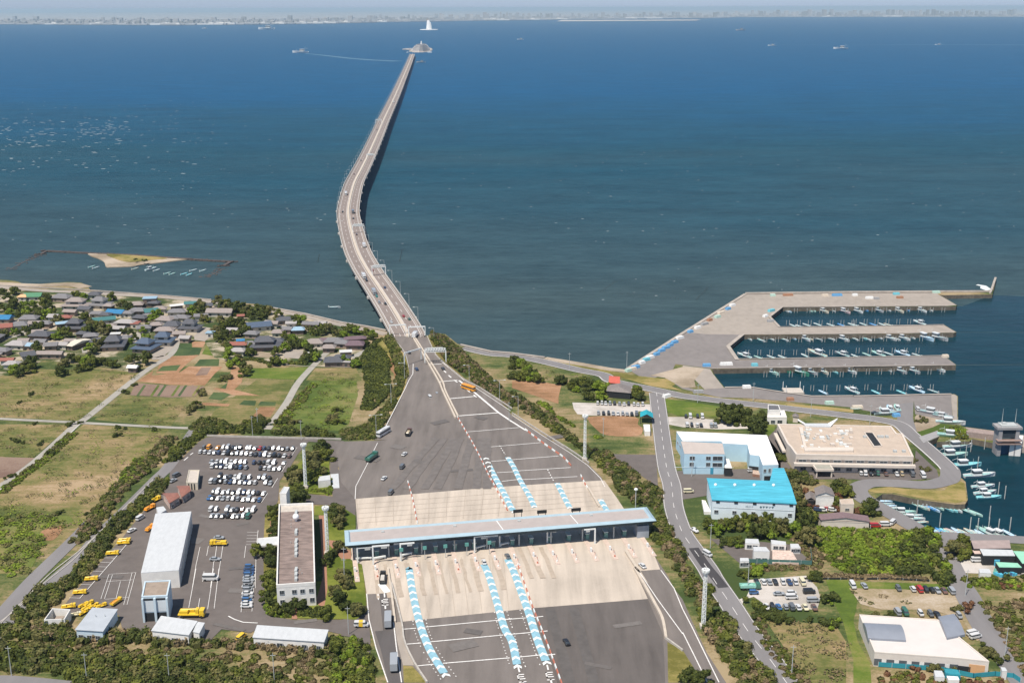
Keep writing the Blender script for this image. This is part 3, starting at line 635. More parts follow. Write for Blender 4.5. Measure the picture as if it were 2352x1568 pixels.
def block(name, label, cat, s, h, wall, roof, parapet=.5, pw=.3, group=None, z0=ZL, eave=0, vents=0):
    """ a flat-roofed building whose roof outline is s, seen at height h; returns root and the outline in local space """
    P = W(s, z0+h); c = centre(P); r = thing(name, label, cat, (c.x, c.y, z0), 0, group); Q = [Vector((p.x-c.x, p.y-c.y, 0)) for p in P]
    m = MB(); m.prism(outline(Q, eave), -.3, h-.05 if parapet else h-.2); m.build('wall', wall, r)
    if parapet:
        m = MB(); I = outline(Q, pw); n = len(Q)
        top = [(p.x, p.y, h) for p in Q]; ti = [(p.x, p.y, h) for p in I]; bi = [(p.x, p.y, h-parapet) for p in I]; bo = [(p.x, p.y, h-parapet*1.3) for p in Q]
        O = outline(Q, -.04); bo = [(p.x, p.y, h-parapet*1.3) for p in O]; top = [(p.x, p.y, h+.02) for p in O]
        ti = [(x, y, h+.02) for x, y, z in ti]
        m.add(top+ti+bi+bo, [f for i in range(n) for f in ((i, (i+1) % n, n+(i+1) % n, n+i), (n+i, n+(i+1) % n, 2*n+(i+1) % n, 2*n+i), (3*n+i, 3*n+(i+1) % n, (i+1) % n, i))])
        # wall body must stop below the parapet floor
        m.build('parapet', wall, r)
        w = [o for o in r.children if o.name.startswith('wall')][0]
        for v in w.data.vertices:
            if v.co.z > 0: v.co.z = h-parapet-.06
        m = MB(); m.prism(outline(Q, pw-.01), h-parapet-.06, h-parapet); m.build('roof', roof, r)
    else:
        m = MB(); m.prism(Q, h-.2, h); m.build('roof', roof, r)
    return r, Q
def roof_box(r, p, sx, sy, sz, z, mt, name='vent', rz=0):
    m = MB(); m.box(p[0], p[1], z, sx, sy, sz, rz); return m.build(name, mt, r)

# ---------------- office building ----------------
r, Q = block('office_building', 'long white two storey office with stained brown flat roof and white dome', 'building', 'b3 1490,400 1960,380 1990,1475 1455,1510', 9.6, M_WHITE, M_BROWNROOF, 1.0, .45)
H = 9.6; A, B = Q[3], Q[2]
facade(r, A, B, [(.13, 5.6, 1.5, 1.5), (.45, 5.6, 1.5, 1.5), (.66, 5.6, 1.5, 1.5), (.89, 5.6, 1.5, 1.5), (.13, 1.7, 1.5, 1.6), (.69, 1.8, 1.5, 1.6), (.90, 1.8, 1.5, 1.6)])
facade(r, A, B, [(.47, 0, 1.9, 2.6)], M_DARK, 'door', frame=False)
d = (A-Q[0]).normalized()
facade(r, Q[0], Q[3], [(.06+k*.055, z, 2.4, 1.6) for k in range(17) for z in (1.6, 5.6)], frame=False)
facade(r, Q[2], Q[1], [(.06+k*.055, z, 2.4, 1.6) for k in range(17) for z in (1.6, 5.6)], frame=False)
m = MB(); P = [Q[0].lerp(Q[3], .004)*.999, Q[1].lerp(Q[2], .004)*.999, Q[1].lerp(Q[2], .085), Q[0].lerp(Q[3], .085)]
m.tri([Vector((p.x*.955, p.y, H-.97)) for p in P]); m.build('roof_strip', M_CONCB, r)
cx = lambda t, s=.5: (Q[0].lerp(Q[1], s)).lerp(Q[3].lerp(Q[2], s), t)
p = cx(.22); m = MB(); m.ball((p.x, p.y, H+1.0), 1.35, 12, 8); m.tube((p.x, p.y, H-1), (p.x, p.y, H), .5); m.build('antenna_dome', mat('white_dome', (.85, .85, .84), .4, 0), r, True)
for t, l in ((.12, 3.5), (.16, 2), (.37, 3.2), (.4, 1.5), (.50, 4), (.555, 3.4), (.61, 3.2), (.66, 2.5), (.84, 3.4), (.89, 2.6), (.94, 2)):
    p = cx(t, .505); roof_box(r, p, 1.0, l, 1.1, H-1, M_GALV, 'air_conditioner', .06)
rs = random.Random(3)
for k in range(10):
    p = cx(rs.uniform(.1, .95), rs.choice((.62, .66, .36))); m = MB(); m.tube((p.x, p.y, H-1), (p.x, p.y, H-.3), .12); m.build('vent_pipe', M_GALV, r)
# little marks painted on the roof strip
m = MB()
for k, (dx, w) in enumerate(((-1.1, .5), (-.35, .6), (.3, .25), (.75, .5))):
    p = cx(.045, .5); m.box(p.x+dx, p.y+(.2 if k % 2 else -.1), H-.955, w, .22, .01, .3*k); m.box(p.x+dx+.2, p.y-.3, H-.955, .18, .6, .01, -.2*k)
m.build('roof_mark', mat('grey_lettering', (.30, .28, .27), .8, 0), r)
block('stair_tower', 'slim white tower standing at the back left corner of the long office', 'tower', 'b3 1560,160 1635,165 1590,255 1500,250', 13, M_WHITE, M_ROOFW, .2, .12)
r, Q = block('entrance_canopy', 'flat white porch roof joined to the left side of the long office', 'canopy', 'b3 1200,870 1475,845 1475,955 1190,975', 4.6, M_WHITE, M_ROOFW, .15, .15)
w = [o for o in r.children if o.name.startswith('wall')][0]; w.name = 'soffit'
for v in w.data.vertices: v.co.z = 3.9 if v.co.z < 1 else v.co.z
for p in outline(Q, .6):
    m = MB(); m.tube((p.x, p.y, 0), (p.x, p.y, 3.9), .2); m.build('column', M_WHITE, r)
# ---------------- yard buildings ----------------
r, Q = block('vehicle_shed', 'long white flat roofed shed beside the yellow vehicles', 'shed', 'D 357,1178.6 439.5,1173.6 410.3,1308.7 323.5,1314.6', 7.4, M_WHITE, M_ROOFW, 0)
facade(r, Q[3], Q[2], [(.5, 0, 4, 4)], M_GALV, 'shutter', frame=False)
facade(r, Q[2], Q[1], [(.1+k*.115, 0, 4.4, 4.6) for k in range(8)], M_GALV, 'shutter', frame=False)
r, Q = block('salt_store', 'tall two bay store with brown roof and pale blue frame', 'building', 'D 332,1334 392,1331 384.5,1366.5 325,1369', 10.2, M_BGREY, mat('brown_flat_roof', (.30, .24, .19), .9, .15, .5), .35, .5)
facade(r, Q[3], Q[2], [(.26, 4.0, 3.6, 5.0), (.74, 4.0, 3.6, 5.0)], mat('pale_panel', (.58, .62, .64), .6, .04), 'hopper_panel', frame=False, proud=.06)
facade(r, Q[3], Q[2], [(.26, 0, 3.6, 3.6), (.74, 0, 3.6, 3.6)], M_DARK, 'bay', frame=False, proud=.05)
facade(r, Q[3], Q[2], [(.26, 8.6, 3.6, .7), (.74, 8.6, 3.6, .7)], M_DARK, 'louvre', frame=False, proud=.14)
facade(r, Q[3], Q[2], [(.03, 0, .7, 9.5), (.5, 0, .8, 9.5), (.97, 0, .7, 9.5)], M_BGREY, 'pillar', frame=False, proud=.4, depth=.9)
r, Q = block('grey_shed', 'low grey shed with slanting metal roof and two roof pipes', 'shed', 'a4 1270,525 1625,545 1420,855 1030,830', 4.3, M_BGREY, M_GREYR, 0, eave=.35)
for p in ((-1, 1.6), (2.2, 1.8)):
    m = MB(); m.tube((p[0], p[1], 4.2), (p[0], p[1], 5.2), .14); m.build('roof_pipe', M_GALV, r)
facade(r, Q[3], Q[2], [(.2, 1.2, 1.6, 1.2), (.5, 1.2, 1.6, 1.2), (.8, 1.2, 1.6, 1.2)])
# roofless enclosure
P = W('a4 720,535 970,550 890,685 605,695', ZL+4); c = centre(P); r = thing('walled_enclosure', 'roofless white walled enclosure left of the grey shed', 'enclosure', (c.x, c.y, ZL))
Q = [Vector((p.x-c.x, p.y-c.y, 0)) for p in P]; I = outline(Q, .3)
for i in range(4):
    j = (i+1) % 4; m = MB(); m.prism([Q[i], Q[j], I[j], I[i]], 0, 4-.003*i); m.build('wall', M_WHITE, r)
m = MB(); m.box(.3, .2, 0, 2.6, 2.4, 2.2); m.build('inner_cabin', M_WHITE, r)
m = MB(); m.box(.3, .2, 2.2, 2.9, 2.7, .15); m.build('cabin_roof', MC['brown_flat_roof'], r)
r, Q = block('grey_shed', 'wide pale roofed shed in front of the tall store', 'shed', 'D 370,1413 453.7,1425 433.7,1457.4 347,1447', 4.3, M_WHITE, M_ROOFW, 0, eave=.3)
facade(r, Q[3], Q[2], [(.15, 1.4, 1.3, 1.0), (.35, 1.4, 1.3, 1.0), (.6, 1.4, 1.6, 1.0), (.85, 1.4, 1.0, 1.0)])
block('narrow_shed', 'narrow pale shed squeezed between the big yellow truck and a lawn', 'shed', 'b4 365,720 470,735 395,880 305,860', 4.0, M_WHITE, M_ROOFW, 0, eave=.15)
r, Q = block('long_shed', 'long low white shed at the bottom of the service yard', 'shed', 'b4 1190,765 2175,830 2115,1000 1125,935', 4.1, M_WHITE, M_ROOFW, 0, eave=.3)
facade(r, Q[3], Q[2], [(.09, 1.1, .9, 1.3), (.38, 1.1, 2.0, 1.4), (.72, 1.1, 1.6, 1.4), (.92, 1.1, 1.2, 1.3)])
facade(r, Q[3], Q[2], [(.3, 0, 1.0, 2.2)], M_DARK, 'door', frame=False)
r, Q = block('steel_frame_box', 'cream open framed tank stand beside the parked cars', 'tank stand', 'b2 250,1325 395,1325 370,1500 215,1495', 3.8, mat('cream_panel', (.55, .50, .40), .7, .1), M_CONCB, .3, .25)
facade(r, Q[2], Q[1], [(.5, .4, 4, 3)], mat('teal_panel', (.08, .25, .26), .6, .1), 'panel', frame=False)
facade(r, Q[3], Q[2], [(.2, 0, .5, 3.2), (.45, 0, .5, 3.2), (.7, 0, .5, 3.2)], M_DARK, 'opening', frame=False)
def gable(name, label, s, h, rise, wall, roof, cat='house', along=0, group=None, z0=ZL, wins=True, hip=False):
    """ pitched roof over a four-sided eave outline; along=0 puts the ridge parallel to the first side """
    P = W(s, z0+h); c = centre(P); r = thing(name, label, cat, (c.x, c.y, z0), 0, group); Q = [Vector((p.x-c.x, p.y-c.y, 0)) for p in P]
    A = sum(Q[i].x*Q[(i+1) % 4].y-Q[(i+1) % 4].x*Q[i].y for i in range(4))
    if A < 0: Q = [Q[3], Q[2], Q[1], Q[0]]
    if along: Q = Q[1:]+Q[:1]
    m = MB(); m.prism(outline(Q, .4), -.3, h); 
    if not hip:
        I = outline(Q, .4); a, b = (I[0]+I[3])/2, (I[1]+I[2])/2
        m.add([(I[0].x, I[0].y, h), (I[3].x, I[3].y, h), (a.x, a.y, h+rise*.92), (I[1].x, I[1].y, h), (I[2].x, I[2].y, h), (b.x, b.y, h+rise*.92)], [(0, 2, 1), (3, 4, 5)])
    m.build('wall', wall, r)
    e = 0.25 if hip else 0; a, b = (Q[0]+Q[3])/2, (Q[1]+Q[2])/2; a, b = a.lerp(b, e), b.lerp(a, e); u = Vector((0, 0, h+.02)); t = Vector((0, 0, h+rise)); k = Vector((0, 0, -.18))
    V = [q+u for q in Q]+[a+t, b+t]; V += [q+u+k for q in Q]
    F = [(0, 1, 5, 4), (2, 3, 4, 5), (1, 0, 6, 7), (2, 1, 7, 8), (3, 2, 8, 9), (0, 3, 9, 6)]
    if hip: F += [(3, 0, 4), (1, 2, 5)]
    m = MB(); m.add(V, F); m.build('roof', roof, r)
    if wins: facade(r, Q[0], Q[1], [(.25, 1.0, 1.4, 1.2), (.7, 1.0, 1.6, 1.2)])
    return r, Q
M_REDR = mat('red_brown_roof', (.27, .12, .09), .7, .15, 1); M_PINKW = mat('pinkish_wall', (.55, .42, .36), .8, .1)
gable('red_roof_hut', 'small hut with red brown roof farther from the white shed', 'b3 80,150 250,145 280,215 150,310', 3.6, 1.0, M_PINKW, M_REDR, 'hut')
gable('red_roof_hut', 'small hut with red brown roof beside the white shed', 'b3 -120,250 70,245 130,300 -20,390', 3.6, 1.0, M_PINKW, M_REDR, 'hut')
block('pump_house', 'little white flat block touching the far end of the white shed', 'shed', 'a3 2150,445 2250,430 2290,480 2180,545', 3.2, M_WHITE, M_ROOFW, 0)
block('guard_hut', 'white flat roofed hut on the garden lawn below a mast', 'hut', 'b3 2040,20 2195,0 2200,65 2030,85', 3.6, M_WHITE, M_ROOFW, 0)
block('pale_platform', 'low pale slab beside the white hut on the lawn', 'platform', 'b2 2200,1385 2310,1375 2325,1570 2225,1575', .5, M_CONCB, M_ROOFW, 0)

# ---------------- toll plaza canopy ----------------
HC = 8.4
P = W('D 793,1253 791,1217.5 1485.4,1163.6 1508,1195.3', ZL+HC); c = centre(P)
r = thing('toll_canopy', 'long toll plaza roof with light blue edge spanning every lane', 'toll gate', (c.x, c.y, ZL)); Q = [Vector((p.x-c.x, p.y-c.y, 0)) for p in P]
M_LB = mat('light_blue_fascia', (.33, .44, .50), .5, .06, .3); M_DT = mat('shade_darkened_soffit', (.03, .06, .085), .7, .15, .6); M_CR = mat('pinkish_deck_roof', (.39, .345, .325), .85, .06, .3)  # soffit coloured near black: the shade under the roof is painted in
n = 4; I = outline(Q, 1.6); J = outline(Q, 2.2)
m = MB(); z = HC
m.add([(p.x, p.y, z) for p in outline(Q, -.02)]+[(p.x, p.y, z+.75) for p in I]+[(p.x, p.y, z) for p in J], [f for i in range(n) for f in (((i+1) % n, i, n+i, n+(i+1) % n), (n+(i+1) % n, n+i, 2*n+i, 2*n+(i+1) % n))])
m.build('fascia', M_LB, r)
m = MB(); m.tri([(p.x, p.y, z+.02) for p in outline(Q, 1.9)]); m.build('roof', M_CR, r)
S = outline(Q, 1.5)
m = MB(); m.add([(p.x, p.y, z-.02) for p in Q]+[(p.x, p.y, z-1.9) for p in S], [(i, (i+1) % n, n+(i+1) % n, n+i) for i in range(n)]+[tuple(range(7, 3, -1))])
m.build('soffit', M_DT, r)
ax = (Q[3]-Q[0]).normalized(); ay = (Q[1]-Q[0]).normalized(); Lc = (Q[3]-Q[0]).length
def cp(f, g): return Q[0]+ax*(Lc*f)+ay*g
for k, f in enumerate((.12, .35, .56, .80)):
    p = cp(f, 10); m = MB(); m.box(p.x, p.y, z+.05, 1.2, 1.0, .5, .18); m.build('roof_vent', M_GALV, r)
for f in (.5, .745):
    m = MB(); a, b = cp(f, 2.5), cp(f-.012, 13); m.add([(a.x-.2, a.y, z+.06), (a.x+.2, a.y, z+.06), (b.x+.2, b.y, z+.06), (b.x-.2, b.y, z+.06)], [(0, 1, 2, 3)]); m.build('roof_joint', M_STEELW, r)
for f in np.linspace(.03, .97, 10):
    for g in (4, 10.5):
        p = cp(f, g); m = MB(); m.tube((p.x, p.y, 0), (p.x, p.y, z-1.8), .32); m.build('column', M_GALV, r)
m = MB(); p = cp(.96, 5); m.box(p.x, p.y, 0, 5, 6, 5.6, .18); m.build('end_room', mat('grey_panel', (.30, .33, .37), .7, .1), r)
for f, w in ((.095, 14), (.36, 12)):
    p = cp(f, .9); m = MB(); m.box(p.x, p.y, z-1.75, w, .3, .9, .18); m.build('sign_panel', M_DARK, r)
for f in (.16, .45, .47):
    p = cp(f, .8); m = MB(); m.box(p.x, p.y, z-1.6, 2.6, .25, .9, .18); m.build('sign_panel', M_GALV, r)
# booths on their islands
M_BOOTH = mat('green_booth', (.16, .30, .26), .6, .1); M_ISL = mat('island_kerb', (.55, .44, .37), .8, .12, 1)
base = Vector((c.x, c.y, ZL)); nb = 16
for k in range(nb):
    f = .035+k*.062; p = base+cp(f, 6); q = base+cp(f-.006, -4.5)
    t = thing('toll_booth', 'green glazed toll booth, %s from the left under the long roof' % ordw(k, nb), 'toll booth', (p.x, p.y, ZL), .18, 'toll booths on the lane islands')
    m = MB(); m.box(0, 0, .25, 1.5, 3.0, 2.6); m.build('cabin', M_BOOTH, t)
    m = MB(); m.box(0, 0, 1.3, 1.56, 2.6, .9); m.build('window', M_GLASS, t)
    m = MB(); m.box(0, 0, 2.85, 1.9, 3.5, .2); m.build('roof', M_STEELW, t)
    t = thing('lane_island', 'pinkish raised lane island, %s from the left at the toll gate' % ordw(k, nb), 'traffic island', (q.x, q.y, ZL), .18, 'raised islands between toll lanes')
    m = MB(); m.box(0, 4, .13, 1.9, 30, .28); m.build('kerb', M_ISL, t)
    m = MB(); m.tube((0, -8.5, .1), (0, -8.5, 1.0), .38, .3, 8); m.build('crash_cushion', M_RED if k % 4 == 1 else M_STEELW, t)
    for yy in (-6.5, -5, -3.5):
        m = MB(); m.box(.6, yy, .4, .16, .16, 1.0); m.build('bollard', M_GALV if yy != -5 else M_RED, t)
    m = MB(); m.box(-.4, -2.4, .4, .7, 1.0, 1.7); m.build('ticket_machine', M_STEELW, t)
for k, (f, g) in enumerate(((.322, 0), (.395, 0), (.46, 0), (.528, 0), (.60, 0))):
    p = base+cp(f-.15, -1.2); t = thing('lane_signal', 'green lane signal box on a post, %s from the left at the gate' % ordw(k, 5), 'signal', (p.x, p.y, ZL), .18, 'green lane signals at the toll gate')
    m = MB(); m.tube((0, 0, 0), (0, 0, 4.6), .12); m.build('post', M_GALV, t)
    m = MB(); m.box(0, 0, 4.6, 1.5, .5, 1.4); m.build('lamp_box', mat('teal_box', (.10, .30, .27), .5, .1), t)
# white gantries in front of the lanes
def arm_gantry(s, h, w, label, right=1, beam=True):
    p = W1(s); t = thing('overhead_frame', label, 'gantry', (p.x, p.y, ZL), .18, 'white frames in front of the toll lanes')
    m = MB(); m.box(0, 0, 0, .55, .55, h); m.build('post', M_STEELW, t)
    m = MB(); m.box(right*w/2+.2*right, 0, h, w+.9, .5, .5); m.build('arm', M_STEELW, t)
    m = MB(); m.box(right*w*.75, 0, h-.9, w*.4, .4, .8); m.build('antenna', M_GALV, t)
for s, h, w, rt, nm in (('c3 225,1215', 6.4, 5.5, 1, 'leftmost white post with a short arm before the toll lanes'), ('c3 440,1245', 8, 6, 1, 'tall white post behind the dump truck lane'), ('c3 818,1190', 7.4, 5, 1, 'white post at the left blue chevron lane'),
                        ('c3 1835,1080', 7.2, 5, 1, 'white post at the middle blue chevron lane'), ('c3 2180,990', 5.6, 4.5, 1, 'white curved post left of the right blue lane'), ('d3 485,940', 5.6, 4, 1, 'white curved arm pointing right near the gate middle'), ('d3 1140,950', 6.6, 4, -1, 'white curved arm pointing left near the gate right')):
    arm_gantry(s, h, w, nm, rt)
for k, s in enumerate(('c3 200,1190 420,1180', 'c3 450,1190 610,1160', 'c3 830,1150 970,1110', 'c3 1850,1045 1980,1010', 'c3 2190,1000 2310,970')):
    a, b = W(s); c2 = (a+b)/2; m = MB(); m.box(0, 0, 1.2, (b-a).length, .9, .5); 
    for x in (-.45, .45): m.box(x*(b-a).length, 0, 0, .3, .3, 1.2)
    o = m.build('lane_barrier_beam', M_STEELW); o.location = (c2.x, c2.y, ZL); o.rotation_euler.z = math.atan2((b-a).y, (b-a).x)
    tag(o, 'thick white beam across a lane mouth, %s from the left' % ordw(k, 5), 'barrier', 'white beams across the lane mouths')
for k, s in enumerate(('d3 82,505', 'd3 412,515', 'd3 882,485')):
    p = W1(s, ZL+4); o = MB(); o.box(0, 0, 3.6, 4.2, .4, 1.4); o.box(-1.6, 0, 0, .25, .25, 3.6); o.box(1.6, 0, 0, .25, .25, 3.6); o = o.build('message_board', M_DARK)
    o.location = (p.x, p.y, ZL); o.rotation_euler.z = .18
    tag(o, 'black message board behind the toll roof, %s from the left' % ordw(k, 3), 'sign', 'black boards behind the toll roof')

# ---------------- right hand buildings ----------------
M_PB = mat('pale_blue_wall', (.42, .60, .70), .7, .06, .3); M_CY = mat('cyan_roof', (.075, .40, .52), .55, .22, .5, sx=.25, sy=2); M_WR = mat('brilliant_white_roof', (.86, .86, .84), .6, .02, .1)
M_PW = mat('bluish_white_wall', (.66, .74, .78), .7, .05, .3)
r, Q = block('factory_hall', 'pale blue factory hall under a brilliant white angled roof', 'factory', 'D 1553.8,990 1761.5,999 1788,1066 1752,1067 1744,1045.5 1722.5,1043 1717,1020 1660,1017 1656,1012 1568,1012', 9.2, M_PB, M_WR, 0)
facade(r, Q[8], Q[7], [(.35, 7.6, 1.5, .4)], M_DARK, 'vent', frame=False)
facade(r, Q[8], Q[7], [(.62, 0, 8.0, 4.6)], mat('green_shutter', (.10, .20, .22), .6, .1), 'gate', frame=False)
facade(r, Q[5], Q[4], [(.5, 0, 4.6, 3.4)], M_DARK, 'gate', frame=False)
facade(r, Q[3], Q[2], [(.15, 5.6, 1, 1.4), (.45, 5.6, .8, 1.6), (.8, 5.6, 1.4, 1.6)])
facade(r, Q[3], Q[2], [(.35, 0, 3.2, 3.6)], M_DARK, 'gate', frame=False)
facade(r, Q[0], Q[9], [(.3, 4, 2, 1.2), (.7, 4, 2, 1.2)])
r, Q = block('factory_office', 'pale blue office wing with flat grey brown roof by the factory hall', 'building', 'm 320,235 1000,270 1035,440 375,435', 10.4, M_PB, mat('taupe_roof', (.47, .41, .37), .8, .05), 0)
facade(r, Q[3], Q[2], [(.2, 7.4, 2.2, 1.6), (.60, 7.4, 2.0, 1.6), (.83, 7.2, 4.4, 1.9), (.19, 4.2, 1.8, 1.7), (.60, 4.2, 1.8, 1.7), (.83, 4.0, 4.4, 1.8)])
facade(r, Q[3], Q[2], [(.70, 0, 1.4, 3.5)], mat('blue_door', (.05, .30, .45), .6, .1), 'door', frame=False)
facade(r, Q[3], Q[2], [(.5, 3.5, 28, .12)], M_PW, 'trim', frame=False)
block('loading_shelter', 'white topped lean-to with black opening in the factory yard', 'shelter', 'm 1030,515 1105,520 1155,670 1035,665', 4.4, M_DARK, M_WHITE, 0)
r, Q = block('flatbed_pile', 'rust coloured stack of pallets in the factory yard', 'pallets', 'm 1500,670 1640,660 1660,790 1490,760', 1.6, mat('rust', (.24, .13, .09), .9, .3, 2), mat('rust_top', (.45, .33, .26), .9, .3, 2), 0)
# cyan roofed building
HB = 9.4
P = W('e3 330,40 1200,80 1245,-95 1395,-95 1570,390 400,335', ZL+HB); c = centre(P); r = thing('seafood_plant', 'pale building with broad bright cyan roof and dark lettering', 'factory', (c.x, c.y, ZL)); Q = [Vector((p.x-c.x, p.y-c.y, 0)) for p in P]
m = MB(); m.prism(outline(Q, .35), -.3, HB-.15); m.build('wall', M_PW, r)
ra, rb = Q[0].lerp(Q[5], .45), Q[1].lerp(Q[4], .45); u = Vector((0, 0, HB)); t_ = Vector((0, 0, HB+.9)); rb = Q[4].lerp(Q[3], .42)
m = MB(); m.add([Q[5]+u, Q[4]+u, rb+t_, ra+t_, Q[0]+u, Q[1]+u, Q[2]+u, Q[3]+u], [(0, 1, 2, 3), (3, 2, 5, 4), (2, 7, 6, 5)]); 
m.add([Q[5]+u, Q[4]+u, Q[5]+Vector((0, 0, HB-.5)), Q[4]+Vector((0, 0, HB-.5)), ra+t_, Q[0]+u], [(2, 3, 1, 0), (0, 4, 5)]); m.build('roof', M_CY, r)
for k in range(4):
    p = ra.lerp(rb, .08+k*.235); m = MB(); m.ball((p.x, p.y, HB+1.2), .75, 8, 6); m.tube((p.x, p.y, HB+.6), (p.x, p.y, HB+1.1), .5); m.build('roof_ventilator', M_STEELW, r)
facade(r, Q[5], Q[4], [(.075, HB-1.6, 1.5, 1.1), (.29, HB-1.6, 1.5, 1.1), (.51, HB-1.6, 1.5, 1.1), (.735, HB-1.5, 1.0, 1.0), (.94, HB-1.6, 1.5, 1.1)], M_DARK, 'vent_hole', frame=False, proud=-.25, depth=.3)
facade(r, Q[5], Q[4], [(.06, 3.2, 1.5, 1.2), (.275, 3.2, 1.5, 1.2), (.50, 3.2, 1.5, 1.2), (.72, 3.2, 1.5, 1.2), (.93, 3.2, 1.5, 1.2)], proud=-.25, depth=.3)
facade(r, Q[5], Q[4], [(.5, 5.6, 34, .14)], M_GALV, 'trim', frame=False, proud=-.3)
def txt(s, size, parent, A, B, f, z, mt, name='sign_lettering'):
    cu = bpy.data.curves.new(name, 'FONT'); cu.body = s; cu.size = size; cu.extrude = .02; cu.align_x = 'CENTER'
    me = bpy.data.meshes.new_from_object(bpy.data.objects.new('tmp', cu)); me.materials.clear(); me.materials.append(mt)
    bpy.data.objects.remove(bpy.data.objects['tmp']); bpy.data.curves.remove(cu)
    o = link(name, me, parent); d = (B-A).normalized(); nn = Vector((d.y, -d.x, 0)); p = A.lerp(B, f)-nn*.30
    o.matrix_local = Matrix.Translation((p.x, p.y, z)) @ Matrix(((d.x, 0, nn.x, 0), (d.y, 0, nn.y, 0), (0, 1, 0, 0), (0, 0, 0, 1))); return o
M_LET = mat('grey_sign_paint', (.10, .17, .19), .7, 0); M_LETP = mat('pale_sign_paint', (.36, .42, .44), .7, 0)
o = txt('●▼▼マ▼', 1.25, r, Q[5], Q[4], .655, 6.3, M_LET)
o = txt('(株)かネ', .95, r, Q[5], Q[4], .45, 6.4, M_LETP)
block('loading_ramp', 'white sloping concrete ramp at the left end of the cyan roofed plant', 'ramp', 'm 660,1190 720,1200 810,1380 700,1380', 1.5, M_WHITE, M_WHITE, 0)
# hospital-like block
M_HW = mat('cream_wall', (.60, .53, .46), .8, .06, .4); M_HR = mat('cream_roof', (.47, .385, .31), .85, .08, .3)
r, Q = block('clinic_building', 'wide cream two storey block with cluttered roof beside the coast road', 'building', 'D 1785,972.6 2046.7,977.6 2060,994.5 2073.4,994.5 2098.5,1047.6 1828,1042.6 1815,1024.5 1808,1018', 8.9, M_HW, M_HR, .5, .9)
A, B = Q[5], Q[4]
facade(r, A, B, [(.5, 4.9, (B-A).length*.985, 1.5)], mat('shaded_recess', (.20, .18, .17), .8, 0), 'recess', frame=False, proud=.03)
facade(r, A, B, [(.06+k*.0985, 5.2, 3.4, 1.1) for k in range(10)], proud=.16)
facade(r, A, B, [(.5, 3.6, (B-A).length*1.03, 1.3)], M_HW, 'balcony', frame=False, proud=1.0, depth=2.0)
facade(r, A, B, [(.07+k*.098, .9, 2.6, 1.5) for k in range(10)], proud=.16)
a2, b2 = Q[7], Q[6]
facade(r, Q[0], Q[7], [(.5, 4.6, 24, 1.6)], M_DARK, 'recess', frame=False, proud=.05); facade(r, Q[0], Q[7], [(.5, 3.6, 25, .9)], M_HW, 'balcony', frame=False, proud=.9, depth=1.8)
p = A.lerp(B, .21); m = MB(); m.box(p.x+.5, p.y-4.2, 3.4, 8.5, 6.4, 1.0); m.box(p.x-3, p.y-6.6, 0, .6, .6, 3.4); m.box(p.x+4, p.y-6.6, 0, .6, .6, 3.4); m.build('entrance_porch', M_HW, r)
m = MB(); m.box(p.x+.5, p.y-4.2, 4.45, 7.2, 5.2, .1); m.build('porch_roof', mat('olive_grey_roof', (.33, .32, .27), .8, .1), r)
rs = random.Random(8); zz = 8.5
for k in range(46):
    s = (rs.uniform(1640, 2330), rs.uniform(760, 1040)); s = 'e2 %d,%d' % s; p = W1(s, ZL+zz)-r.location
    roof_box(r, p, rs.uniform(.8, 2.6), rs.uniform(.8, 2.2), rs.uniform(.6, 1.8), zz-.2, rs.choice((M_WHITE, M_GALV, M_HW, M_STEELW)), 'roof_unit', rs.uniform(-.1, .1))
for k in range(6):
    p = W1('f2 %d,%d' % (rs.uniform(150, 700), rs.choice((880, 1080))), ZL+zz)-r.location; roof_box(r, p, 1.6, 1.4, 1.2, zz-.2, M_GALV, 'roof_unit')
m = MB(); P = [q-r.location for q in W('e2 1760,1085 2350,1085 f2 0,1085 0,1040 e2 1700,1040 1650,760 1600,760 1680,1085', ZL+zz)]
m.prism([Vector((q.x, q.y, 0)) for q in P], zz-.2, zz+1.0); m.build('plant_screen', M_HW, r)
for s0, s1 in (('e2 1590,630', 'e2 1700,700'), ('e2 2140,620', 'e2 2010,710')):
    a = W1(s0, ZL+zz+3)-r.location; b = W1(s1, ZL+zz+.3)-r.location; m = MB()
    m.add([(a.x, a.y+.4, zz+2.2), (b.x, b.y+2.5, zz+.2), (b.x, b.y-2.5, zz+.2), (a.x, a.y+.4, zz+3.2)], [(0, 1, 2), (0, 2, 3), (3, 2, 1), (3, 1, 0)]); m.build('canvas_sail', M_WR, r)
m = MB(); P = [q-r.location for q in W('e2 1640,690 2060,690 2040,735 1690,725', ZL+zz+.3)]; m.prism([Vector((q.x, q.y, 0)) for q in P], zz-.2, zz+.5); m.build('skylight', M_ROOFW, r)
m = MB(); P = [q-r.location for q in W('f2 145,825 270,830 400,1010 280,1020', ZL+zz)]; Z = [Vector((q.x, q.y, 0)) for q in P]; m.prism(Z, zz-.1, zz+.7); m.build('light_well_kerb', M_HW, r)
m = MB(); m.prism(outline(Z, .5), zz, zz+.75); m.build('light_well', M_DARK, r)
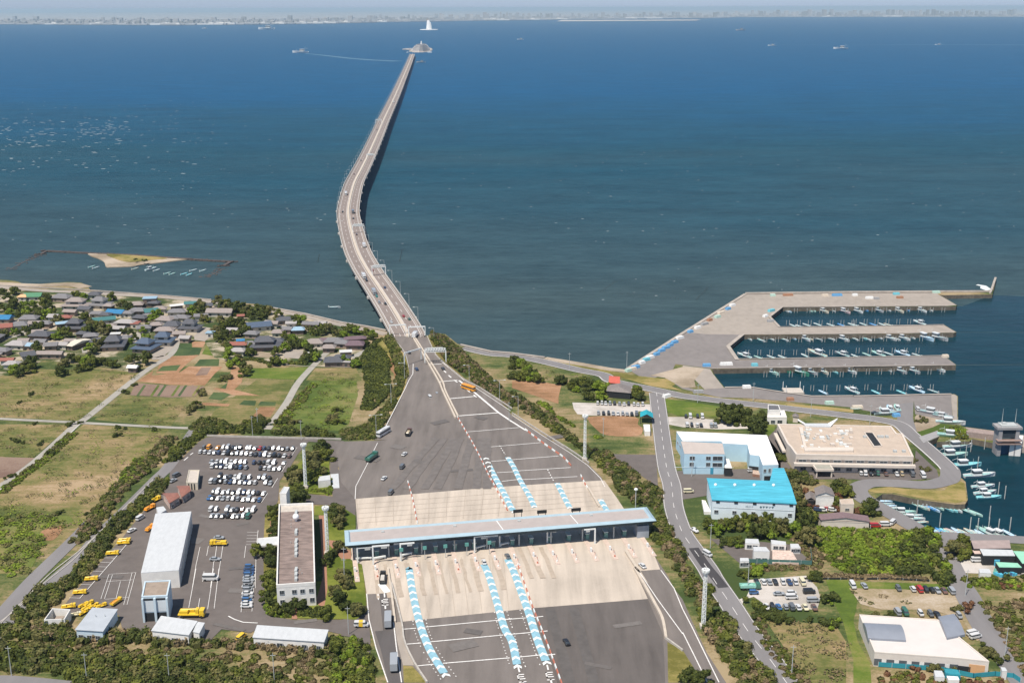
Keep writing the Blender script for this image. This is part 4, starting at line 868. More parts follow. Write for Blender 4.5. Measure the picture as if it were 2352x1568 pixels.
# kindergarten
r, Q = block('nursery_building', 'low white roofed building with two curved grey roofs and orange corner', 'building', 'D 1974,1410 2155,1422 2271.9,1517.5 2203,1510 2009,1495.8', 5.4, mat('warm_white_wall', (.64, .58, .52), .8, .05), mat('warm_white_roof', (.60, .56, .53), .7, .04, .2), .3, .4)
A, B = Q[4], Q[3]
facade(r, A, B, [(.5, .5, 27, 2.4)], mat('shade_glass', (.10, .11, .12), .4, 0), 'window_band', frame=False, proud=.05)
facade(r, A, B, [(.12+k*.15, .5, 1.5, 2.4) for k in range(6)], M_WHITE, 'pillar', frame=False, proud=.12)
facade(r, Q[3], Q[2], [(.62, 0, 5, 3.6)], mat('orange_wall', (.62, .35, .17), .8, .08), 'orange_panel', frame=False)
facade(r, Q[3], Q[2], [(.2, 0, 4, 2.6)], M_DARK, 'door', frame=False)
def barrel(r, s, z, rise, mt):
    P = [q-r.location for q in W(s, ZL+z)]; a, b, c3, d3 = P; rings = []; n = 8
    for k in range(n+1):
        t = k/n; e1 = a.lerp(d3, t); e2 = b.lerp(c3, t); hh = z+rise*math.sin(math.pi*(.12+.88*t)/1.0) if False else z+rise*(1-(2*t-1)**2)*.9+.3
        rings.append([(e1.x, e1.y, z-.6), (e1.x, e1.y, hh), (e2.x, e2.y, hh), (e2.x, e2.y, z-.6)])
    m = MB(); m.loft(rings); return m.build('curved_roof', mt, r)
M_SLATE = mat('slate_metal', (.23, .25, .29), .4, .08, .2)
barrel(r, 'f4 130,745 640,770 725,985 200,955', 5.6, 1.4, M_SLATE)
barrel(r, 'f4 1165,660 1385,622 1540,905 1290,955', 5.6, .9, M_SLATE)
M_TEAL = mat('teal_sheet', (.03, .26, .32), .6, .1)
def fence(s, h, mt, name, label, posts=True, cat='fence'):
    P = W(s); c = P[0]; r = thing(name, label, cat, (c.x, c.y, ZL)); m = MB(); mp = MB()
    for a, b in zip(P, P[1:]):
        a2, b2 = a-c, b-c; q = (a2+b2)/2; m.box(q.x, q.y, .2, (b2-a2).length, .08, h-.2, math.atan2((b2-a2).y, (b2-a2).x))
        n = max(1, int((b2-a2).length/4))
        for k in range(n+1): u = a2.lerp(b2, k/n); mp.box(u.x, u.y, 0, .14, .14, h+.1)
    m.build('panel', mt, r); mp.build('post', M_GALV, r); return r
fence('f4 340,1345 1100,1400 1260,1420 1650,1500 1950,1475 2200,1500 2300,1568', 1.9, M_TEAL, 'sheet_fence', 'teal sheet fence in front of the white nursery roof')
block('garden_store', 'teal roofed store on the teal fence line', 'shed', 'f4 1250,1365 1430,1380 1480,1450 1270,1425', 3, M_TEAL, M_TEAL, 0)
block('garden_store', 'white box shed left of the teal roofed store', 'shed', 'f4 1110,1390 1220,1395 1260,1480 1130,1480', 2.6, M_WHITE, M_ROOFW, 0)
block('garden_store', 'small white roof below the teal roofed store', 'shed', 'f4 1285,1465 1440,1475 1460,1520 1310,1515', 2.4, M_WHITE, M_WR, 0)
block('garden_store', 'white box by the lane right of the nursery', 'shed', 'f4 2030,1345 2090,1350 2120,1395 2050,1400', 3.4, M_WHITE, M_ROOFW, 0)
# small buildings on the right
gable('gazebo', 'teal gable roofed shelter between the sandy lot and the road', 'd2 1760,520 1850,595 1850,625 1760,630', 3.8, .1, M_DARK, M_TEAL, 'shelter', wins=False) if False else None
P = W('d2 1765,600 1945,610 1940,545 1765,530', ZL+3.8); c = centre(P); r = thing('gazebo', 'teal gable roofed shelter between the sandy lot and the road', 'shelter', (c.x, c.y, ZL)); Q = [Vector((p.x-c.x, p.y-c.y, 3.8)) for p in P]
t_ = Vector((0, 0, 1.8)); a, b = (Q[0]+Q[1])/2+t_, (Q[2]+Q[3])/2+t_
m = MB(); m.add(Q+[a, b], [(0, 4, 5, 3), (1, 2, 5, 4), (3, 5, 4, 0), (4, 5, 2, 1)]); m.build('roof', mat('teal_roof', (.02, .33, .40), .5, .06), r)
m = MB(); m.add(Q+[a, b], [(0, 1, 4), (2, 3, 5)]); m.build('gable_wall', M_DARK, r)
for q in Q: m = MB(); m.tube((q.x*.93, q.y*.93, 0), (q.x*.93, q.y*.93, 3.8), .15); m.build('post', M_DARK, r)
block('white_cabin', 'white cabin with blue front below the teal shelter', 'cabin', 'd2 1810,700 1895,700 1905,790 1830,790', 2.8, M_WHITE, M_WR, 0)
M_SL = mat('grey_slate_roof', (.20, .175, .165), .8, .15, 1); M_SLD = mat('dark_slate_roof', (.085, .09, .11), .75, .2, 1)
gable('tiled_house', 'wide house with grey slate roof beneath the red roofed chapel', 'd2 1300,240 1320,155 1640,180 1640,270', 4, 2.4, M_DARK, M_SL, hip=True)
gable('red_chapel', 'small red walled house with steep red roof by the coast road', 'd2 1330,125 1340,65 1480,70 1490,140', 5, 2.8, M_RED, mat('bright_red_roof', (.45, .09, .06), .6, .1), along=1, wins=False)
block('white_house', 'white two storey house with dark roof top beside the coast road', 'house', 'e2 1175,425 1320,430 1345,500 1175,500', 7.2, M_WHITE, mat('dark_roof_top', (.12, .12, .13), .7, .1), .4, .3)
r, Q = block('white_annex', 'lower white extension on the front of the white coast road house', 'house', 'e2 1175,510 1400,505 1435,600 1165,600', 4.2, M_WHITE, M_WHITE, .2, .2)
facade(r, Q[3], Q[2], [(.3, .8, 2, 1.6), (.65, .3, 2.4, 2.2)])
gable('tiled_hut', 'small cream hut with dark roof right of the white house', 'e2 1510,590 1515,560 1595,565 1600,600', 3.4, 1.2, M_HW, M_SL, hip=True)
gable('tiled_house', 'dark roofed two storey house left of the flowering tree', 'e3 1830,285 1810,180 2050,180 2100,290', 7, 1.6, M_WHITE, M_SL)
gable('tiled_annex', 'low dark roofed wing left of the two storey house', 'e3 1700,345 1680,265 1810,245 1830,350', 4, 1.2, M_DARK, M_SL)
r, Q = block('cream_house', 'cream flat roofed house with one small window', 'house', 'e3 2160,335 2340,325 f3 10,400 e3 2180,400', 5, M_HW, M_HR, .2, .2)
facade(r, Q[3], Q[2], [(.5, 2, 1.6, .9)])
r, Q = gable('long_tiled_house', 'long house with dark brown roof and whitish walls beside scrub', 'e3 1905,620 1850,540 f3 200,560 235,645', 4.2, 1.4, M_HW, mat('maroon_roof', (.19, .13, .135), .8, .12, 1), wins=False)
facade(r, Q[0], Q[1], [(.06+k*.12, 1.4, 1.6, 1.3) for k in range(8)])
for nm, lb, s, h in (('prefab_office', 'white prefab office farthest left in the builders yard', 'e3 865,875 1040,880 1060,945 860,935', 3), ('prefab_office', 'two storey white prefab office in the middle of the builders yard', 'e3 970,985 1150,990 1200,1050 980,1045', 5.2),
                     ('prefab_office', 'white prefab with grey roof behind the stacked boards', 'e3 1215,890 1420,915 1425,960 1225,950', 3), ('prefab_office', 'white shelter at the right end of the builders yard', 'e3 1480,945 1590,945 1625,1000 1490,1000', 2.8), ('prefab_office', 'low pinkish white box at the front of the builders yard', 'e3 790,1140 905,1140 915,1180 790,1185', 3)):
    r, Q = block(nm, lb, 'cabin', s, h, M_WHITE, M_ROOFW, 0)
    facade(r, Q[3], Q[2], [(.3, 1.0, 1.8, 1.2), (.7, 1.0, 1.8, 1.2)])
r, Q = block('board_stack', 'pinkish stacks of boards laid out in the builders yard', 'stack', 'e3 1235,1030 1500,1040 1600,1210 1235,1205', .9, M_PINKW, mat('board_top', (.58, .45, .38), .8, .25, .8), 0)
fence('e3 870,1215 1780,1240 1760,1060', 2.0, mat('green_net', (.07, .16, .14), .8, .1), 'net_fence', 'dark green net fence along the front of the builders yard')
fence('f3 -700,1440 0,1445 500,1440 1050,1470', .9, M_DARK, 'low_fence', 'low dark fence between the scrub wood and the parking meadow')
M_MINT = mat('mint_roof', (.28, .58, .42), .6, .1, .4)
for nm, lb, s, h, wl, rf in (('fishing_shed', 'long shed with faded pinkish brown roof along the quay road', 'f3 1620,900 2150,895 2170,1005 1660,1010', 4.6, M_DARK, mat('faded_brown_roof', (.34, .27, .25), .8, .12, .3)), ('fishing_shed', 'open shed with pale grey roof over a black opening', 'f3 1740,1015 2190,1030 2230,1110 1790,1105', 4.4, M_DARK, M_ROOFW),
                             ('fishing_shed', 'little shed with pink roof left of the pale roofed shed', 'f3 1640,1035 1735,1020 1780,1080 1670,1080', 3.6, M_DARK, M_PINKW), ('fishing_shed', 'mint green roofed shed at the right edge', 'f3 2200,1045 2360,1050 2500,1200 2330,1215', 4.4, M_DARK, M_MINT),
                             ('fishing_shed', 'low mint green roof in front of the nets', 'f3 1960,1195 2260,1210 2320,1270 2010,1265', 3.2, M_DARK, M_MINT), ('fishing_shed', 'blue topped crate shed below the pale roofed shed', 'f3 1940,1130 2015,1130 2020,1170 1945,1175', 2.6, mat('sky_blue', (.10, .45, .65), .6, .1), mat('sky_blue_top', (.10, .45, .65), .6, .1)),
                             ('net_shelter', 'white covered net shelter on the gravel by the lane', 'f3 1730,1290 1870,1290 1900,1350 1740,1345', 2.8, M_WHITE, M_ROOFW)):
    block(nm, lb, 'shed', s, h, wl, rf, 0)
rs = random.Random(21); CL = [mat('tub_%d' % i, c, .6, .1) for i, c in enumerate(((.10, .25, .50), (.05, .12, .25), (.55, .52, .45), (.12, .35, .30), (.35, .30, .28), (.08, .40, .55)))]
for k in range(34):
    p = W1('f3 %d,%d' % (rs.uniform(1950, 2330), rs.uniform(1290, 1400))); o = MB(); o.box(0, 0, 0, rs.uniform(.8, 2), rs.uniform(.8, 1.8), rs.uniform(.5, 1.3), rs.uniform(0, 3), .85, .85); ci = rs.randrange(6); o = o.build('fishing_tub', CL[ci]); o.location = p
    tag(o, '%s fish tub or net pile, %s from the mint roofed shed outwards' % (('blue', 'navy', 'cream', 'green', 'grey', 'turquoise')[ci], ordw(k, 34)), 'tub', '%s tubs cluttered by the mint shed' % ('blue', 'navy', 'cream', 'green', 'grey', 'turquoise')[ci])
# storage along the mole and quays
k = 0
for s in 'd1 1600,1440;d1 1660,1420;d1 1700,1395;d1 1790,1330;d1 1850,1290;d1 1900,1260;d1 1990,1215;d1 2060,1165;d1 2120,1125;d1 2180,1090;d1 2240,1050;d1 2310,990;e1 105,905;e1 205,850;e1 300,800;e1 370,745;e1 480,700;e1 530,645;e1 625,590;e1 685,540;e1 1220,615;e1 1140,690;e1 1210,760;e1 1450,400;e1 1240,405;e1 1960,405;e1 2125,402;f1 20,400;f1 590,385;f1 220,440;f1 320,450;f1 640,435;f1 1140,360;f1 1265,1245;e1 330,1370;e1 600,1352;e1 990,1365;d2 2130,325;e2 215,265;e2 1480,370;e2 2020,420;f2 55,480;f2 590,590;e2 880,200'.split(';'):
    p = W1(s); ci = (k*7+3) % 8; cols = ('white', 'blue', 'cream', 'pale green', 'rust', 'grey', 'white', 'turquoise'); cc = ((.7, .7, .68), (.12, .32, .55), (.6, .52, .42), (.4, .55, .47), (.33, .17, .10), (.3, .3, .3), (.7, .7, .68), (.15, .45, .52))
    if s in ('d1 2060,1165', 'd1 2120,1125', 'd1 1990,1215', 'e1 105,905', 'd1 2180,1090'): ci = 1
    big = s in ('e1 600,1352', 'e1 2125,402', 'e1 1450,400'); m = MB(); m.box(0, 0, 0, 8 if big else 4+k % 3, 2.6, 1.7, (.0 if big else .65) if s[0] == 'd' or k < 22 else .1, .9, .8)
    o = m.build('gear_pile', mat('gear_%s' % cols[ci].replace(' ', '_'), cc[ci], .7, .2, 2)); o.location = p
    tag(o, '%s covered gear pile, %s along the harbour edge from the shore' % (cols[ci], ordw(k, 44, 'near')), 'gear pile', 'covered gear along the mole and quays'); k += 1
# lock gate tower on the right
P = W('f2 1965,655 2220,665 2220,700 1965,690', ZL+12.5); c = centre(P); r = thing('lock_gate', 'grey lock gate tower with control room over the harbour mouth', 'lock gate', (c.x, c.y-3, 0))
wd = 11; M_CG = mat('tower_concrete', (.30, .29, .29), .8, .12)
for sx in (-1, 1):
    m = MB(); m.box(sx*(wd/2-1.3), 0, -1, 1.8, 6, 15); m.build('pillar', M_CG, r)
m = MB(); m.box(0, 0, 14, wd+1.4, 7, 1.2); m.build('top_deck', M_CG, r)
m = MB(); m.box(0, 0, 9.5, wd-2.6, 5, 4.5); m.build('control_room', M_GLASS, r)
m = MB(); m.box(0, -3, 6.5, wd+1, 3, .6); m.box(0, -3, 8.2, wd+1, 3, .5); m.build('walkway', mat('rust_walkway', (.28, .20, .17), .8, .15), r)
m = MB(); m.box(0, 0, -1, wd-3.6, 1.2, 5.5); m.build('gate_leaf', mat('navy_gate', (.02, .09, .17), .5, .1), r)
m = MB(); m.box(0, 0, 15.2, wd-3, 5, .8); m.box(-2, 0, 16, 2, 2, .8); m.build('roof_housing', M_GALV, r)
for x in (-3, 3.6): m = MB(); m.tube((x, 0, 17), (x, 0, 24), .16, .06); m.build('mast', M_GALV, r)
o = MB(); P = W('f2 1545,738 1975,795 1975,850 1560,800', 6); o.prism([Vector((p.x, p.y, 0)) for p in P], -1, 6); o = o.build('sheet_pile_wall', mat('sheet_piling', (.30, .235, .21), .85, .25, .9, sx=3)); tag(o, 'brown sheet pile wall running left from the lock gate tower', 'wall')
o = MB(); P = W('f2 2165,850 2340,850 2320,960 2160,950', 7); o.prism([Vector((p.x, p.y, 0)) for p in P], -1, 7); o = o.build('gate_abutment', M_WHITE); tag(o, 'white concrete block right of the lock gate tower', 'wall')
P = W('f2 900,880 1160,790 1185,865 965,962', ZL+.1); o = MB(); o.prism([Vector((p.x, p.y, 0)) for p in P], ZL-.8, ZL+.35); o = o.build('culvert_bridge', M_TRACK if False else M_CG); tag(o, 'short concrete bridge over the dark channel mouth', 'bridge')
# ---------------- the long bridge ----------------
BR = [(-62, 583, 7), (762.6, 890.7, 975.8, 9.9), (712.6, 867, 942, 11.5), (662.5, 837, 907, 12.8), (612.5, 809, 869, 14), (567.7, 788, 847, 14.5), (506.4, 774, 829, 15), (473, 776, 826, 15), (423, 790, 836, 15), (389.6, 807, 852, 15), (356, 826, 866, 15), (306, 852, 885, 15), (274.5, 866, 898, 15), (212, 898, 924, 15), (149.5, 928.5, 947, 14), (124.5, 938, 957, 12)]
CL0 = []
for v, l, rr, h in BR[1:]:
    a, b = at((l, v), h), at((rr, v), h); CL0.append((a+b)/2)
a, b = L[0], Rr[0]; CL0[0:0] = [Vector(((a.x+b.x)/2, a.y-2, zramp(772)-.15))]
BC = smooth(CL0, 14); HW2 = 11.6
bridge = thing('sea_bridge', 'long grey road bridge curving across the bay to the far island', 'bridge', (BC[0].x, BC[0].y, 0))
BO = bridge.location.copy(); BL = [p-Vector((BO.x, BO.y, 0)) for p in BC]
def side(P, off, dz=0):
    o = []
    for i, p in enumerate(P):
        d = P[min(i+1, len(P)-1)]-P[max(i-1, 0)]; n = Vector((-d.y, d.x, 0)).normalized(); o.append(p+n*off+Vector((0, 0, dz)))
    return o
def beam(P, o0, o1, z0, z1):
    """ solid bar along the path between lateral offsets o0..o1 and heights z0..z1 """
    A, B, C2, D = side(P, o0, z0), side(P, o1, z0), side(P, o1, z1), side(P, o0, z1); n = len(P)
    m = MB(); m.loft([[A[i], B[i], C2[i], D[i]] for i in range(n)]); return m
M_DECK = road_mat('bridge_deck', (.235, .195, .175), streak=.15, sx=.5)
beam(BL, -HW2, HW2, -.5, 0).build('deck', M_DECK, bridge)
M_BCON = mat('bridge_concrete', (.47, .44, .40), .8, .1, .2)
beam(BL, -6.5, 6.5, -4, -.5).build('girder', mat('girder_grey', (.40, .43, .44), .7, .1, .2), bridge)
for sg in (-1, 1):
    lo, hi = sorted((sg*(HW2-.05), sg*(HW2-.6))); beam(BL, lo, hi, -.9, 1.15).build('parapet', M_BCON, bridge)
    lo, hi = sorted((sg*(HW2-2.2), sg*(HW2-1.9))); beam(BL, lo, hi, 0, .5).build('side_kerb', M_BCON, bridge)
beam(BL, -1.0, 1.0, 0, .85).build('median_barrier', mat('median_cream', (.52, .45, .37), .8, .1), bridge)
m = MB()
for off in (-4.9, 4.9):
    acc = 0; cur = []
    S = side(BL, off, .04)
    for a, b in zip(S, S[1:]):
        Ln = (b-a).length; k = int(Ln/2)+1
        for j in range(k):
            if (acc % 20) < 8: cur.append(a.lerp(b, j/k))
            else:
                if len(cur) > 1: m.ribbon(cur, .22)
                cur = []
            acc += Ln/k
m.build('lane_lines', M_LINE, bridge)['kind'] = 'stuff'
m = MB()
for off in (-1.7, 1.7, -8.6, 8.6): m.strip(side(BL, off+.15, .045), side(BL, off-.15, .045))
m.build('edge_lines', M_LINE, bridge)
# piers, shared mesh
m = MB(); m.box(0, 0, -3, 5, 4, 30); m.box(0, 0, 9-.0, 12, 4, 1.6, 0); pier_m = m.mesh('pier'); pier_m.materials.append(mat('pier_concrete', (.42, .42, .40), .85, .15, .3))
acc = 0; nxt = 60; cnt = 0; dist = [0]
for a, b in zip(BL, BL[1:]):
    dist.append(dist[-1]+(b-a).length)
TOT = dist[-1]
def bpos(s):
    for i in range(len(dist)-1):
        if dist[i+1] >= s: t = (s-dist[i])/(dist[i+1]-dist[i]); d = BC[i+1]-BC[i]; return BC[i].lerp(BC[i+1], t), math.atan2(d.y, d.x)
    d = BC[-1]-BC[-2]; return BC[-1], math.atan2(d.y, d.x)
s = 45
while s < TOT-20:
    p, a = bpos(s); m = MB(); top = p.z-4; m.box(0, 0, -3, 3.4, 7, top+1.4); m.box(0, 0, top-1.6, 3.6, 12.5, 1.6)
    o = m.build('pier', pier_m.materials[0], bridge); o.location = (p.x-BO.x, p.y-BO.y, 0); o.rotation_euler.z = a
    # small service bays that stick out of the parapet over every pier
    if s < 2600:
        m = MB(); m.box(0, 0, 0, 3, 2*HW2+2.2, 1.6); o = m.build('service_bay', M_BCON, bridge); o.location = (p.x-BO.x, p.y-BO.y, p.z-1.75); o.rotation_euler.z = a
    s += 62
# street lamps
LM = {}
def lamp_parts(double=False):
    key = double
    if key not in LM:
        m = MB(); m.tube((0, 0, 0), (0, 0, 11), .14, .09); pm = m.mesh('lamp_post'); pm.materials.append(M_GALV)
        m = MB(); m.tube((0, 0, 10.9), (-2.6, 0, 11.1), .08); m.tube((0, 0, 10.9), (2.6, 0, 11.1), .08) if double else None; am = m.mesh('lamp_arm'); am.materials.append(M_GALV)
        m = MB(); m.box(-2.9, 0, 10.95, 1.1, .4, .22); m.box(2.9, 0, 10.95, 1.1, .4, .22) if double else None; hm_ = m.mesh('lamp_head'); hm_.materials.append(M_STEELW)
        LM[key] = (pm, am, hm_)
    return LM[key]
def lamp(loc, rz, label, double=False, group='street lamps'):
    t = thing('street_lamp', label, 'street lamp', loc, rz, group)
    for n_, me in zip(('post', 'arm', 'lamp_head'), lamp_parts(double)): link(n_, me, t)
    return t
# bridge lamps: outer side of each bend
sL = []; s = 30; 
while s < TOT-100:
    sL.append(s); s += 36 if s < 900 else 50
sL = [(s, 1 if s > 330 else -1) for s in sL]
for k, (s, sg) in enumerate(sL):
    p, a = bpos(s); nn = Vector((-math.sin(a), math.cos(a), 0)); q = p+nn*(HW2-.3)*sg
    lamp((q.x, q.y, p.z), a+sg*math.pi/2, 'thin lamp on the bridge parapet, %s from the shore end' % ordw(k, len(sL), 'near'), group='lamps along the sea bridge')
for i, (s, nm, db) in enumerate((('c2 687,405', 'second lamp up the left side of the road from the parked bus', 1), ('c2 482,850', 'lamp beside the parked white and blue bus', 1), ('c1 872,1568', 'lamp on the left verge below the sign gantry', 0), ('c2 1762,130', 'tall lamp beside the orange bus', 0), ('c2 2180,350', 'lamp in the shrubs right of the orange bus', 1),
                                ('d2 85,580', 'lamp leaning over the shrubs right of the white cross lines', 0), ('c1 1278,1060', 'lamp at the right end of the bridge over the shrubs', 0), ('a2 0,0', '', 0))[:-1]):
    p = at(pts(s)[0], ZL+1.5); lamp((p.x, p.y, p.z), .2, nm, bool(db), 'road lamps by the toll plaza')
for k, s in enumerate(('a4 160,1465', 'a4 1200,1560', 'a4 2335,1568', 'b4 1430,1568', 'c4 45,50', 'c4 100,900', 'e4 1500,1450', 'd2 1255,880', 'd1 790,1420', 'd1 1580,1400', 'e2 205,400', 'e2 970,380', 'e2 1760,600', 'f2 225,700', 'e2 125,1420', 'e4 895,290', 'e3 380,1010', 'f4 1540,370', 'f4 2085,1190', 'c3 45,1500', 'b2 1200,740', 'b2 1130,860', 'b2 1800,920', 'c2 2310,660')):
    p = W1(s); t = thing('utility_pole', 'thin grey pole, %s of the poles beside the lanes' % ordw(k, 24), 'pole', (p.x, p.y, ZL), 0, 'thin poles beside the lanes and fields')
    m = MB(); m.tube((0, 0, 0), (0, 0, 11), .16, .1); m.build('post', M_GALV, t); m = MB(); m.box(0, 0, 10.2, 1.8, .12, .12); m.build('crossarm', M_GALV, t)
# sign gantries
def gantry(p0, p1, h, label, truss=1, legs=(0, 1), z=None, deep=1.2):
    c2 = (p0+p1)/2; Ln = (p1-p0).length; t = thing('sign_gantry', label, 'sign gantry', (c2.x, c2.y, p0.z), math.atan2((p1-p0).y, (p1-p0).x), 'white sign gantries over the road')
    for q in legs:
        for dy in ((-deep/2, deep/2) if truss > 1 else (0,)):
            m = MB(); m.box((q-.5)*Ln, dy, 0, .45, .45, h+.6); m.build('leg', M_STEELW, t)
    m = MB()
    if truss > 1:
        for dy in (-deep/2, deep/2):
            m.box(0, dy, h, Ln, .25, .3); m.box(0, dy, h+1.3, Ln, .25, .3)
        n = int(Ln/1.6)
        for k in range(n): x = -Ln/2+(k+.5)*Ln/n; m.tube((x-Ln/n/2, -deep/2, h+.1), (x+Ln/n/2, deep/2, h+1.4), .1); m.box(x, 0, h+1.35, .16, deep, .16)
        m.build('truss', M_STEELW, t)
        m = MB(); m.box(0, -.1+deep/2+.3, h-.6, Ln*.75, .2, 2.6); m.build('sign_board', M_GALV, t)
    else:
        m.box(0, 0, h, Ln, .5, .7); m.build('beam', M_STEELW, t)
def zr(p): return Vector((p[0], p[1], p[2]))
z1 = zramp(800)
gantry(at(pts('c1 870,1340')[0], z1), at(pts('c1 1100,1270')[0], z1), 6.5, 'white sign gantry across the left carriageway at the foot of the bridge', 1)
gantry(at(pts('c1 1150,1310')[0], z1), at(pts('c1 1440,1300')[0], z1), 6.5, 'double truss sign gantry across the right carriageway at the foot of the bridge', 2, deep=3.5)
def bgantry(s, sg, label, w=9.5, tr=2):
    p, a = bpos(s); nn = Vector((-math.sin(a), math.cos(a), 0)); gantry(p+nn*sg*.9, p+nn*sg*HW2, 6.5, label, tr)
def sof(v): # arclength of the bridge at image row v
    best = None
    for i, p in enumerate(BC):
        q = CROT.transposed() @ (p-Vector((0, 0, CAMH))); vv = 784-FPX*q.y/-q.z
        if best is None or abs(vv-v) < best[0]: best = (abs(vv-v), dist[i])
    return best[1]
bgantry(sof(775), -1, 'thin white frame over the right lanes where the bridge meets land', tr=1); bgantry(sof(768), 1, 'thin white frame over the left lanes where the bridge meets land', tr=1)
bgantry(sof(632), -1, 'white sign gantry on the bridge just before its bend'); bgantry(sof(537), -1, 'white sign gantry at the bend of the bridge'); bgantry(sof(367), -1, 'white sign gantry on the middle of the bridge'); bgantry(sof(284), 1, 'white sign gantry far out on the left lanes of the bridge')
# floodlight masts
def mast(s, h, label):
    p = W1(s); t = thing('floodlight_mast', label, 'light mast', (p.x, p.y, ZL), 0, 'tall white floodlight masts'); w0, w1 = .62, .5
    for sx in (-1, 1):
        for sy in (-1, 1):
            m = MB(); m.tube((sx*w0, sy*w0, 0), (sx*w1, sy*w1, h), .12, n=4); m.build('leg', M_STEELW, t)
    m = MB(); n = int(h/1.8)
    for k in range(n):
        z, w = k*h/n, w0+(w1-w0)*k/n; zz = z+h/n
        m.box(0, -w, z, 2*w, .1, .3); m.box(0, w, z, 2*w, .1, .3); m.box(-w, 0, z, .1, 2*w, .3); m.box(w, 0, z, .1, 2*w, .3); m.tube((-w, -w, z), (w, -w, zz), .09, n=4); m.tube((w, -w, z), (w, w, zz), .09, n=4)
    m.box(-w0+.5, -w0+.1, 0, .3, .08, h); m.build('lattice', M_STEELW, t)
    m = MB(); m.box(0, 0, 0, 2.4, 2.4, 1.2); m.build('footing', M_CONCB, t)
    m = MB(); m.tube((0, 0, h), (0, 0, h+.4), 1.25, 1.25, 10); m.build('platform', M_STEELW, t)
    for k in range(8):
        a = k*math.pi/4; m = MB(); m.box(1.05*math.cos(a), 1.05*math.sin(a), h+.5, .75, .75, .8, a); m.build('floodlight', M_STEELW, t)
mast('b3 1860,180', 20.5, 'white lattice floodlight mast at the corner of the car park'); mast('b3 2162,1090', 19.5, 'white lattice floodlight mast right of the long office')
mast('d2 1000,1190', 22, 'white lattice floodlight mast among shrubs below the sandy lot'); mast('e4 282,800', 21.5, 'white lattice floodlight mast beside the local road at bottom right')
p = W1('d3 1700,470'); t = thing('floodlight_mast', 'short pole with white lamp cluster behind the right end of the toll roof', 'light mast', (p.x, p.y, ZL), 0, 'tall white floodlight masts')
m = MB(); m.tube((0, 0, 0), (0, 0, 9), .2); m.build('post', M_GALV, t); m = MB(); m.ball((0, 0, 9.4), .9, 8, 5, .7); m.build('lamp_head', M_STEELW, t)
# ---------------- island at the end of the bridge, ventilation tower ----------------
e = BC[-1]; di = (BC[-1]-BC[-2]).normalized(); rz = math.atan2(di.y, di.x); q = at((954, 121), 0)
t = thing('service_island', 'ship shaped parking island at the far end of the bridge', 'island', (q.x+5, q.y+330, 0), math.pi/2+.04); M_IS = mat('island_pale', (.52, .49, .46), .8, .1, .02)
def ell(a, b, z, n=20, x0=0, y0=0, p=2.6): return [(x0+a*math.copysign(abs(math.cos(2*math.pi*i/n))**(2/p), math.cos(2*math.pi*i/n)), y0+b*math.copysign(abs(math.sin(2*math.pi*i/n))**(2/p), math.sin(2*math.pi*i/n)), z) for i in range(n)]
m = MB(); m.loft([ell(330, 62, -2), ell(325, 56, 4)]); m.build('rubble_base', M_WALLC, t)
for k, (a, b, x0) in enumerate(((255, 46, -40), (245, 43, -35), (230, 39, -20), (205, 34, 0), (160, 27, 20))):
    m = MB(); m.loft([ell(a, b, 4+k*5, x0=x0), ell(a, b, 4+k*5+4, x0=x0)]); m.build('car_deck', M_IS, t)
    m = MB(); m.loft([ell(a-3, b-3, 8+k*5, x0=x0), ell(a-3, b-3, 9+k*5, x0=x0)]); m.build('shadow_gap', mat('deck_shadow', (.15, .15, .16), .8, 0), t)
m = MB(); m.tube((60, 0, 28), (60, 0, 46), 5, 2.5, 8); m.build('tower', M_WHITE, t)
for k, (x, y) in enumerate(((-330, 62), (-345, -68))):
    m = MB(); m.box(x, y*.8, 0, 40, 5, 4, .5*(1 if k else -1)); m.build('mooring_arm', M_STEELW, t)
m = MB()
for k in range(10): a0, a1 = k*.3+.2, k*.3+.5; m.tube((-230+55*math.cos(a0), 40+45*math.sin(a0), 8+k), (-230+55*math.cos(a1), 40+45*math.sin(a1), 9+k), 4, n=4)
m.build('spiral_ramp', M_IS, t)
q = at((985.5, 69), 0); t = thing('ventilation_tower', 'white sail shaped ventilation tower standing far out in the bay', 'tower', (q.x, q.y, 0))
m = MB(); m.tube((0, 0, -2), (0, 0, 6), 95, 90, 32); m.build('round_base', mat('pale_base', (.60, .62, .62), .8, .05, .01), t)
M_SAIL = mat('sail_white', (.86, .84, .80), .6, .03, .02)
m = MB(); m.loft([[(x0*f-4*g, y0*f*.7, z) for x0, y0, _ in ell(29, 29, 0, 16, p=2)] for f, z, g in ((1, 6, 0), (.88, 35, .2), (.70, 62, .6), (.48, 84, 1.2), (.30, 94, 1.6))]); m.build('large_sail', M_SAIL, t)
m = MB(); m.loft([[(x0*f+14, y0*f*.7, z) for x0, y0, _ in ell(17, 17, 0, 14, p=2)] for f, z in ((.9, 6), (.75, 40), (.4, 66), (.25, 74))]); m.build('small_sail', M_SAIL, t)
for k, (x, y) in enumerate(((-20, 96), (-8, 104), (6, 98))):
    m = MB(); m.tube((x, 0, 90), (x-6, 0, y+8), 1.6); m.build('derrick', mat('orange_steel', (.55, .30, .15), .6, 0), t)

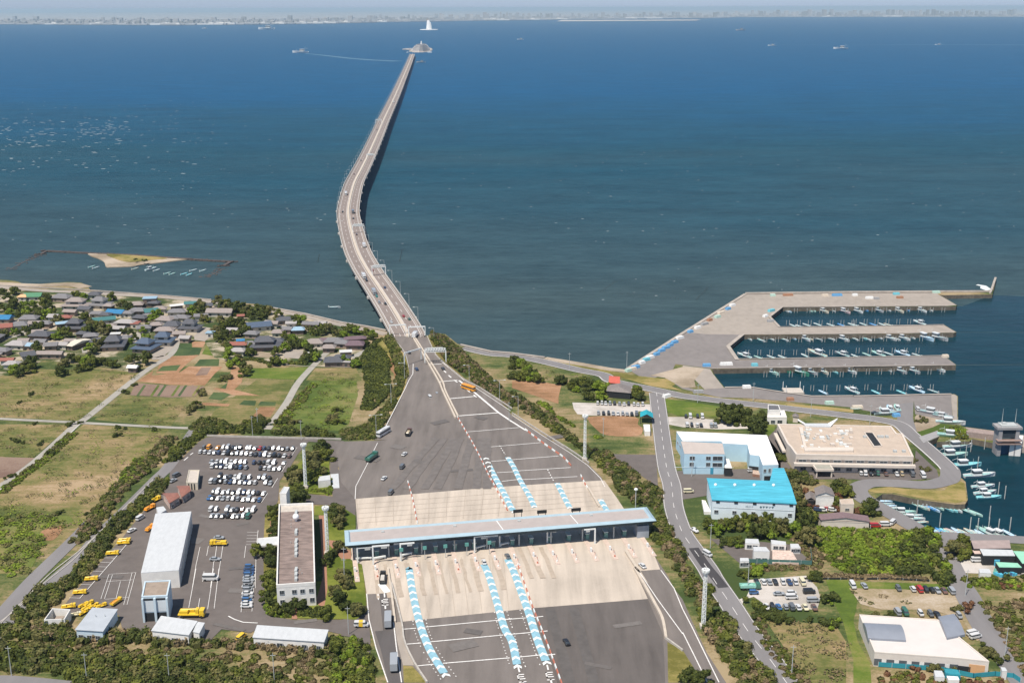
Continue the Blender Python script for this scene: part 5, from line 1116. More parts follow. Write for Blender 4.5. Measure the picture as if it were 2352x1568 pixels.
# ---------------- vehicles ----------------
def rr8(x0, x1, hw, z, c=.25):
    c = min(c, hw*.6); return [(x0+c, -hw, z), (x1-c, -hw, z), (x1, -hw+c, z), (x1, hw-c, z), (x1-c, hw, z), (x0+c, hw, z), (x0, hw-c, z), (x0, -hw+c, z)]
def mesh_of(mb, name, mt): me = mb.mesh(name); me.materials.append(mt); return me
def wheels(xs, hw, r=.33):
    out = []
    for x in xs:
        for sg in (-1, 1): m = MB(); m.tube((x, sg*(hw-.12), r), (x, sg*(hw+.06), r), r, n=10); out.append(mesh_of(m, 'wheel', M_TYRE))
    return out
M_TYRE = mat('tyre_rubber', (.02, .02, .02), .8, 0)
PAINT = {}
for nm, c in dict(white=(.62, .62, .61), silver=(.33, .35, .37), grey=(.13, .14, .15), black=(.018, .018, .02), navy=(.03, .06, .14), blue=(.05, .14, .32), red=(.45, .03, .03), yellow=(.78, .52, .03), orange=(.78, .33, .03), green=(.04, .14, .10), cream=(.68, .62, .42), brown=(.16, .09, .07), teal=(.04, .25, .24), mint=(.30, .58, .48), gold=(.50, .40, .25)).items():
    PAINT[nm] = mat('car_paint_'+nm, c, .3, 0, coat=.6, spec=.5)
VM = {}
def vehicle_meshes():
    W0 = M_WHITE
    m = MB(); m.loft([rr8(-2.05, 2.05, .80, .28), rr8(-2.2, 2.2, .85, .5), rr8(-2.2, 2.15, .85, .78), rr8(-2.05, 1.9, .78, .93)]); m.loft([rr8(-1.3, .45, .62, 1.36), rr8(-1.25, .4, .58, 1.45)])
    g = MB(); g.loft([rr8(-1.75, 1.05, .74, .92), rr8(-1.32, .5, .63, 1.38)])
    VM['sedan'] = [(mesh_of(m, 'body', W0), 'body'), (mesh_of(g, 'window', M_GLASS), 'window')]+[(w, 'wheel') for w in wheels((-1.35, 1.35), .8)]
    m = MB(); m.loft([rr8(-1.75, 1.75, .72, .28), rr8(-1.85, 1.85, .75, .55), rr8(-1.85, 1.8, .75, .95), rr8(-1.8, 1.5, .72, 1.02)]); m.loft([rr8(-1.7, .75, .62, 1.56), rr8(-1.62, .65, .58, 1.66)])
    g = MB(); g.loft([rr8(-1.8, 1.35, .71, 1.0), rr8(-1.72, .8, .63, 1.58)])
    VM['hatch'] = [(mesh_of(m, 'body', W0), 'body'), (mesh_of(g, 'window', M_GLASS), 'window')]+[(w, 'wheel') for w in wheels((-1.2, 1.2), .72)]
    m = MB(); m.loft([rr8(-2.3, 2.3, .82, .3), rr8(-2.4, 2.4, .86, .6), rr8(-2.4, 2.35, .86, 1.1), rr8(-2.35, 2.0, .84, 1.2)]); m.loft([rr8(-2.3, 1.4, .76, 1.72), rr8(-2.25, 1.25, .74, 1.95)])
    g = MB(); g.loft([rr8(-2.36, 1.95, .83, 1.18), rr8(-2.31, 1.4, .77, 1.75)])
    VM['van'] = [(mesh_of(m, 'body', W0), 'body'), (mesh_of(g, 'window', M_GLASS), 'window')]+[(w, 'wheel') for w in wheels((-1.5, 1.55), .82)]
    # box lorry
    m = MB(); m.loft([rr8(3.0, 4.7, 1.15, .5), rr8(3.0, 4.85, 1.2, 1.4), rr8(3.0, 4.6, 1.15, 2.6)])
    b = MB(); b.loft([rr8(-4.8, 2.8, 1.24, .95, .06), rr8(-4.8, 2.8, 1.24, 3.5, .06)]); g = MB(); g.box(4.7, 0, 1.55, .25, 2.1, .8)
    VM['lorry'] = [(mesh_of(m, 'cab', W0), 'body'), (mesh_of(b, 'cargo_box', W0), 'body2'), (mesh_of(g, 'windscreen', M_GLASS), 'window')]+[(w, 'wheel') for w in wheels((-3.6, -2.4, 3.6), 1.1, .48)]
    # open truck
    m = MB(); m.loft([rr8(2.2, 3.8, 1.1, .5), rr8(2.2, 3.95, 1.15, 1.3), rr8(2.2, 3.7, 1.1, 2.4)])
    b = MB(); b.box(-1.0, 0, .9, 6.0, 2.3, .2)
    for x, y, sx, sy in ((-1, 1.12, 6, .1), (-1, -1.12, 6, .1), (1.97, 0, .1, 2.14), (-3.97, 0, .1, 2.14)): b.box(x, y, 1.1, sx, sy, .9)
    ld = MB(); ld.loft([rr8(-3.7, 1.7, 1.0, 1.1), rr8(-2.9, 1.0, .7, 1.9)]); g = MB(); g.box(3.8, 0, 1.45, .22, 2.0, .7)
    VM['truck'] = [(mesh_of(m, 'cab', W0), 'body'), (mesh_of(b, 'bed', W0), 'body2'), (mesh_of(ld, 'load', W0), 'load'), (mesh_of(g, 'windscreen', M_GLASS), 'window')]+[(w, 'wheel') for w in wheels((-2.8, -1.6, 2.9), 1.05, .46)]
    # bus
    m = MB(); m.loft([rr8(-5.5, 5.5, 1.2, .4), rr8(-5.6, 5.6, 1.25, .9), rr8(-5.6, 5.55, 1.25, 1.6)]); m.loft([rr8(-5.5, 5.3, 1.2, 2.6), rr8(-5.4, 5.1, 1.1, 3.2)]); m.box(-1, 0, 3.2, 3, 1.4, .25)
    g = MB(); g.loft([rr8(-5.52, 5.5, 1.22, 1.58), rr8(-5.48, 5.35, 1.18, 2.62)])
    VM['bus'] = [(mesh_of(m, 'body', W0), 'body'), (mesh_of(g, 'window', M_GLASS), 'window')]+[(w, 'wheel') for w in wheels((-3.3, 3.4), 1.18, .5)]
    # maintenance truck with crane deck
    m = MB(); m.loft([rr8(2.0, 3.4, 1.05, .5), rr8(2.0, 3.5, 1.08, 1.3), rr8(2.0, 3.3, 1.02, 2.3)])
    b = MB(); b.box(-.9, 0, .85, 5.6, 2.1, .25); b.box(1.4, 0, 1.1, .8, 1.6, 1.3); b.box(-2.2, 0, 1.1, 2.2, 1.7, .9); b.tube((1.3, 0, 2.3), (-3.0, .2, 1.9), .2); b.box(-.6, .9, 1.1, 2, .3, .8)
    g = MB(); g.box(3.38, 0, 1.4, .2, 1.9, .7)
    VM['works'] = [(mesh_of(m, 'cab', W0), 'body'), (mesh_of(b, 'crane_deck', W0), 'body2'), (mesh_of(g, 'windscreen', M_GLASS), 'window')]+[(w, 'wheel') for w in wheels((-2.6, 2.6), 1.0, .42)]
vehicle_meshes()
def vehicle(kind, col, loc, rz, label, cat, group=None, name=None, col2=None, load=None, sc_=1):
    nm = name or {'sedan': 'car', 'hatch': 'small_car', 'van': 'van', 'lorry': 'box_lorry', 'truck': 'open_truck', 'bus': 'bus', 'works': 'maintenance_truck'}[kind]
    t = thing(nm, label, cat, loc, rz, group); t.scale = (sc_,)*3
    for me, role in VM[kind]:
        if role == 'load' and not load: continue
        mt = {'body': PAINT[col], 'body2': PAINT[col2 or col], 'window': M_GLASS, 'wheel': M_TYRE, 'load': load}[role]
        o = bpy.data.objects.new(me.name.split('.')[0], me); COL.objects.link(o); o.parent = t
        o.material_slots[0].link = 'OBJECT'; o.material_slots[0].material = mt
    return t
def vdir(a, b, z=ZL): d = at(b, z)-at(a, z); return math.atan2(d.y, d.x)
CN = {'w': 'white', 's': 'silver', 'g': 'grey', 'k': 'black', 'n': 'navy', 'b': 'blue', 'r': 'red', 'y': 'yellow', 'o': 'orange', 'e': 'green', 'c': 'cream', 'B': 'brown', 't': 'teal', 'm': 'mint', 'd': 'gold'}
def crow(tile, y0, slope, xs, cols, rowname, group, rz, kinds='shhsvh', z=None, off=0, flip=True):
    """ a row of parked vehicles at tile x positions """
    n = len(xs); rnd = random.Random(hash_(rowname))
    for i, x in enumerate(xs):
        y = y0+slope*(x-xs[0]); p = at(pts('%s %d,%d' % (tile, x, y))[0], (z or ZL)+.8); c = CN[cols[i]]; k = {'s': 'sedan', 'h': 'hatch', 'v': 'van'}[rnd.choice(kinds)]
        a = rz(x, y) if callable(rz) else rz
        vehicle(k, c, (p.x, p.y, (z or ZL)+.3), a+(math.pi if flip and rnd.random() < .4 else 0)+rnd.uniform(-.03, .03), '%s %s, %s in the %s' % (c, {'sedan': 'car', 'hatch': 'small car', 'van': 'van'}[k], ordw(i, n), rowname), 'van' if k == 'van' else 'car', group)
def hash_(s): return sum(ord(c)*(i+7) for i, c in enumerate(s)) % 99991
bay = vdir(pts('b2 1650,1165')[0], pts('b2 1740,1020')[0]); G0 = 'cars in the large staff car park'
crow('b2', 1015, .022, [462, 530, 650, 725, 790, 855, 905, 960, 1055, 1095, 1160, 1230, 1290, 1350, 1415, 1490, 1545, 1610, 1680], 'goowskgkswsrnkwwksg', 'top row of the large car park', G0, bay)
crow('b2', 1080, .047, [412, 475, 540, 605, 665, 735, 795, 855, 915, 980, 1045, 1110, 1170, 1235, 1300, 1365, 1430, 1495, 1565, 1635], 'wwwsnwkkswwwknwwkkwB', 'second row of the large car park', G0, bay)
crow('b2', 1215, .02, [565, 635, 700, 765, 830, 895, 965, 1025, 1150, 1225, 1290, 1350, 1425, 1560], 'swswwwwwnkkwws', 'third row of the large car park', G0, bay)
crow('b2', 1275, .045, [580, 645, 700, 770, 835, 905, 965, 1040, 1240, 1300, 1365, 1430, 1500], 'wknwwkbskwwww', 'fourth row of the large car park', G0, bay)
crow('b2', 1420, .03, [680, 755, 820, 885, 950, 1015, 1085, 1220, 1290, 1360], 'kskwwgwgsk', 'fifth row of the large car park', G0, bay)
crow('b2', 1485, .03, [562, 620, 690, 760, 825, 885, 960, 1030, 1095, 1165, 1310, 1375], 'wgksnwwnwwws', 'sixth row of the large car park', G0, bay)
crow('b3', 235, .03, [590, 650, 725, 795, 860, 940, 1010, 1075, 1140, 1205, 1280], 'gwwskwnwskw', 'seventh row of the large car park', G0, bay)
crow('b3', 315, .045, [535, 580, 655, 725, 795, 860, 930, 1005, 1075, 1145, 1225], 'bkwswwswswb', 'eighth row of the large car park', G0, bay)
crow('b3', 475, .02, [560, 630, 780, 845, 910, 990, 1060, 1140], 'wwsskBww', 'ninth row of the large car park', G0, bay)
crow('b3', 560, .02, [570, 640, 715, 790, 865, 930, 1000, 1070], 'ssgkwgwe', 'tenth row of the large car park', G0, bay)
ys = [1262, 1300, 1340, 1372, 1410, 1450, 1488, 1530]; cl = 'bnnbsssw'
ysb = [235, 280, 330, 378, 425, 465, 505]; clb = 'sswsbww'
alls = [('b3', 1085-(y-1262)*.09, y, c) for y, c in zip(ys, cl)]+[('b4', 1065-(y-235)*.07, y, c) for y, c in zip(ysb, clb)]
for i, (tl, x, y, c) in enumerate(alls):
    p = at(pts('%s %d,%d' % (tl, x, y))[0], ZL+.8); vehicle('sedan' if i % 3 else 'hatch', CN[c], (p.x, p.y, ZL+.25), .02, '%s car, %s from the top of the single column beside the office' % (CN[c], ordw(i, len(alls)) if i not in (0, len(alls)-1) else ('first' if i == 0 else 'last')), 'car', 'cars in a column beside the office')
# right car parks
a_ = vdir(pts('e4 1100,130')[0], pts('e4 1150,220')[0]); G1 = 'cars on the gravel lot by the local road'
crow('e4', 170, .02, [1020, 1110, 1190, 1275, 1380, 1470, 1552, 1650], 'kwskwnwc', 'upper row of the gravel lot by the local road', G1, a_)
crow('e4', 515, .02, [1155, 1237, 1322, 1418, 1500, 1592, 1688, 1812], 'wksssgwcB'.replace('sss', 'bs'), 'lower row of the gravel lot by the local road', G1, a_)
for s, k, c, l in (('e4 1325,335', 'sedan', 'silver', 'silver car alone in the middle of the gravel lot'), ('e4 1500,325', 'hatch', 'white', 'white small car above another in the middle of the gravel lot'), ('e4 1500,385', 'van', 'white', 'white van below a white small car in the gravel lot'), ('e4 1740,310', 'van', 'black', 'black van at the right side of the gravel lot'), ('e4 1795,430', 'van', 'silver', 'silver van below the black van in the gravel lot'), ('e4 980,320', 'hatch', 'blue', 'blue small car below the green truck in the gravel lot')):
    p = W1(s, ZL+.8); vehicle(k, c, (p.x, p.y, ZL+.25), .05, l, 'car' if k != 'van' else 'van', G1)
p = W1('e4 930,245', ZL+1); vehicle('truck', 'green', (p.x, p.y, ZL+.25), .05, 'green truck with blue cab at the left of the gravel lot', 'truck', col2='mint', load=PAINT['mint'])
G2 = 'cars on the rough ground behind the nursery'
crow('f4', 225, 0.0, [-10, 150], 'ws', 'pair left of the rough ground behind the nursery', G2, a_); crow('f4', 265, .05, [620, 820, 910, 1000, 1080, 1157, 1250, 1352], 'gwrkksBs', 'upper row on the rough ground behind the nursery', G2, a_)
crow('f4', 590, .06, [608, 712, 925, 1062, 1155, 1455], 'sewgks', 'row just behind the white nursery roof', G2, a_)
for i, s in enumerate(('f4 1640,880', 'f4 1680,925')): p = W1(s, ZL+.8); vehicle('van', 'white', (p.x, p.y, ZL+.2), .35, 'white van, %s of two in the slot right of the nursery' % ('upper', 'lower')[i], 'van')
G3 = 'cars on the pale lot by the teal shelter'; a3_ = vdir(pts('d2 1180,390')[0], pts('d2 1182,440')[0])
crow('d2', 408, .03, [1180, 1238, 1290, 1350, 1412, 1480, 1545, 1605, 1680, 1735, 1800], 'wwwskswkwww', 'upper row of the pale lot by the teal shelter', G3, a3_)
crow('d2', 545, .03, [1190, 1260, 1330, 1395, 1460, 1525, 1585, 1650, 1715], 'skkswsskg', 'lower row of the pale lot by the teal shelter', G3, a3_)
G4 = 'cars on the strip above the white factory roof'
crow('e2', 590, .02, [45, 105, 205, 270], 'kwkw', 'upper row on the strip above the white factory roof', G4, a3_); crow('e2', 710, .02, [60, 125, 200, 255, 395, 450], 'wkwkss', 'lower row on the strip above the white factory roof', G4, a3_)
crow('f2', 1375, .02, [105, 165, 240, 290, 340, 450, 600, 670, 812], 'wwkkeBwdg', 'row in front of the cream clinic', 'cars in front of the clinic', vdir(pts('f2 100,1350')[0], pts('f2 125,1420')[0]))
p = W1('f2 960,1400', ZL+1); vehicle('van', 'white', (p.x, p.y, ZL+.2), vdir(pts('f2 930,1350')[0], pts('f2 990,1440')[0]), 'long white van at the right end of the clinic car park', 'van', sc_=1.15)
for s, k, c, a, l in (('e2 960,1335', 'van', 'white', .1, 'white pickup in the pale blue factory yard'), ('e3 80,225', 'van', 'cream', .1, 'cream van under the blue roof beside the factory'), ('f2 885,490', 'van', 'white', 1.5, 'white van on the quay yard by the corner'), ('f2 300,540', 'sedan', 'black', .1, 'black car beside white boats on the quay road'), ('f2 420,500', 'hatch', 'grey', .1, 'grey car by a boat on the quay road'),
                      ('e3 165,755', 'sedan', 'white', -1.1, 'white car on the left lane edge of the local road'), ('e3 340,1085', 'van', 'white', -1.0, 'white van stopped at the bend of the local road'), ('e3 1860,475', 'hatch', 'navy', -.3, 'navy car left of the red cars by the dark house'), ('e3 1930,480', 'hatch', 'white', -.3, 'white car between navy and red cars by the dark house'), ('e3 1985,460', 'sedan', 'red', -.3, 'bright red car by the dark roofed house'), ('e3 2060,480', 'hatch', 'white', -.3, 'white car right of the bright red car'),
                      ('f3 300,700', 'van', 'red', 0, 'red and white truck by the quay behind the long maroon roof'), ('f3 440,680', 'van', 'white', 0, 'white van by the quay behind the maroon roof'), ('f3 545,650', 'van', 'white', .9, 'white van farther right on the quay lane'), ('f3 1700,1170', 'van', 'white', 0, 'white pickup in front of the pale roofed fishing shed'),
                      ('c3 1965,1195', 'sedan', 'white', 1.75, 'white car entering the middle blue lane at the toll gate'), ('c3 2290,1115', 'sedan', 'grey', 1.85, 'grey car entering the right blue lane at the toll gate'), ('d3 1795,1245', 'sedan', 'white', 1.95, 'white car driving on the far right lane past the gate'), ('d4 750,1000', 'sedan', 'black', 1.85, 'black car alone on the dark pavement at the bottom'),
                      ('c2 1215,325', 'van', 'white', 1.9, 'white van leading two cars below the bridge foot'), ('c2 1312,280', 'hatch', 'silver', 1.9, 'silver car right of the white van below the bridge foot'), ('c2 868,1105', 'sedan', 'white', 1.25, 'white car on the open left pavement'), ('c2 838,1282', 'van', 'grey', 1.35, 'grey van below the white car on the left pavement'), ('c2 588,1438', 'sedan', 'white', 1.25, 'white car farther down the left pavement'), ('c3 682,240', 'van', 'grey', 1.35, 'grey wagon reaching the concrete apron'),
                      ('b3 665,860', 'sedan', 'silver', 0, 'silver car above the yellow pickup'), ('b3 610,1155', 'sedan', 'silver', 0, 'silver and black car alone below the yellow pickup'), ('a3 1930,592', 'van', 'white', 1.2, 'white van alone by the hedge'), ('a3 1815,760', 'sedan', 'white', 1.1, 'white car beyond the yellow trucks by the hedge'), ('b2 35,1470', 'sedan', 'silver', 1.1, 'silver car at the hedge left of the cream tank stand'), ('b2 80,1400', 'van', 'grey', 1.1, 'grey van at the hedge left of the cream tank stand')):
    p = W1(s, ZL+.9); vehicle(k, c, (p.x, p.y, ZL+.3), a, l, 'van' if k == 'van' else 'car')
z = ZL+.3
def V(kind, col, s, a, label, cat, **kw): p = W1(s, ZL+kw.pop('zz', 1.5)); return vehicle(kind, col, (p.x, p.y, z), a, label, cat, **kw)
V('van', 'white', 'b3 550,1405', 0, 'long white van between the yard lines', 'van', sc_=1.3)
V('works', 'yellow', 'b3 655,930', math.pi, 'yellow pickup truck in the middle of the yard', 'truck'); V('van', 'yellow', 'b4 970,915', 1.2, 'yellow van parked by the long white shed', 'van')
o = V('works', 'yellow', 'b4 300,610', 0, 'very large yellow crane truck behind the narrow shed', 'truck', name='crane_truck', sc_=1.35)
GY = 'yellow maintenance trucks along the hedge'
for i, (s, a) in enumerate((('a3 1715,885', .1), ('a3 1700,915', .15), ('a3 1550,1060', .1), ('a3 1260,1412', .1), ('a4 1100,300', .1), ('a4 945,495', .3))):
    V('works', 'yellow', s, a, 'yellow maintenance truck, %s down the hedge side of the yard' % ORD[i], 'truck', group=GY, sc_=.74)
for i, (s, a) in enumerate((('a4 1150,470', .9), ('a4 1225,450', 1.1), ('a4 1290,485', 1.0), ('a4 1395,480', .8), ('a4 1600,430', 1.2), ('a4 1190,510', .9), ('a4 1150,570', 1.1))):
    V('works' if i != 4 else 'truck', 'yellow' if i not in (4,) else 'yellow', s, a, 'yellow works vehicle, %s in the cluster behind the grey shed' % ordw(i, 7), 'truck', group='yellow works vehicles behind the grey shed', sc_=.58 if i != 4 else .68, **({'load': PAINT['orange']} if i == 4 else {}))
for s, c, l in (('a3 2140,330', 'yellow', 'yellow lorry parked under the hedge left of the red huts'), ('a3 2065,440', 'orange', 'cream and orange flatbed under the hedge left of the red huts')): V('works', c, s, 1.1, l, 'truck', sc_=.85)
V('works', 'orange', 'a3 2065,715', 1.3, 'orange truck half hidden by the white shed', 'truck', sc_=.8); V('works', 'cream', 'a4 1035,600', .4, 'cream trailer at the corner of the walled enclosure', 'trailer', sc_=.6, name='trailer')
V('bus', 'white', 'c2 580,810', 1.13, 'white and blue coach parked on the left edge of the pavement', 'bus'); V('truck', 'brown', 'c2 925,805', 1.45, 'dark brown truck with tan load driving away from the bridge', 'truck', load=PAINT['gold'], col2='black'); V('truck', 'green', 'c2 420,1150', 1.2, 'dark green long truck on the left pavement', 'truck', load=PAINT['green'], sc_=1.2)
p = at(pts('c2 1750,190')[0], zramp(890)+1.5); vehicle('bus', 'orange', (p.x, p.y, zramp(890)), 2.35, 'orange coach climbing towards the bridge on the right', 'bus', sc_=.95)
V('truck', 'black', 'c3 570,1410', 1.62, 'dump truck with grey load stopped in the left toll lane', 'truck', load=mat('rubble_load', (.5, .47, .42), .9, .2, 3)); V('lorry', 'silver', 'c4 642,665', 1.66, 'silver coach like lorry on the left lane below the gate', 'truck', zz=2.5); V('lorry', 'grey', 'c4 722,1250', 1.66, 'tall grey box lorry at the bottom of the left lane', 'truck', col2='silver', zz=2.5)
t = V('van', 'white', 'c4 275,745', 0, 'white van with yellow middle at the yard exit', 'van', sc_=1.1); m = MB(); m.box(-.1, 0, .35, 1.3, 1.78, 1.3); m.box(-.1, 0, 1.62, 1.3, 1.5, .36); m.build('yellow_panel', PAINT['yellow'], t)
# traffic on the bridge
for i, (v, lane, k, c) in enumerate(((773, -5, 'lorry', 'white'), (741, 6.5, 'sedan', 'white'), (734, -6.5, 'sedan', 'green'), (728, -4, 'sedan', 'red'), (698, 3.2, 'sedan', 'black'), (694, 7, 'hatch', 'silver'), (682, 6, 'sedan', 'teal'), (673, 6.5, 'lorry', 'silver'), (662, -4, 'sedan', 'navy'), (645, 6, 'sedan', 'black'), (637, 6.5, 'lorry', 'white'), (633, 5, 'sedan', 'grey'), (622, -3.5, 'hatch', 'red'), (566, -7, 'lorry', 'white'), (541, -4, 'hatch', 'brown'),
                                (504, -4.5, 'sedan', 'black'), (490, -5, 'lorry', 'grey'), (487, 5.5, 'sedan', 'black'), (446, 5.5, 'lorry', 'white'), (402, 5.5, 'sedan', 'brown'), (370, 6, 'hatch', 'grey'), (300, 4, 'sedan', 'black'), (283, 4, 'sedan', 'white'), (262, -5, 'sedan', 'white'), (235, -4, 'lorry', 'white'), (220, 5, 'sedan', 'grey'), (190, 4, 'hatch', 'silver'))):
    p, a = bpos(sof(v)); nn = Vector((-math.sin(a), math.cos(a), 0)); q = p+nn*lane
    vehicle(k, c, (q.x, q.y, p.z+.02), a+(math.pi if lane > 0 else 0), '%s %s on the bridge, %s vehicle counted from the shore' % (c, {'sedan': 'car', 'hatch': 'small car', 'lorry': 'lorry'}[k], ordw(i, 27, 'near')), 'truck' if k == 'lorry' else 'car', 'vehicles driving on the bridge')
for s, k, c, l in (('c1 930,1170', 'sedan', 'black', 'black car passing under the left sign gantry'), ('c1 1035,1400', 'sedan', 'navy', 'navy car just below the left sign gantry'), ('c1 1400,1395', 'sedan', 'black', 'black car on the right carriageway below the truss gantry')):
    q = pts(s)[0]; zz = zramp(q[1])+.1; p = at(q, zz+.8); vehicle(k, c, (p.x, p.y, zz), 1.9, l, 'car')
# ---------------- barriers ----------------
def redwhite(s, label, r0=0, step=3.2, h=.9, zf=None):
    P = smooth([at(p, zramp(p[1])) if zf else at(p, ZL+.2) for p in pts(s)], 8); c = P[0].copy(); t = thing('lane_barrier', label, 'barrier', c, 0, 'red and white barrier lines'); a = MB(); b = MB(); acc = 0; k = 0
    for p, q in zip(P, P[1:]):
        Ln = (q-p).length; rz = math.atan2((q-p).y, (q-p).x)
        while acc < Ln:
            u = p.lerp(q, acc/Ln)-c; (a if k % 2 else b).box(u.x, u.y, u.z, step*.9, .5, h*.8, rz, 1, .6); acc += step; k += 1
        acc -= Ln
    a.build('red_block', M_RED, t); b.build('white_block', M_STEELW, t)
redwhite('c2 1600,605 1850,1040 2050,1450 c3 2060,60 2290,500', 'long red and white barrier between the carriageways above the toll gate', zf=1)
redwhite('c3 920,110 980,330 1045,660', 'short red and white barrier on the left of the upper apron'); redwhite('d2 200,785 400,940 600,1080 700,1150 830,1290', 'red and white barrier along the right edge of the upper lanes', step=4)
redwhite('d2 955,1420 1010,1530 d3 1050,190', 'short red barrier at the top right of the apron'); redwhite('d3 70,1260 d4 100,0 290,540 420,860 540,1180 680,1568', 'red and white barrier running down beside the right blue lane')
def rail(s, w, h, mt, label, zf=None, name='median_barrier'):
    P = smooth([at(p, zramp(p[1])) if zf else at(p, ZL+.15) for p in pts(s)], 6); c = P[0].copy(); m = beam([p-c for p in P], -w/2, w/2, 0, h); o = m.build(name, mt); o.location = c; tag(o, label, 'barrier'); return o
rail('c1 960,940 1110,1190 1330,1568 c2 1400,260 1570,620', .9, 1.0, MC['median_cream'], 'left of the two cream median walls below the bridge', 1); rail('c1 985,940 1150,1200 1380,1568 c2 1440,270 1605,600', .9, 1.0, MC['median_cream'], 'right of the two cream median walls below the bridge', 1)
rail('d3 1050,190 1200,450', .8, .9, MC['median_cream'], 'cream wall between the lanes above the right of the gate'); rail('d3 1570,1070 1750,1350 d4 1690,0 1850,280 1960,480 2070,700 2120,960', 1.0, 1.0, MC['median_cream'], 'cream wall curving along the right exit lane')
rail('c4 640,0 690,340 740,740', .8, .9, MC['median_cream'], 'cream wall right of the left lane below the gate'); rail('c4 690,200 830,740 870,1000 1000,1290 1180,1568', .6, .8, M_KERB, 'thin guard wall on the left edge of the lower lanes')
rail('d4 2120,960 2350,1130', .6, .8, M_KERB, 'thin guard wall starting the right verge'); rail('c1 1180,960 1290,1200 1400,1320 1700,1568 c2 1900,200 2350,490', .35, .9, M_KERB, 'guard rail up the right edge of the ramp', 1, 'guard_rail')
rail('c1 690,960 870,1190 930,1400', .35, .9, M_KERB, 'guard rail up the left edge of the ramp', 1, 'guard_rail'); rail('d2 0,555 400,810 800,1060 1060,1240', .35, .9, M_KERB, 'guard rail along the right edge of the upper plaza', None, 'guard_rail')
rail('b2 500,865 1000,880 2050,905 2350,915', .3, 1.0, M_KERB, 'low white edge wall behind the car park', None, 'edge_wall')
# ---------------- village houses ----------------
HM = {'g': mat('grey_tile', (.175, .17, .175), .75, .15, 1.2), 'G': mat('dark_grey_tile', (.085, .088, .10), .7, .15, 1.2), 'l': mat('light_grey_tile', (.33, .31, .30), .8, .12, 1.2), 'b': mat('brown_grey_tile', (.27, .23, .21), .8, .12, 1.2), 'B': mat('bright_blue_sheet', (.03, .17, .34), .6, .15, .6), 'p': mat('pale_blue_sheet', (.27, .39, .48), .6, .1, 1),
      'e': mat('green_sheet', (.08, .22, .12), .6, .1, 1), 't': mat('teal_sheet_roof', (.05, .16, .16), .6, .1, 1), 'r': mat('red_sheet', (.27, .10, .075), .7, .12, 1), 'o': mat('orange_tan_tile', (.62, .38, .20), .8, .1, 1), 'w': mat('white_sheet', (.58, .58, .56), .6, .05, 1), 'u': mat('purple_brown_tile', (.14, .095, .11), .75, .15, 1), 'c': mat('cream_sheet', (.60, .55, .45), .7, .1, 1), 'm': mat('slate_blue_tile', (.07, .10, .15), .7, .12, 1)}
HN = {'g': 'grey roofed', 'G': 'dark grey roofed', 'l': 'light grey roofed', 'b': 'brown grey roofed', 'B': 'bright blue roofed', 'p': 'pale blue roofed', 'e': 'green roofed', 't': 'teal roofed', 'r': 'red roofed', 'o': 'orange tan roofed', 'w': 'white roofed', 'u': 'purple brown roofed', 'c': 'cream roofed', 'm': 'slate blue roofed'}
HWAL = [mat('plaster_wall', (.50, .47, .42), .8, .1, 1), mat('timber_wall', (.16, .12, .10), .8, .15, 1), mat('cream_plaster', (.58, .52, .42), .8, .1, 1), mat('brown_plaster', (.32, .24, .19), .8, .1, 1)]
def hip_mb(w, d, h, rise, over=.7, hip=True):
    m = MB(); x, y = w/2+over, d/2+over; e = min(x*.55, y*.9) if hip else 0
    V_ = [(-x, -y, h), (x, -y, h), (x, y, h), (-x, y, h), (-x+e, 0, h+rise), (x-e, 0, h+rise)]+[(-x, -y, h-.2), (x, -y, h-.2), (x, y, h-.2), (-x, y, h-.2)]
    m.add(V_, [(0, 1, 5, 4), (2, 3, 4, 5), (3, 0, 4), (1, 2, 5), (1, 0, 6, 7), (2, 1, 7, 8), (3, 2, 8, 9), (0, 3, 9, 6), (9, 8, 7, 6)]); return m
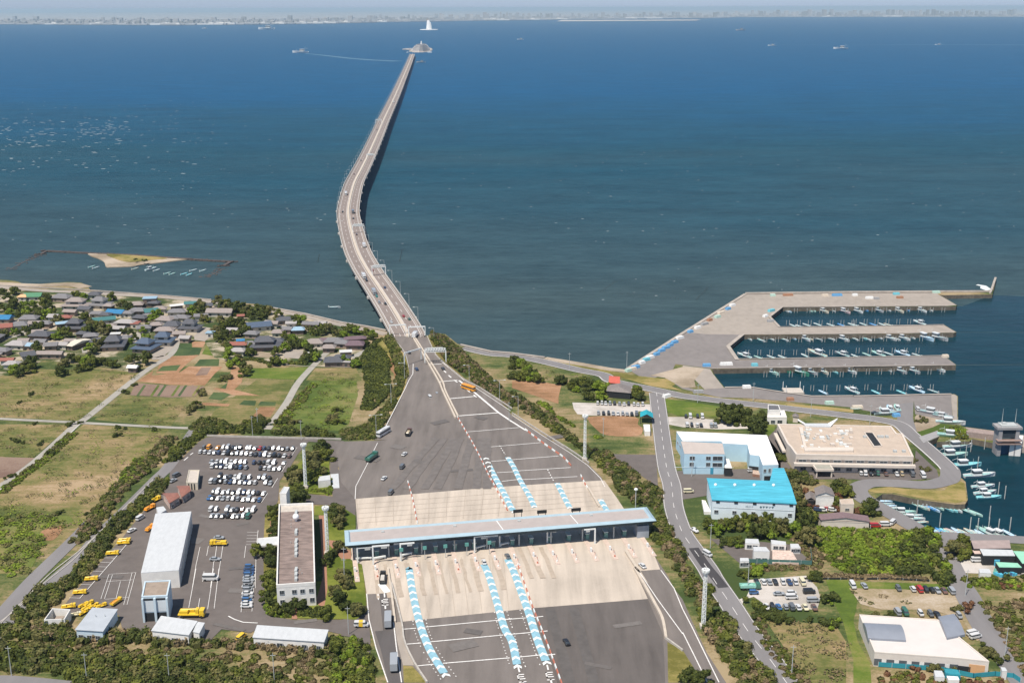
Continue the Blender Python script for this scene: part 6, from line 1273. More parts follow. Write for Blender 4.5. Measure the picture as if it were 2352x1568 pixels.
def house(i, tile, x, y, rc, w, d, st=1, yaw=None, shape='h'):
    h = 3.1*st+.3; p = W1('%s %d,%d' % (tile, x, y), ZL+h+.5); rnd = random.Random(i*31+5); rz = (rnd.uniform(-.25, .25) if yaw is None else R(yaw)); wl = HWAL[rnd.randrange(4)]
    t = thing('village_house', 'x', 'house', (p.x, p.y, ZL), rz, 'houses in the fishing village')
    w *= K*.93; d *= K*.93; two = w*d > 150 and shape == 'h'
    if two:
        m = MB(); m.box(0, 0, -.2, w-1, d-1, 3.2); m.build('wall', wl, t); hip_mb(w, d, 3.0, 1.4).build('lower_roof', HM[rc], t)
        m = MB(); m.box(-w*.04, d*.04, 3.4, w*.62, d*.58, 2.6); m.build('upper_wall', wl, t); o = hip_mb(w*.64, d*.62, 5.9, min(w, d)*.16+.4).build('roof', HM[rc], t); o.location = (-w*.04, d*.04, 0)
        zs = (.8, 3.9)
    else:
        m = MB(); m.box(0, 0, -.2, w-.9, d-.9, h+.1); m.build('wall', wl, t)
        if shape == 'f': m = MB(); m.box(0, 0, h-.15, w, d, .3); m.build('roof', HM[rc], t)
        else:
            hip_mb(w, d, h, min(w, d)*.2+.3, .5, shape == 'h').build('roof', HM[rc], t)
            if shape == 'g':
                m = MB(); rs_ = min(w, d)*.2+.3; X = w/2-.45
                m.add([(-X, -d/2+.4, h-.2), (-X, d/2-.4, h-.2), (-X, 0, h+rs_*.9), (X, -d/2+.4, h-.2), (X, d/2-.4, h-.2), (X, 0, h+rs_*.9)], [(0, 2, 1), (3, 4, 5)]); m.build('gable_wall', wl, t)
        zs = (.8,) if st == 1 else (.8, 3.9)
    fy = -(d/2-.5 if not two else d/2-.5); k = max(1, int(w/5))
    for q in range(k):
        m = MB(); m.box(-w/2+w*(q+.5)/k, fy-.03, zs[0], 1.7, .12, 1.4); m.build('window', M_GLASS, t)
    if two or st > 1:
        m = MB(); m.box(-w*.04, (d*.04-d*.29 if two else fy)-.03, 4.0, w*.3, .12, 1.1); m.build('window', M_GLASS, t)
    if two: 
        m = MB(); m.box(-w*.04, d*.04, 5.95+min(w, d)*.16+.3, w*.34, .35, .3); m.build('ridge_tiles', HM['g'], t)
    return t, p
HS = """a1 460,385 e 11 8 1 gx;a1 320,395 o 6 5 1 hx;a1 860,400 g 12 9 1 hx;a1 1060,500 b 17 11 1 hx;a1 1300,365 G 8 7 1 hx;a1 1380,490 g 12 11 1 hx;a1 2065,415 p 9 7 2 fx;a1 1885,500 b 8 7 1 hx;a1 1900,585 g 10 7 1 hx;a1 1600,610 B 11 7 1 gx;a1 70,690 B 8 8 1 gx;a1 400,690 g 11 8 1 hx;a1 740,670 l 6 6 1 gx;a1 890,680 r 8 5 1 hx;a1 925,755 p 13 4 1 g28
a1 1430,710 t 13 6 1 g22;a1 1340,625 g 9 5 1 hx;a1 1730,745 l 12 7 1 hx;a1 1865,760 r 5 7 1 fx;a1 1930,680 G 9 6 1 hx;a1 270,780 g 9 8 1 hx;a1 80,805 r 7 7 1 g20;a1 1040,800 G 12 11 1 hx;a1 570,915 G 12 9 1 hx;a1 1590,905 w 6 4 1 fx;a1 240,1045 l 11 8 1 hx;a1 440,1065 p 5 5 1 gx;a1 700,1060 g 7 6 1 gx;a1 1080,1030 c 5 15 1 g-25
a1 1360,1000 G 9 7 1 hx;a1 1570,1040 G 12 14 1 hx;a1 2010,1075 m 12 12 1 hx;a1 2250,985 m 11 11 1 hx;a1 2270,850 b 11 7 1 hx;a1 2280,705 b 10 8 1 hx;a1 690,1175 b 14 5 1 gx;a1 970,1000 b 6 4 1 gx;a1 100,1265 r 7 4 1 gx;a1 165,1315 l 8 6 1 hx;a1 380,1190 G 7 8 1 g30;a1 2080,595 t 8 7 1 g25;a1 1830,1365 w 5 4 1 gx
b1 80,520 w 8 3 1 g25;b1 270,490 t 7 5 1 gx;b1 90,600 g 11 7 1 hx;b1 150,680 g 10 6 1 hx;b1 20,780 G 9 9 1 hx;b1 270,805 G 12 10 1 hx;b1 500,520 G 6 6 1 g25;b1 680,600 b 16 8 1 g-3;b1 545,890 p 5 5 1 fx;b1 850,850 l 6 4 1 gx;b1 965,660 r 4 3 1 gx;b1 1215,790 m 14 9 1 g18;b1 1335,735 l 4 3 1 fx;b1 1580,710 G 10 7 1 hx;b1 1755,845 p 7 6 1 hx;b1 1935,770 g 10 5 1 gx
b1 935,1050 r 9 5 1 gx;b1 925,1135 l 8 6 1 hx;b1 960,1000 B 4 3 1 gx;b1 1310,1050 G 16 12 1 hx;b1 1985,1020 b 9 8 1 hx;b1 2240,1000 g 11 7 1 hx;b1 1470,880 b 6 7 1 hx;b1 2250,1270 G 10 9 1 hx;a1 620,760 g 8 6 1 hx;a1 480,760 b 7 5 1 gx;a1 1180,560 G 8 6 1 gx;a1 1500,800 b 8 6 1 hx;a1 1640,830 l 7 5 1 gx;a1 1250,930 g 8 6 1 hx;a1 860,1050 l 7 5 1 gx;a1 560,1010 g 7 5 1 gx;a1 1140,900 G 7 5 1 hx;a1 2120,480 G 7 6 1 hx;a1 2200,560 b 8 6 1 hx;a1 2050,660 g 8 6 1 hx;a1 2150,780 b 7 6 1 hx;a1 1760,620 g 7 5 1 hx;a1 1500,520 b 6 5 1 hx;a1 1980,820 g 8 6 1 hx;a1 1720,960 g 6 6 1 hx;a1 330,1000 b 6 5 1 gx;a1 30,1130 g 9 6 1 hx;a1 520,880 b 6 5 1 gx;a1 1450,640 G 7 5 1 hx;a1 970,600 b 8 5 1 gx
b1 20,690 g 8 6 1 hx;b1 180,590 b 7 5 1 gx;b1 120,900 b 7 5 1 gx;b1 200,960 l 6 5 1 gx;b1 420,660 g 8 5 1 gx;b1 1400,760 b 7 5 1 gx;b1 1120,900 g 8 6 1 hx;b1 1090,1040 g 6 6 1 hx;b1 1450,1000 G 8 6 1 hx;b1 1600,840 g 6 5 1 gx;b1 2110,1000 u 7 6 1 hx;b1 2060,760 l 7 4 1 gx;b1 2180,1090 b 7 6 1 hx;c1 20,1030 g 8 6 1 hx;c1 10,1230 G 9 6 1 hx;b1 1660,760 l 6 4 1 gx;c1 190,970 u 12 5 1 hx;c1 190,1045 u 10 8 1 hx;c1 60,1150 w 7 5 1 fx;b1 1930,1185 w 6 3 1 gx;c1 70,1295 l 5 3 1 fx;a1 -150,450 g 11 8 1 hx;a1 -180,700 G 12 8 1 hx;a1 -120,950 g 12 9 1 hx;a1 -150,1200 l 11 8 1 hx"""
HL = []
for i, e_ in enumerate(HS.replace('\n', ';').split(';')):
    f = e_.split(); x, y = f[1].split(','); sh = f[6][0]; yw = f[6][1:]
    t, p = house(i, f[0], float(x), float(y), f[2], float(f[3]), float(f[4]), int(f[5]), None if yw == 'x' else float(yw), sh); HL.append((t, p, f[2]))
bands = ('row nearest the sea wall', 'second row back from the sea', 'middle row of the village', 'fourth row back from the sea', 'row nearest the fields')
def seay(x): return 1010 if x < -400 else 1010
Y = [(t, p, c, p.y+ (p.x+200)*.42) for t, p, c in HL]; ysr = sorted(y[3] for y in Y); cuts = [ysr[int(len(ysr)*q)] for q in (.2, .4, .6, .8)]
for b in range(5):
    G = sorted([y for y in Y if sum(y[3] < c for c in cuts) == b], key=lambda y: y[1].x)
    for k, (t, p, c, _) in enumerate(G): t['label'] = '%s house, %s in the %s' % (HN[c], ordw(k, len(G)), bands[b])

# ---------------- foliage ----------------
def leaves(C, Rx, Rz, per, leaf, rng, core=True):
    """ numpy leaf cards around lump centres C (n,3) with radii; returns verts, faces """
    n = len(C)*per; ci = np.repeat(np.arange(len(C)), per)
    d = rng.normal(size=(n, 3)); d /= np.linalg.norm(d, axis=1)[:, None]; d[:, 2] = np.abs(d[:, 2])*1.0-.25*rng.random(n)
    rr = (.72+.36*rng.random(n))[:, None]; pos = C[ci]+d*rr*np.stack([Rx[ci], Rx[ci], Rz[ci]], 1)
    nrm = d+rng.normal(size=(n, 3))*.28; nrm /= np.linalg.norm(nrm, axis=1)[:, None]
    if not core: nrm = rng.normal(size=(n, 3))*.35+np.array([0, 0, 1.0]); nrm /= np.linalg.norm(nrm, axis=1)[:, None]
    a = np.cross(nrm, rng.normal(size=(n, 3))); a /= np.linalg.norm(a, axis=1)[:, None]; b = np.cross(nrm, a)
    s = (leaf*(.6+.8*rng.random(n)))[:, None]; a = a*s; b = b*s*.75
    v = np.stack([pos-a-b*.6, pos+a*.8-b, pos+a+b*.7, pos-a*.5+b], 1).reshape(-1, 3)
    if not core: return v
    # a faceted inner mass in every lump keeps the crown opaque
    q = np.array([(x, y, z) for x in (-1, 1) for y in (-1, 1) for z in (-1, 1)])/math.sqrt(3)*.97; F = [(0, 1, 3, 2), (4, 6, 7, 5), (0, 4, 5, 1), (2, 3, 7, 6), (1, 5, 7, 3), (0, 2, 6, 4)]; out = [v]
    for j in range(len(C)):
        t = rng.uniform(0, 1.5); cs, sn = math.cos(t), math.sin(t); p = q*np.array([Rx[j], Rx[j], Rz[j]]); p = np.stack([p[:, 0]*cs-p[:, 1]*sn, p[:, 0]*sn+p[:, 1]*cs, p[:, 2]], 1)+C[j]; out.append(p[np.array(F)].reshape(-1, 3))
    return np.concatenate(out)
def quad_mesh(name, v, mt):
    me = bpy.data.meshes.new(name); n = len(v)//4; me.vertices.add(len(v)); me.vertices.foreach_set('co', v.astype(np.float32).ravel())
    me.loops.add(4*n); me.loops.foreach_set('vertex_index', np.arange(4*n, dtype=np.int32)); me.polygons.add(n)
    me.polygons.foreach_set('loop_start', np.arange(0, 4*n, 4, dtype=np.int32)); me.update(calc_edges=True); me.validate(); me.materials.append(mt); return me
LV = {'dark': leaf_mat('leaves_dark', (.022, .031, .007), (.050, .064, .012), (.108, .118, .024)), 'mid': leaf_mat('leaves_mid', (.036, .048, .009), (.086, .102, .016), (.17, .175, .030)), 'bright': leaf_mat('leaves_bright', (.06, .095, .010), (.13, .185, .016), (.24, .29, .034)),
      'olive': leaf_mat('leaves_olive', (.045, .052, .016), (.11, .108, .034), (.21, .175, .065)), 'brown': leaf_mat('leaves_brown', (.07, .055, .028), (.165, .125, .065), (.30, .21, .125)), 'red': leaf_mat('leaves_red', (.06, .028, .015), (.14, .065, .035), (.20, .12, .05))}
M_TRUNK = mat('bark', (.10, .075, .055), .9, .2, 2)
TM = {}
def tree_mesh(kind, var):
    if (kind, var) in TM: return TM[(kind, var)]
    rng = np.random.default_rng(11+var*7+len(kind)); n = 9
    if kind == 'round': C = rng.normal(size=(n, 3))*np.array([.30, .30, .2])+np.array([0, 0, .62]); Rx = rng.uniform(.24, .36, n); Rz = Rx*.85
    elif kind == 'tall': C = np.stack([rng.normal(size=n)*.12, rng.normal(size=n)*.12, np.linspace(.3, .95, n)], 1); Rx = np.linspace(.34, .12, n); Rz = Rx
    else: C = rng.normal(size=(n, 3))*np.array([.34, .34, .09])+np.array([0, 0, .35]); Rx = rng.uniform(.26, .36, n); Rz = Rx*.8
    v = leaves(C, Rx, Rz, 46, .075, rng)
    m = MB(); m.tube((0, 0, 0), (.01, .01, .35), .035, .025); m.tube((.01, .01, .33), (.12, .06, .62), .022, .01); m.tube((.01, .01, .33), (-.1, .08, .6), .022, .01); m.tube((.01, .01, .33), (-.02, -.12, .65), .02, .01)
    tm = m.mesh('trunk'); tm.materials.append(M_TRUNK); TM[(kind, var)] = (quad_mesh('crown', v, LV['mid']), tm); return TM[(kind, var)]
TR = random.Random(77)
KN = {'dark': 'dark green', 'mid': 'green', 'bright': 'bright green', 'olive': 'olive green', 'brown': 'brownish', 'red': 'reddish'}
TQ = []
def trees(cluster, s, tone='mid', size=6, kind='round', jit=.3):
    P = pts(s); W_ = sorted([(at(p, ZL+size*.5)) for p in P], key=lambda q: q.x); n = len(W_)
    for i, p in enumerate(W_):
        tn = tone if isinstance(tone, str) else TR.choice(tone); sz = size*(1.0 if size < 5 else .84)*(1+TR.uniform(-jit, jit)); cm, tm = tree_mesh(kind, TR.randrange(3))
        if kind != 'bush': TQ.append((sz/p.length, p, sz, tn, cm, tm, i, n, cluster, kind)); continue
        t = thing('tree' if kind != 'bush' else 'shrub', '%s %s, %s %s' % (KN[tn], {'round': 'tree', 'tall': 'upright tree', 'bush': 'shrub'}[kind], ordw(i, n), cluster), 'tree' if kind != 'bush' else 'shrub', (p.x, p.y, ZL), TR.uniform(0, 6.2), ('trees ' if kind != 'bush' else 'shrubs ')+cluster)
        t.scale = (sz, sz, sz*TR.uniform(.85, 1.1)); o = link('crown', cm, t, LV[tn]); link('trunk', tm, t)
T5 = ('dark', 'mid', 'mid', 'olive', 'bright')
trees('in the left grove of the village', 'a1 30,330 100,420 180,330 200,520 290,560 330,500 450,490 600,500 620,600 680,540 520,620 20,560 130,600 250,640 380,600 480,560 560,640 660,660 720,600', ('dark', 'mid', 'dark', 'bright'), 7)
trees('in the seaward gardens of the village', 'a1 1100,400 1050,400 1150,410 640,420 680,430 1180,680 1120,700 850,740 1500,440 1520,420 1740,510 1760,570 1230,740 1280,720 2180,640 2120,690 1640,500 1690,480 780,760', T5, 6)
trees('in the inner gardens of the village', 'a1 500,800 480,850 430,890 540,830 1250,800 1330,830 1400,850 1460,880 1220,860 1490,850 260,900 200,880 80,920 20,930 340,830 850,880 900,920 1180,900 2030,800 1960,860 2100,720 2010,990 760,950 1700,870 1800,900 1850,960 1790,1000 1400,1060 1320,1090', T5, 6)
trees('along the field side of the village', 'a1 1000,1230 950,1260 900,1320 1080,1260 1140,1330 1200,1290 1270,1310 1350,1300 1420,1280 1500,1310 1550,1330 1850,1270 1780,1250 1900,1370 400,1280 420,1340 340,1360 290,1420 230,1460 200,1400 370,1400 820,1440 490,1120 520,1150 1230,1130 1300,1150 2000,1280 1080,1390 1160,1370', ('dark', 'dark', 'mid', 'olive', 'bright'), 6)
trees('in the right grove by the sea wall', 'b1 400,500 430,540 650,490 720,500 800,500 860,540 900,570 950,560 1010,560 1050,590 1080,560 1150,600 1180,570 1230,560 1250,620 1300,580 1320,610 1350,600 1000,630 1100,640 1290,670 1220,660 870,600 780,530', ('dark', 'mid', 'dark', 'olive'), 7)
trees('among the middle houses of the village', 'b1 330,590 290,560 280,620 350,560 420,600 320,650 400,680 460,710 520,720 780,780 830,760 900,740 950,730 700,740 740,800 860,790 620,850 650,890 690,830 1000,800', T5, 5.5)
trees('in the garden strip above the meadows', 'b1 620,920 680,920 650,980 720,960 760,930 800,990 850,960 900,920 950,900 1000,900 740,1040 780,1100 820,1150 790,1220 830,1290 810,1350 1010,1340 1080,1400 1000,1400 1040,1450 950,1270 1070,1080 1080,1170 1040,880 900,1290', ('mid', 'olive', 'bright', 'dark'), 5.5)
trees('around the eastern houses of the village', 'b1 1480,640 1450,690 1700,690 1740,710 1790,690 1820,720 1680,740 1720,770 1900,850 1950,880 2050,850 2100,810 2150,870 2200,850 2260,880 2300,900 2000,900 2080,900 1560,930 1600,960 1520,870 1660,980 1700,1040 1750,1080 1800,1050 1850,1090 1900,1110 1480,1130 1560,1120 1440,1170 1640,1090 1400,1290 1450,1310 1510,1290 1560,1300 1850,1220 1900,1250 1950,1220 1990,1240 1830,1270 2020,1190 2330,950', T5, 5.5)
trees('between the village and the bridge', 'c1 60,860 100,840 160,860 200,880 60,900 380,900 430,920 340,880 420,960 330,990 460,950 20,930 30,1290 210,1290 180,1330 350,1050', ('dark', 'mid', 'bright'), 5.5)
trees('dotting the field tracks', 'a2 480,670 965,690 1100,660 1610,730 1725,735 2125,755 205,905 320,930 560,945 130,1400 700,1080 420,270 260,380 1850,140 1700,230 1760,250 1610,840 a3 1230,510 820,500', 'dark', 2.6, 'bush')
trees('round the garden plots', 'b2 350,380 310,430 270,480 380,430 760,40 700,70 410,220 440,240 500,600 1200,590 1240,640 1150,640 1270,690 2290,480 2300,650 2200,600 2250,600 1540,640 1700,650', ('dark', 'mid', 'olive'), 4, 'bush')
trees('beside the left wall of the long office', 'b3 1415,470 1410,555 1440,700 1435,780 1205,1060 1400,1060 1370,1200 1365,1400 b4 1360,100 1370,260 1345,420', ('dark', 'mid'), 4.5, 'round', .15)
trees('at the front of the long office', 'b4 1460,560 1590,550 2160,600 1770,500 2300,1010 2260,1060', ('dark', 'mid', 'dark'), 4.4, 'round', .15)
trees('behind the long office beside the mast', 'b2 2100,1030 2150,1100 2050,1090 1930,1130 1960,1180 1900,1280 1980,1290 1920,1380 1740,1400 1700,1370 1960,1420 1720,1500 b3 1700,100 1760,150 1690,200 1790,220 1680,290 1750,320 1650,340 1800,330', ('dark', 'olive', 'mid'), 6.5)
trees('on the lawn right of the long office', 'b3 2260,440 2300,520 2240,590 2320,640 2190,1100 2250,1050 2160,1170 2290,990 c3 0,500 10,620 90,1490 60,1430 c4 90,60 0,40 b4 2240,250 2300,320 2340,400 c4 80,480 200,560', ('olive', 'dark'), 5)
trees('on the green beside the coast road', 'd1 30,1290 70,1310 110,1330 10,1350 d1 180,1390 240,1420 290,1440 60,1450 150,1470 220,1490 300,1500 340,1530 100,1500 0,1480 d2 60,20 160,40 260,30 320,50', ('bright', 'mid', 'dark'), 6)
trees('around the tiled house by the coast road', 'd2 830,170 880,120 900,200 1000,130 1050,160 1100,120 1150,170 1200,140 1230,180 1270,200 680,60 640,90 720,90 1700,190 1730,220 1760,250 1690,260 1720,290 1760,310 1040,290 1100,310 1200,300 1230,320 1240,260', ('dark', 'mid', 'bright'), 5.5)
trees('in the clump above the white factory roof', 'e2 560,570 610,530 660,590 700,520 720,590 780,500 790,570 840,540 860,600 900,570 930,620 950,660 980,640 1000,700 1040,640 1060,690 1080,720 1020,740 1030,780 590,610 640,620 1090,560 1060,600', 'dark', 7)
trees('in front of the clinic', 'e2 1430,1330 1470,1380 1450,1430 1630,1370 1680,1400 1640,1440 1720,1430 1750,1460 1560,1460 1370,1120 1330,1140', ('mid', 'olive', 'dark'), 4, 'bush')
trees('around the dark roofed house', 'e3 1570,230 1600,280 2130,130 2180,110 2230,150 2150,190 2280,200 2200,230 2300,160 1640,420 1600,330 1650,500 1720,560 1780,600 1600,440 2110,350 2090,380 f3 190,440 240,400 230,470 180,480', ('dark', 'mid', 'olive'), 5.5)
trees('with reddish leaves near the dark roofed house', 'e3 1590,200 1640,215 1700,205 1760,430 2120,440 2150,260 f3 50,460 100,470', 'red', 3.4, 'bush')
trees('in front of the cyan roofed plant', 'e3 380,680 440,700 520,690 600,700 660,690 730,670 790,700 860,670 930,690 1000,650 1060,640 1110,670 1140,640 900,720 960,720 460,760 1040,790 1080,810 1120,720 1160,760 1200,820 1240,740 1320,740 1400,750 1480,740 1560,760 1600,820 1680,700 1640,640 1720,860 1780,900', ('dark', 'mid', 'olive', 'bright'), 4.8)
trees('beside the builders yard and gravel lot', 'e3 830,1330 880,1350 1000,1290 1080,1280 1790,1370 1850,1380 560,900 630,910 700,900 760,910 830,910 e4 1010,470 1060,500 1110,600 1080,640 1150,610 1220,630 1300,620 1380,620 2030,380 1990,400 1940,700 2080,720', ('mid', 'bright', 'dark'), 3.6, 'bush')
trees('by the quay lane junction', 'f3 1440,920 1500,910 1550,960 1490,1000 1560,1040 1440,1010 1500,1080 1560,1100 1390,980 1370,1040', ('dark', 'olive', 'mid'), 4.5)
trees('behind the nursery lane', 'f4 1840,1090 1870,1130 1930,1180 1990,1230 800,1300 1090,1310 1340,1320 1440,520 1580,500 2150,210 300,600 500,610', ('dark', 'olive', 'red'), 3.2, 'bush')
trees('on the grass beside the lock', 'f2 1380,760 1430,770 1480,790 1530,800 1400,810 1460,830 1520,840', ('bright', 'mid'), 4, 'bush')
trees('on the round quay spit', 'f2 830,1180 840,1160 970,600 980,640 900,640 1000,1300', 'olive', 2.5, 'bush')
trees('at the right of the toll apron', 'e4 100,1440 180,1480 250,1500 160,1540 80,1520', 'dark', 4, 'round'); trees('at the left edge of the lawn below the gate', 'c4 2190,100 1040,1500', 'dark', .1) if False else None
TQ.sort(key=lambda q: -q[0])
for q in TQ[:292]:
    _, p, sz, tn, cm, tm, i, n, cluster, kind = q
    t = thing('tree', '%s %s, %s %s' % (KN[tn], 'tree', ordw(i, n), cluster), 'tree', (p.x, p.y, ZL), TR.uniform(0, 6.2), 'trees '+cluster)
    t.scale = (sz, sz, sz*TR.uniform(.85, 1.1)); link('crown', cm, t, LV[tn]); link('trunk', tm, t)
far_t = {}
for q in TQ[292:]:
    _, p, sz, tn, cm, tm, *_r = q; v = np.empty(len(cm.vertices)*3, np.float32); cm.vertices.foreach_get('co', v); v = v.reshape(-1, 3)*sz+np.array([p.x, p.y, ZL]); far_t.setdefault(tn, []).append(v)
if far_t:
    rt = thing('garden_trees', 'smaller garden trees scattered between the village houses', 'trees'); rt['kind'] = 'stuff'
    for tn, v in far_t.items(): link('foliage', quad_mesh('foliage', np.concatenate(v), LV[tn]), rt)['kind'] = 'stuff'
# belts of massed shrubs
def inside(p, poly):
    c = False; n = len(poly)
    for i in range(n):
        a, b = poly[i], poly[(i+1) % n]
        if (a.y > p[1]) != (b.y > p[1]) and p[0] < (b.x-a.x)*(p[1]-a.y)/(b.y-a.y)+a.x: c = not c
    return c
BS = [0]
def belt(label, cat, tones, r=1.6, h=1.3, poly=None, path=None, width=6, dens=1.0, leaf=.40, per=56, zf=None, base=0, core=True):
    BS[0] += 1
    if core: r *= .88; dens *= 1.05
    rng = np.random.default_rng(100+BS[0]); C = []
    if poly:
        P = [at(p, (zf(p) if zf else ZL)) for p in pts(poly)]; x0, x1 = min(p.x for p in P), max(p.x for p in P); y0, y1 = min(p.y for p in P), max(p.y for p in P)
        A = (x1-x0)*(y1-y0); n = int(A/(r*r*1.5)*dens)
        for _ in range(n):
            q = (rng.uniform(x0, x1), rng.uniform(y0, y1))
            if inside(q, P): C.append((q[0], q[1]))
    if path:
        P = smooth(W(path), 4)
        for a, b in zip(P, P[1:]):
            Ln = (b-a).length; n = max(1, int(Ln*width*K/(r*r*1.5)*dens)); nn = Vector((-(b-a).y, (b-a).x, 0)).normalized()
            for _ in range(n): q = a.lerp(b, rng.random())+nn*rng.uniform(-.5, .5)*width*K; C.append((q.x, q.y))
    C = np.array(C); zz = np.full(len(C), ZL+base+r*.25)
    if zf:
        zz = zz+np.array([zoff(x, y) for x, y in C])
    C = np.column_stack([C, zz]); s_ = rng.uniform(.75, 1.25, len(C)); Rx = r*s_; Rz = h*rng.uniform(.7, 1.4, len(C))*s_
    sel = rng.integers(0, len(tones), len(C)); c0 = C.mean(0); c0[2] = ZL
    root = thing('shrub_mass', label, cat, tuple(c0)) if len(set(tones)) > 1 else None
    parts = []
    for k, tn in enumerate(tones):
        q = sel == k
        if not q.any(): continue
        parts.append((tn, leaves(C[q]-c0, Rx[q], Rz[q], per, leaf, rng, core)))
    bt = {}
    for tn, v in parts: bt.setdefault(tn, []).append(v)
    if root is None:
        tn, v = parts[0]; o = link('shrub_mass', quad_mesh('shrub_mass', np.concatenate([x for _, x in parts]), LV[tn])); o.location = tuple(c0); tag(o, label, cat, kind='stuff'); return
    root['kind'] = 'stuff'
    for tn, v in bt.items(): link('foliage', quad_mesh('foliage', np.concatenate(v), LV[tn]), root)['kind'] = 'stuff'
def zoff(x, y):
    # the planted slope rises with the ramp next to it
    i = min(range(len(L)), key=lambda k: abs(L[k].y-y)); hh = L[i].z-ZL
    if y < L[-1].y: return 0
    dd = min(abs(x-L[i].x), abs(x-Rr[i].x)); return max(0, hh-dd*.35)-.2
M4 = ('dark', 'dark', 'mid', 'olive'); M5 = ('dark', 'mid', 'olive', 'brown')
belt('dark hedge along the top left of the car park', 'hedge', ('dark', 'dark', 'mid'), 1.9, 2.4, path='b2 0,1230 100,1080 270,960 420,840 800,800 1250,810', width=5.5)
belt('dark hedge along the top right of the car park', 'hedge', ('dark', 'dark', 'mid'), 2.0, 2.6, path='b2 1400,830 1800,820 2060,860 2190,890', width=6)
belt('loose shrubs above the car park hedge', 'shrubs', ('mid', 'olive', 'dark'), 1.5, 1.2, poly='b2 380,640 560,620 900,740 1180,600 1300,660 1280,760 600,770 250,800 280,720', dens=.7)
belt('tall hedge between the left lane and the service yard', 'hedge', ('dark', 'dark', 'mid', 'olive'), 1.8, 2.3, path='a3 2260,90 2100,270 1930,440 1760,560 1620,720 1450,900 1300,1120 1170,1300 1000,1470 a4 800,300 650,450', width=6)
belt('rough shrubs left of the lane by the dry fields', 'shrubs', M5, 1.7, 1.6, path='a2 2350,880 2150,1130 1900,1400 a3 1720,130 1560,310 1400,530 1250,740 1090,940', width=6)
belt('shrubs in the lower left corner between lane and sheds', 'shrubs', ('dark', 'mid', 'olive'), 2.2, 2.4, poly='a4 560,240 850,220 880,420 640,560 600,740 900,800 1000,900 900,960 400,960 300,880 0,1050 0,830 200,640', dens=.9)
belt('ragged brown hedge behind the low white sheds', 'hedge', ('brown', 'brown', 'olive', 'dark'), 1.7, 1.9, path='b4 0,990 300,1020 700,1050 1200,1055 1700,1100 2200,1150', width=4)
belt('dark hedge behind the grey shed', 'hedge', ('dark', 'olive', 'dark', 'brown'), 2.0, 2.3, path='a4 400,880 700,930 1000,960 1400,960 1800,960 2100,1000 2340,1020', width=7)
belt('thick dark shrubs filling the bottom left corner', 'shrubs', ('dark', 'dark', 'mid', 'olive'), 2.2, 2.6, poly='a4 -400,1080 0,1040 300,1130 800,1160 1100,1190 1500,1240 2000,1260 b4 0,1250 400,1330 800,1400 1200,1440 1500,1480 1500,1700 0,1700 a4 1100,1640 900,1480 400,1440 0,1400 -400,1400', dens=1.25)
belt('olive and brown scrub right of the bottom left shrubs', 'scrub', ('olive', 'mid', 'brown', 'olive'), 1.6, .7, poly='a4 100,1030 500,1000 1500,1060 b4 0,1120 600,1150 1500,1150 2300,1200 2350,1700 1300,1700 1300,1420 600,1320 0,1240 a4 1400,1220 600,1130 100,1100', dens=.5)
belt('green shrubs in the curve left of the bottom lane', 'shrubs', ('bright', 'mid', 'dark', 'mid'), 2.0, 2.2, poly='b4 2220,960 2350,950 c4 50,960 250,1010 370,1120 430,1350 480,1568 480,1750 0,1750 b4 2200,1700 2250,1200', dens=.95)
ZF = lambda p: max(ZL, zramp(p[1])-3)
belt('dark clipped shrubs on the slope left of the ramp, near the village', 'shrubs', ('dark', 'dark', 'mid'), 1.7, 1.3, poly='c1 640,1010 560,1000 440,1060 320,1190 280,1310 340,1568 c2 350,250 270,500 400,520 560,390 680,220 640,0 c1 680,1400 620,1200 560,1110 590,1040', dens=1.6)
belt('dark shrubs on the slope along the left edge of the ramp', 'shrubs', ('dark', 'mid', 'olive'), 1.7, 1.4, poly='c1 660,980 740,1080 820,1250 890,1450 910,1568 c2 870,180 770,380 600,680 500,830 440,910 0,910 0,800 300,740 600,470 720,230 760,0 c1 740,1400 690,1230 610,1060', dens=1.4, zf=ZF)
sheet('bare_path', 'c1 590,1060 640,1180 760,1420 770,1568 c2 740,140 720,0 c1 690,1450 560,1140', G_SOIL, .12)
belt('planted slope right of the bridge foot', 'shrubs', ('dark', 'olive', 'brown', 'mid'), 1.8, 1.6, poly='c1 1240,935 1430,940 1600,1050 1800,1270 1990,1480 c2 2250,240 2350,330 2350,470 2100,340 1850,170 c1 1760,1500 1560,1400 1420,1280 1330,1160 1250,1040', dens=1.0, zf=ZF)
belt('long belt of mixed shrubs between plaza and local road, upper part', 'shrubs', ('dark', 'dark', 'olive', 'mid', 'brown'), 2.1, 2.1, poly='d2 -50,250 300,450 560,600 630,720 860,900 960,1000 1060,1050 1290,1070 1500,1250 1850,1500 d3 2060,260 2000,520 1880,430 1650,390 1500,260 1400,50 d2 1350,1420 1180,1250 1000,1080 800,940 600,820 400,670 200,550 -30,400', dens=1.05)
belt('long belt of mixed shrubs between plaza and local road, lower part', 'shrubs', ('dark', 'mid', 'olive', 'mid', 'brown'), 2.1, 2.1, poly='d3 2000,540 2080,480 2180,760 2350,1080 e3 50,1200 180,1300 e4 80,60 230,130 430,330 560,520 700,740 830,1000 1000,1230 1180,1450 1260,1568 1330,1750 800,1750 700,1568 640,1380 460,1080 320,880 240,620 100,370 20,200 d3 2350,1400 2200,1240 2060,1040 1940,860 1990,660', dens=1.05)
belt('fresh green bushes on the right verge of the local lots', 'shrubs', ('bright', 'mid', 'bright'), 1.3, .9, poly='d2 330,400 450,400 640,600 700,620 1000,820 1260,880 1180,900 900,760 640,640 560,560', dens=.7)
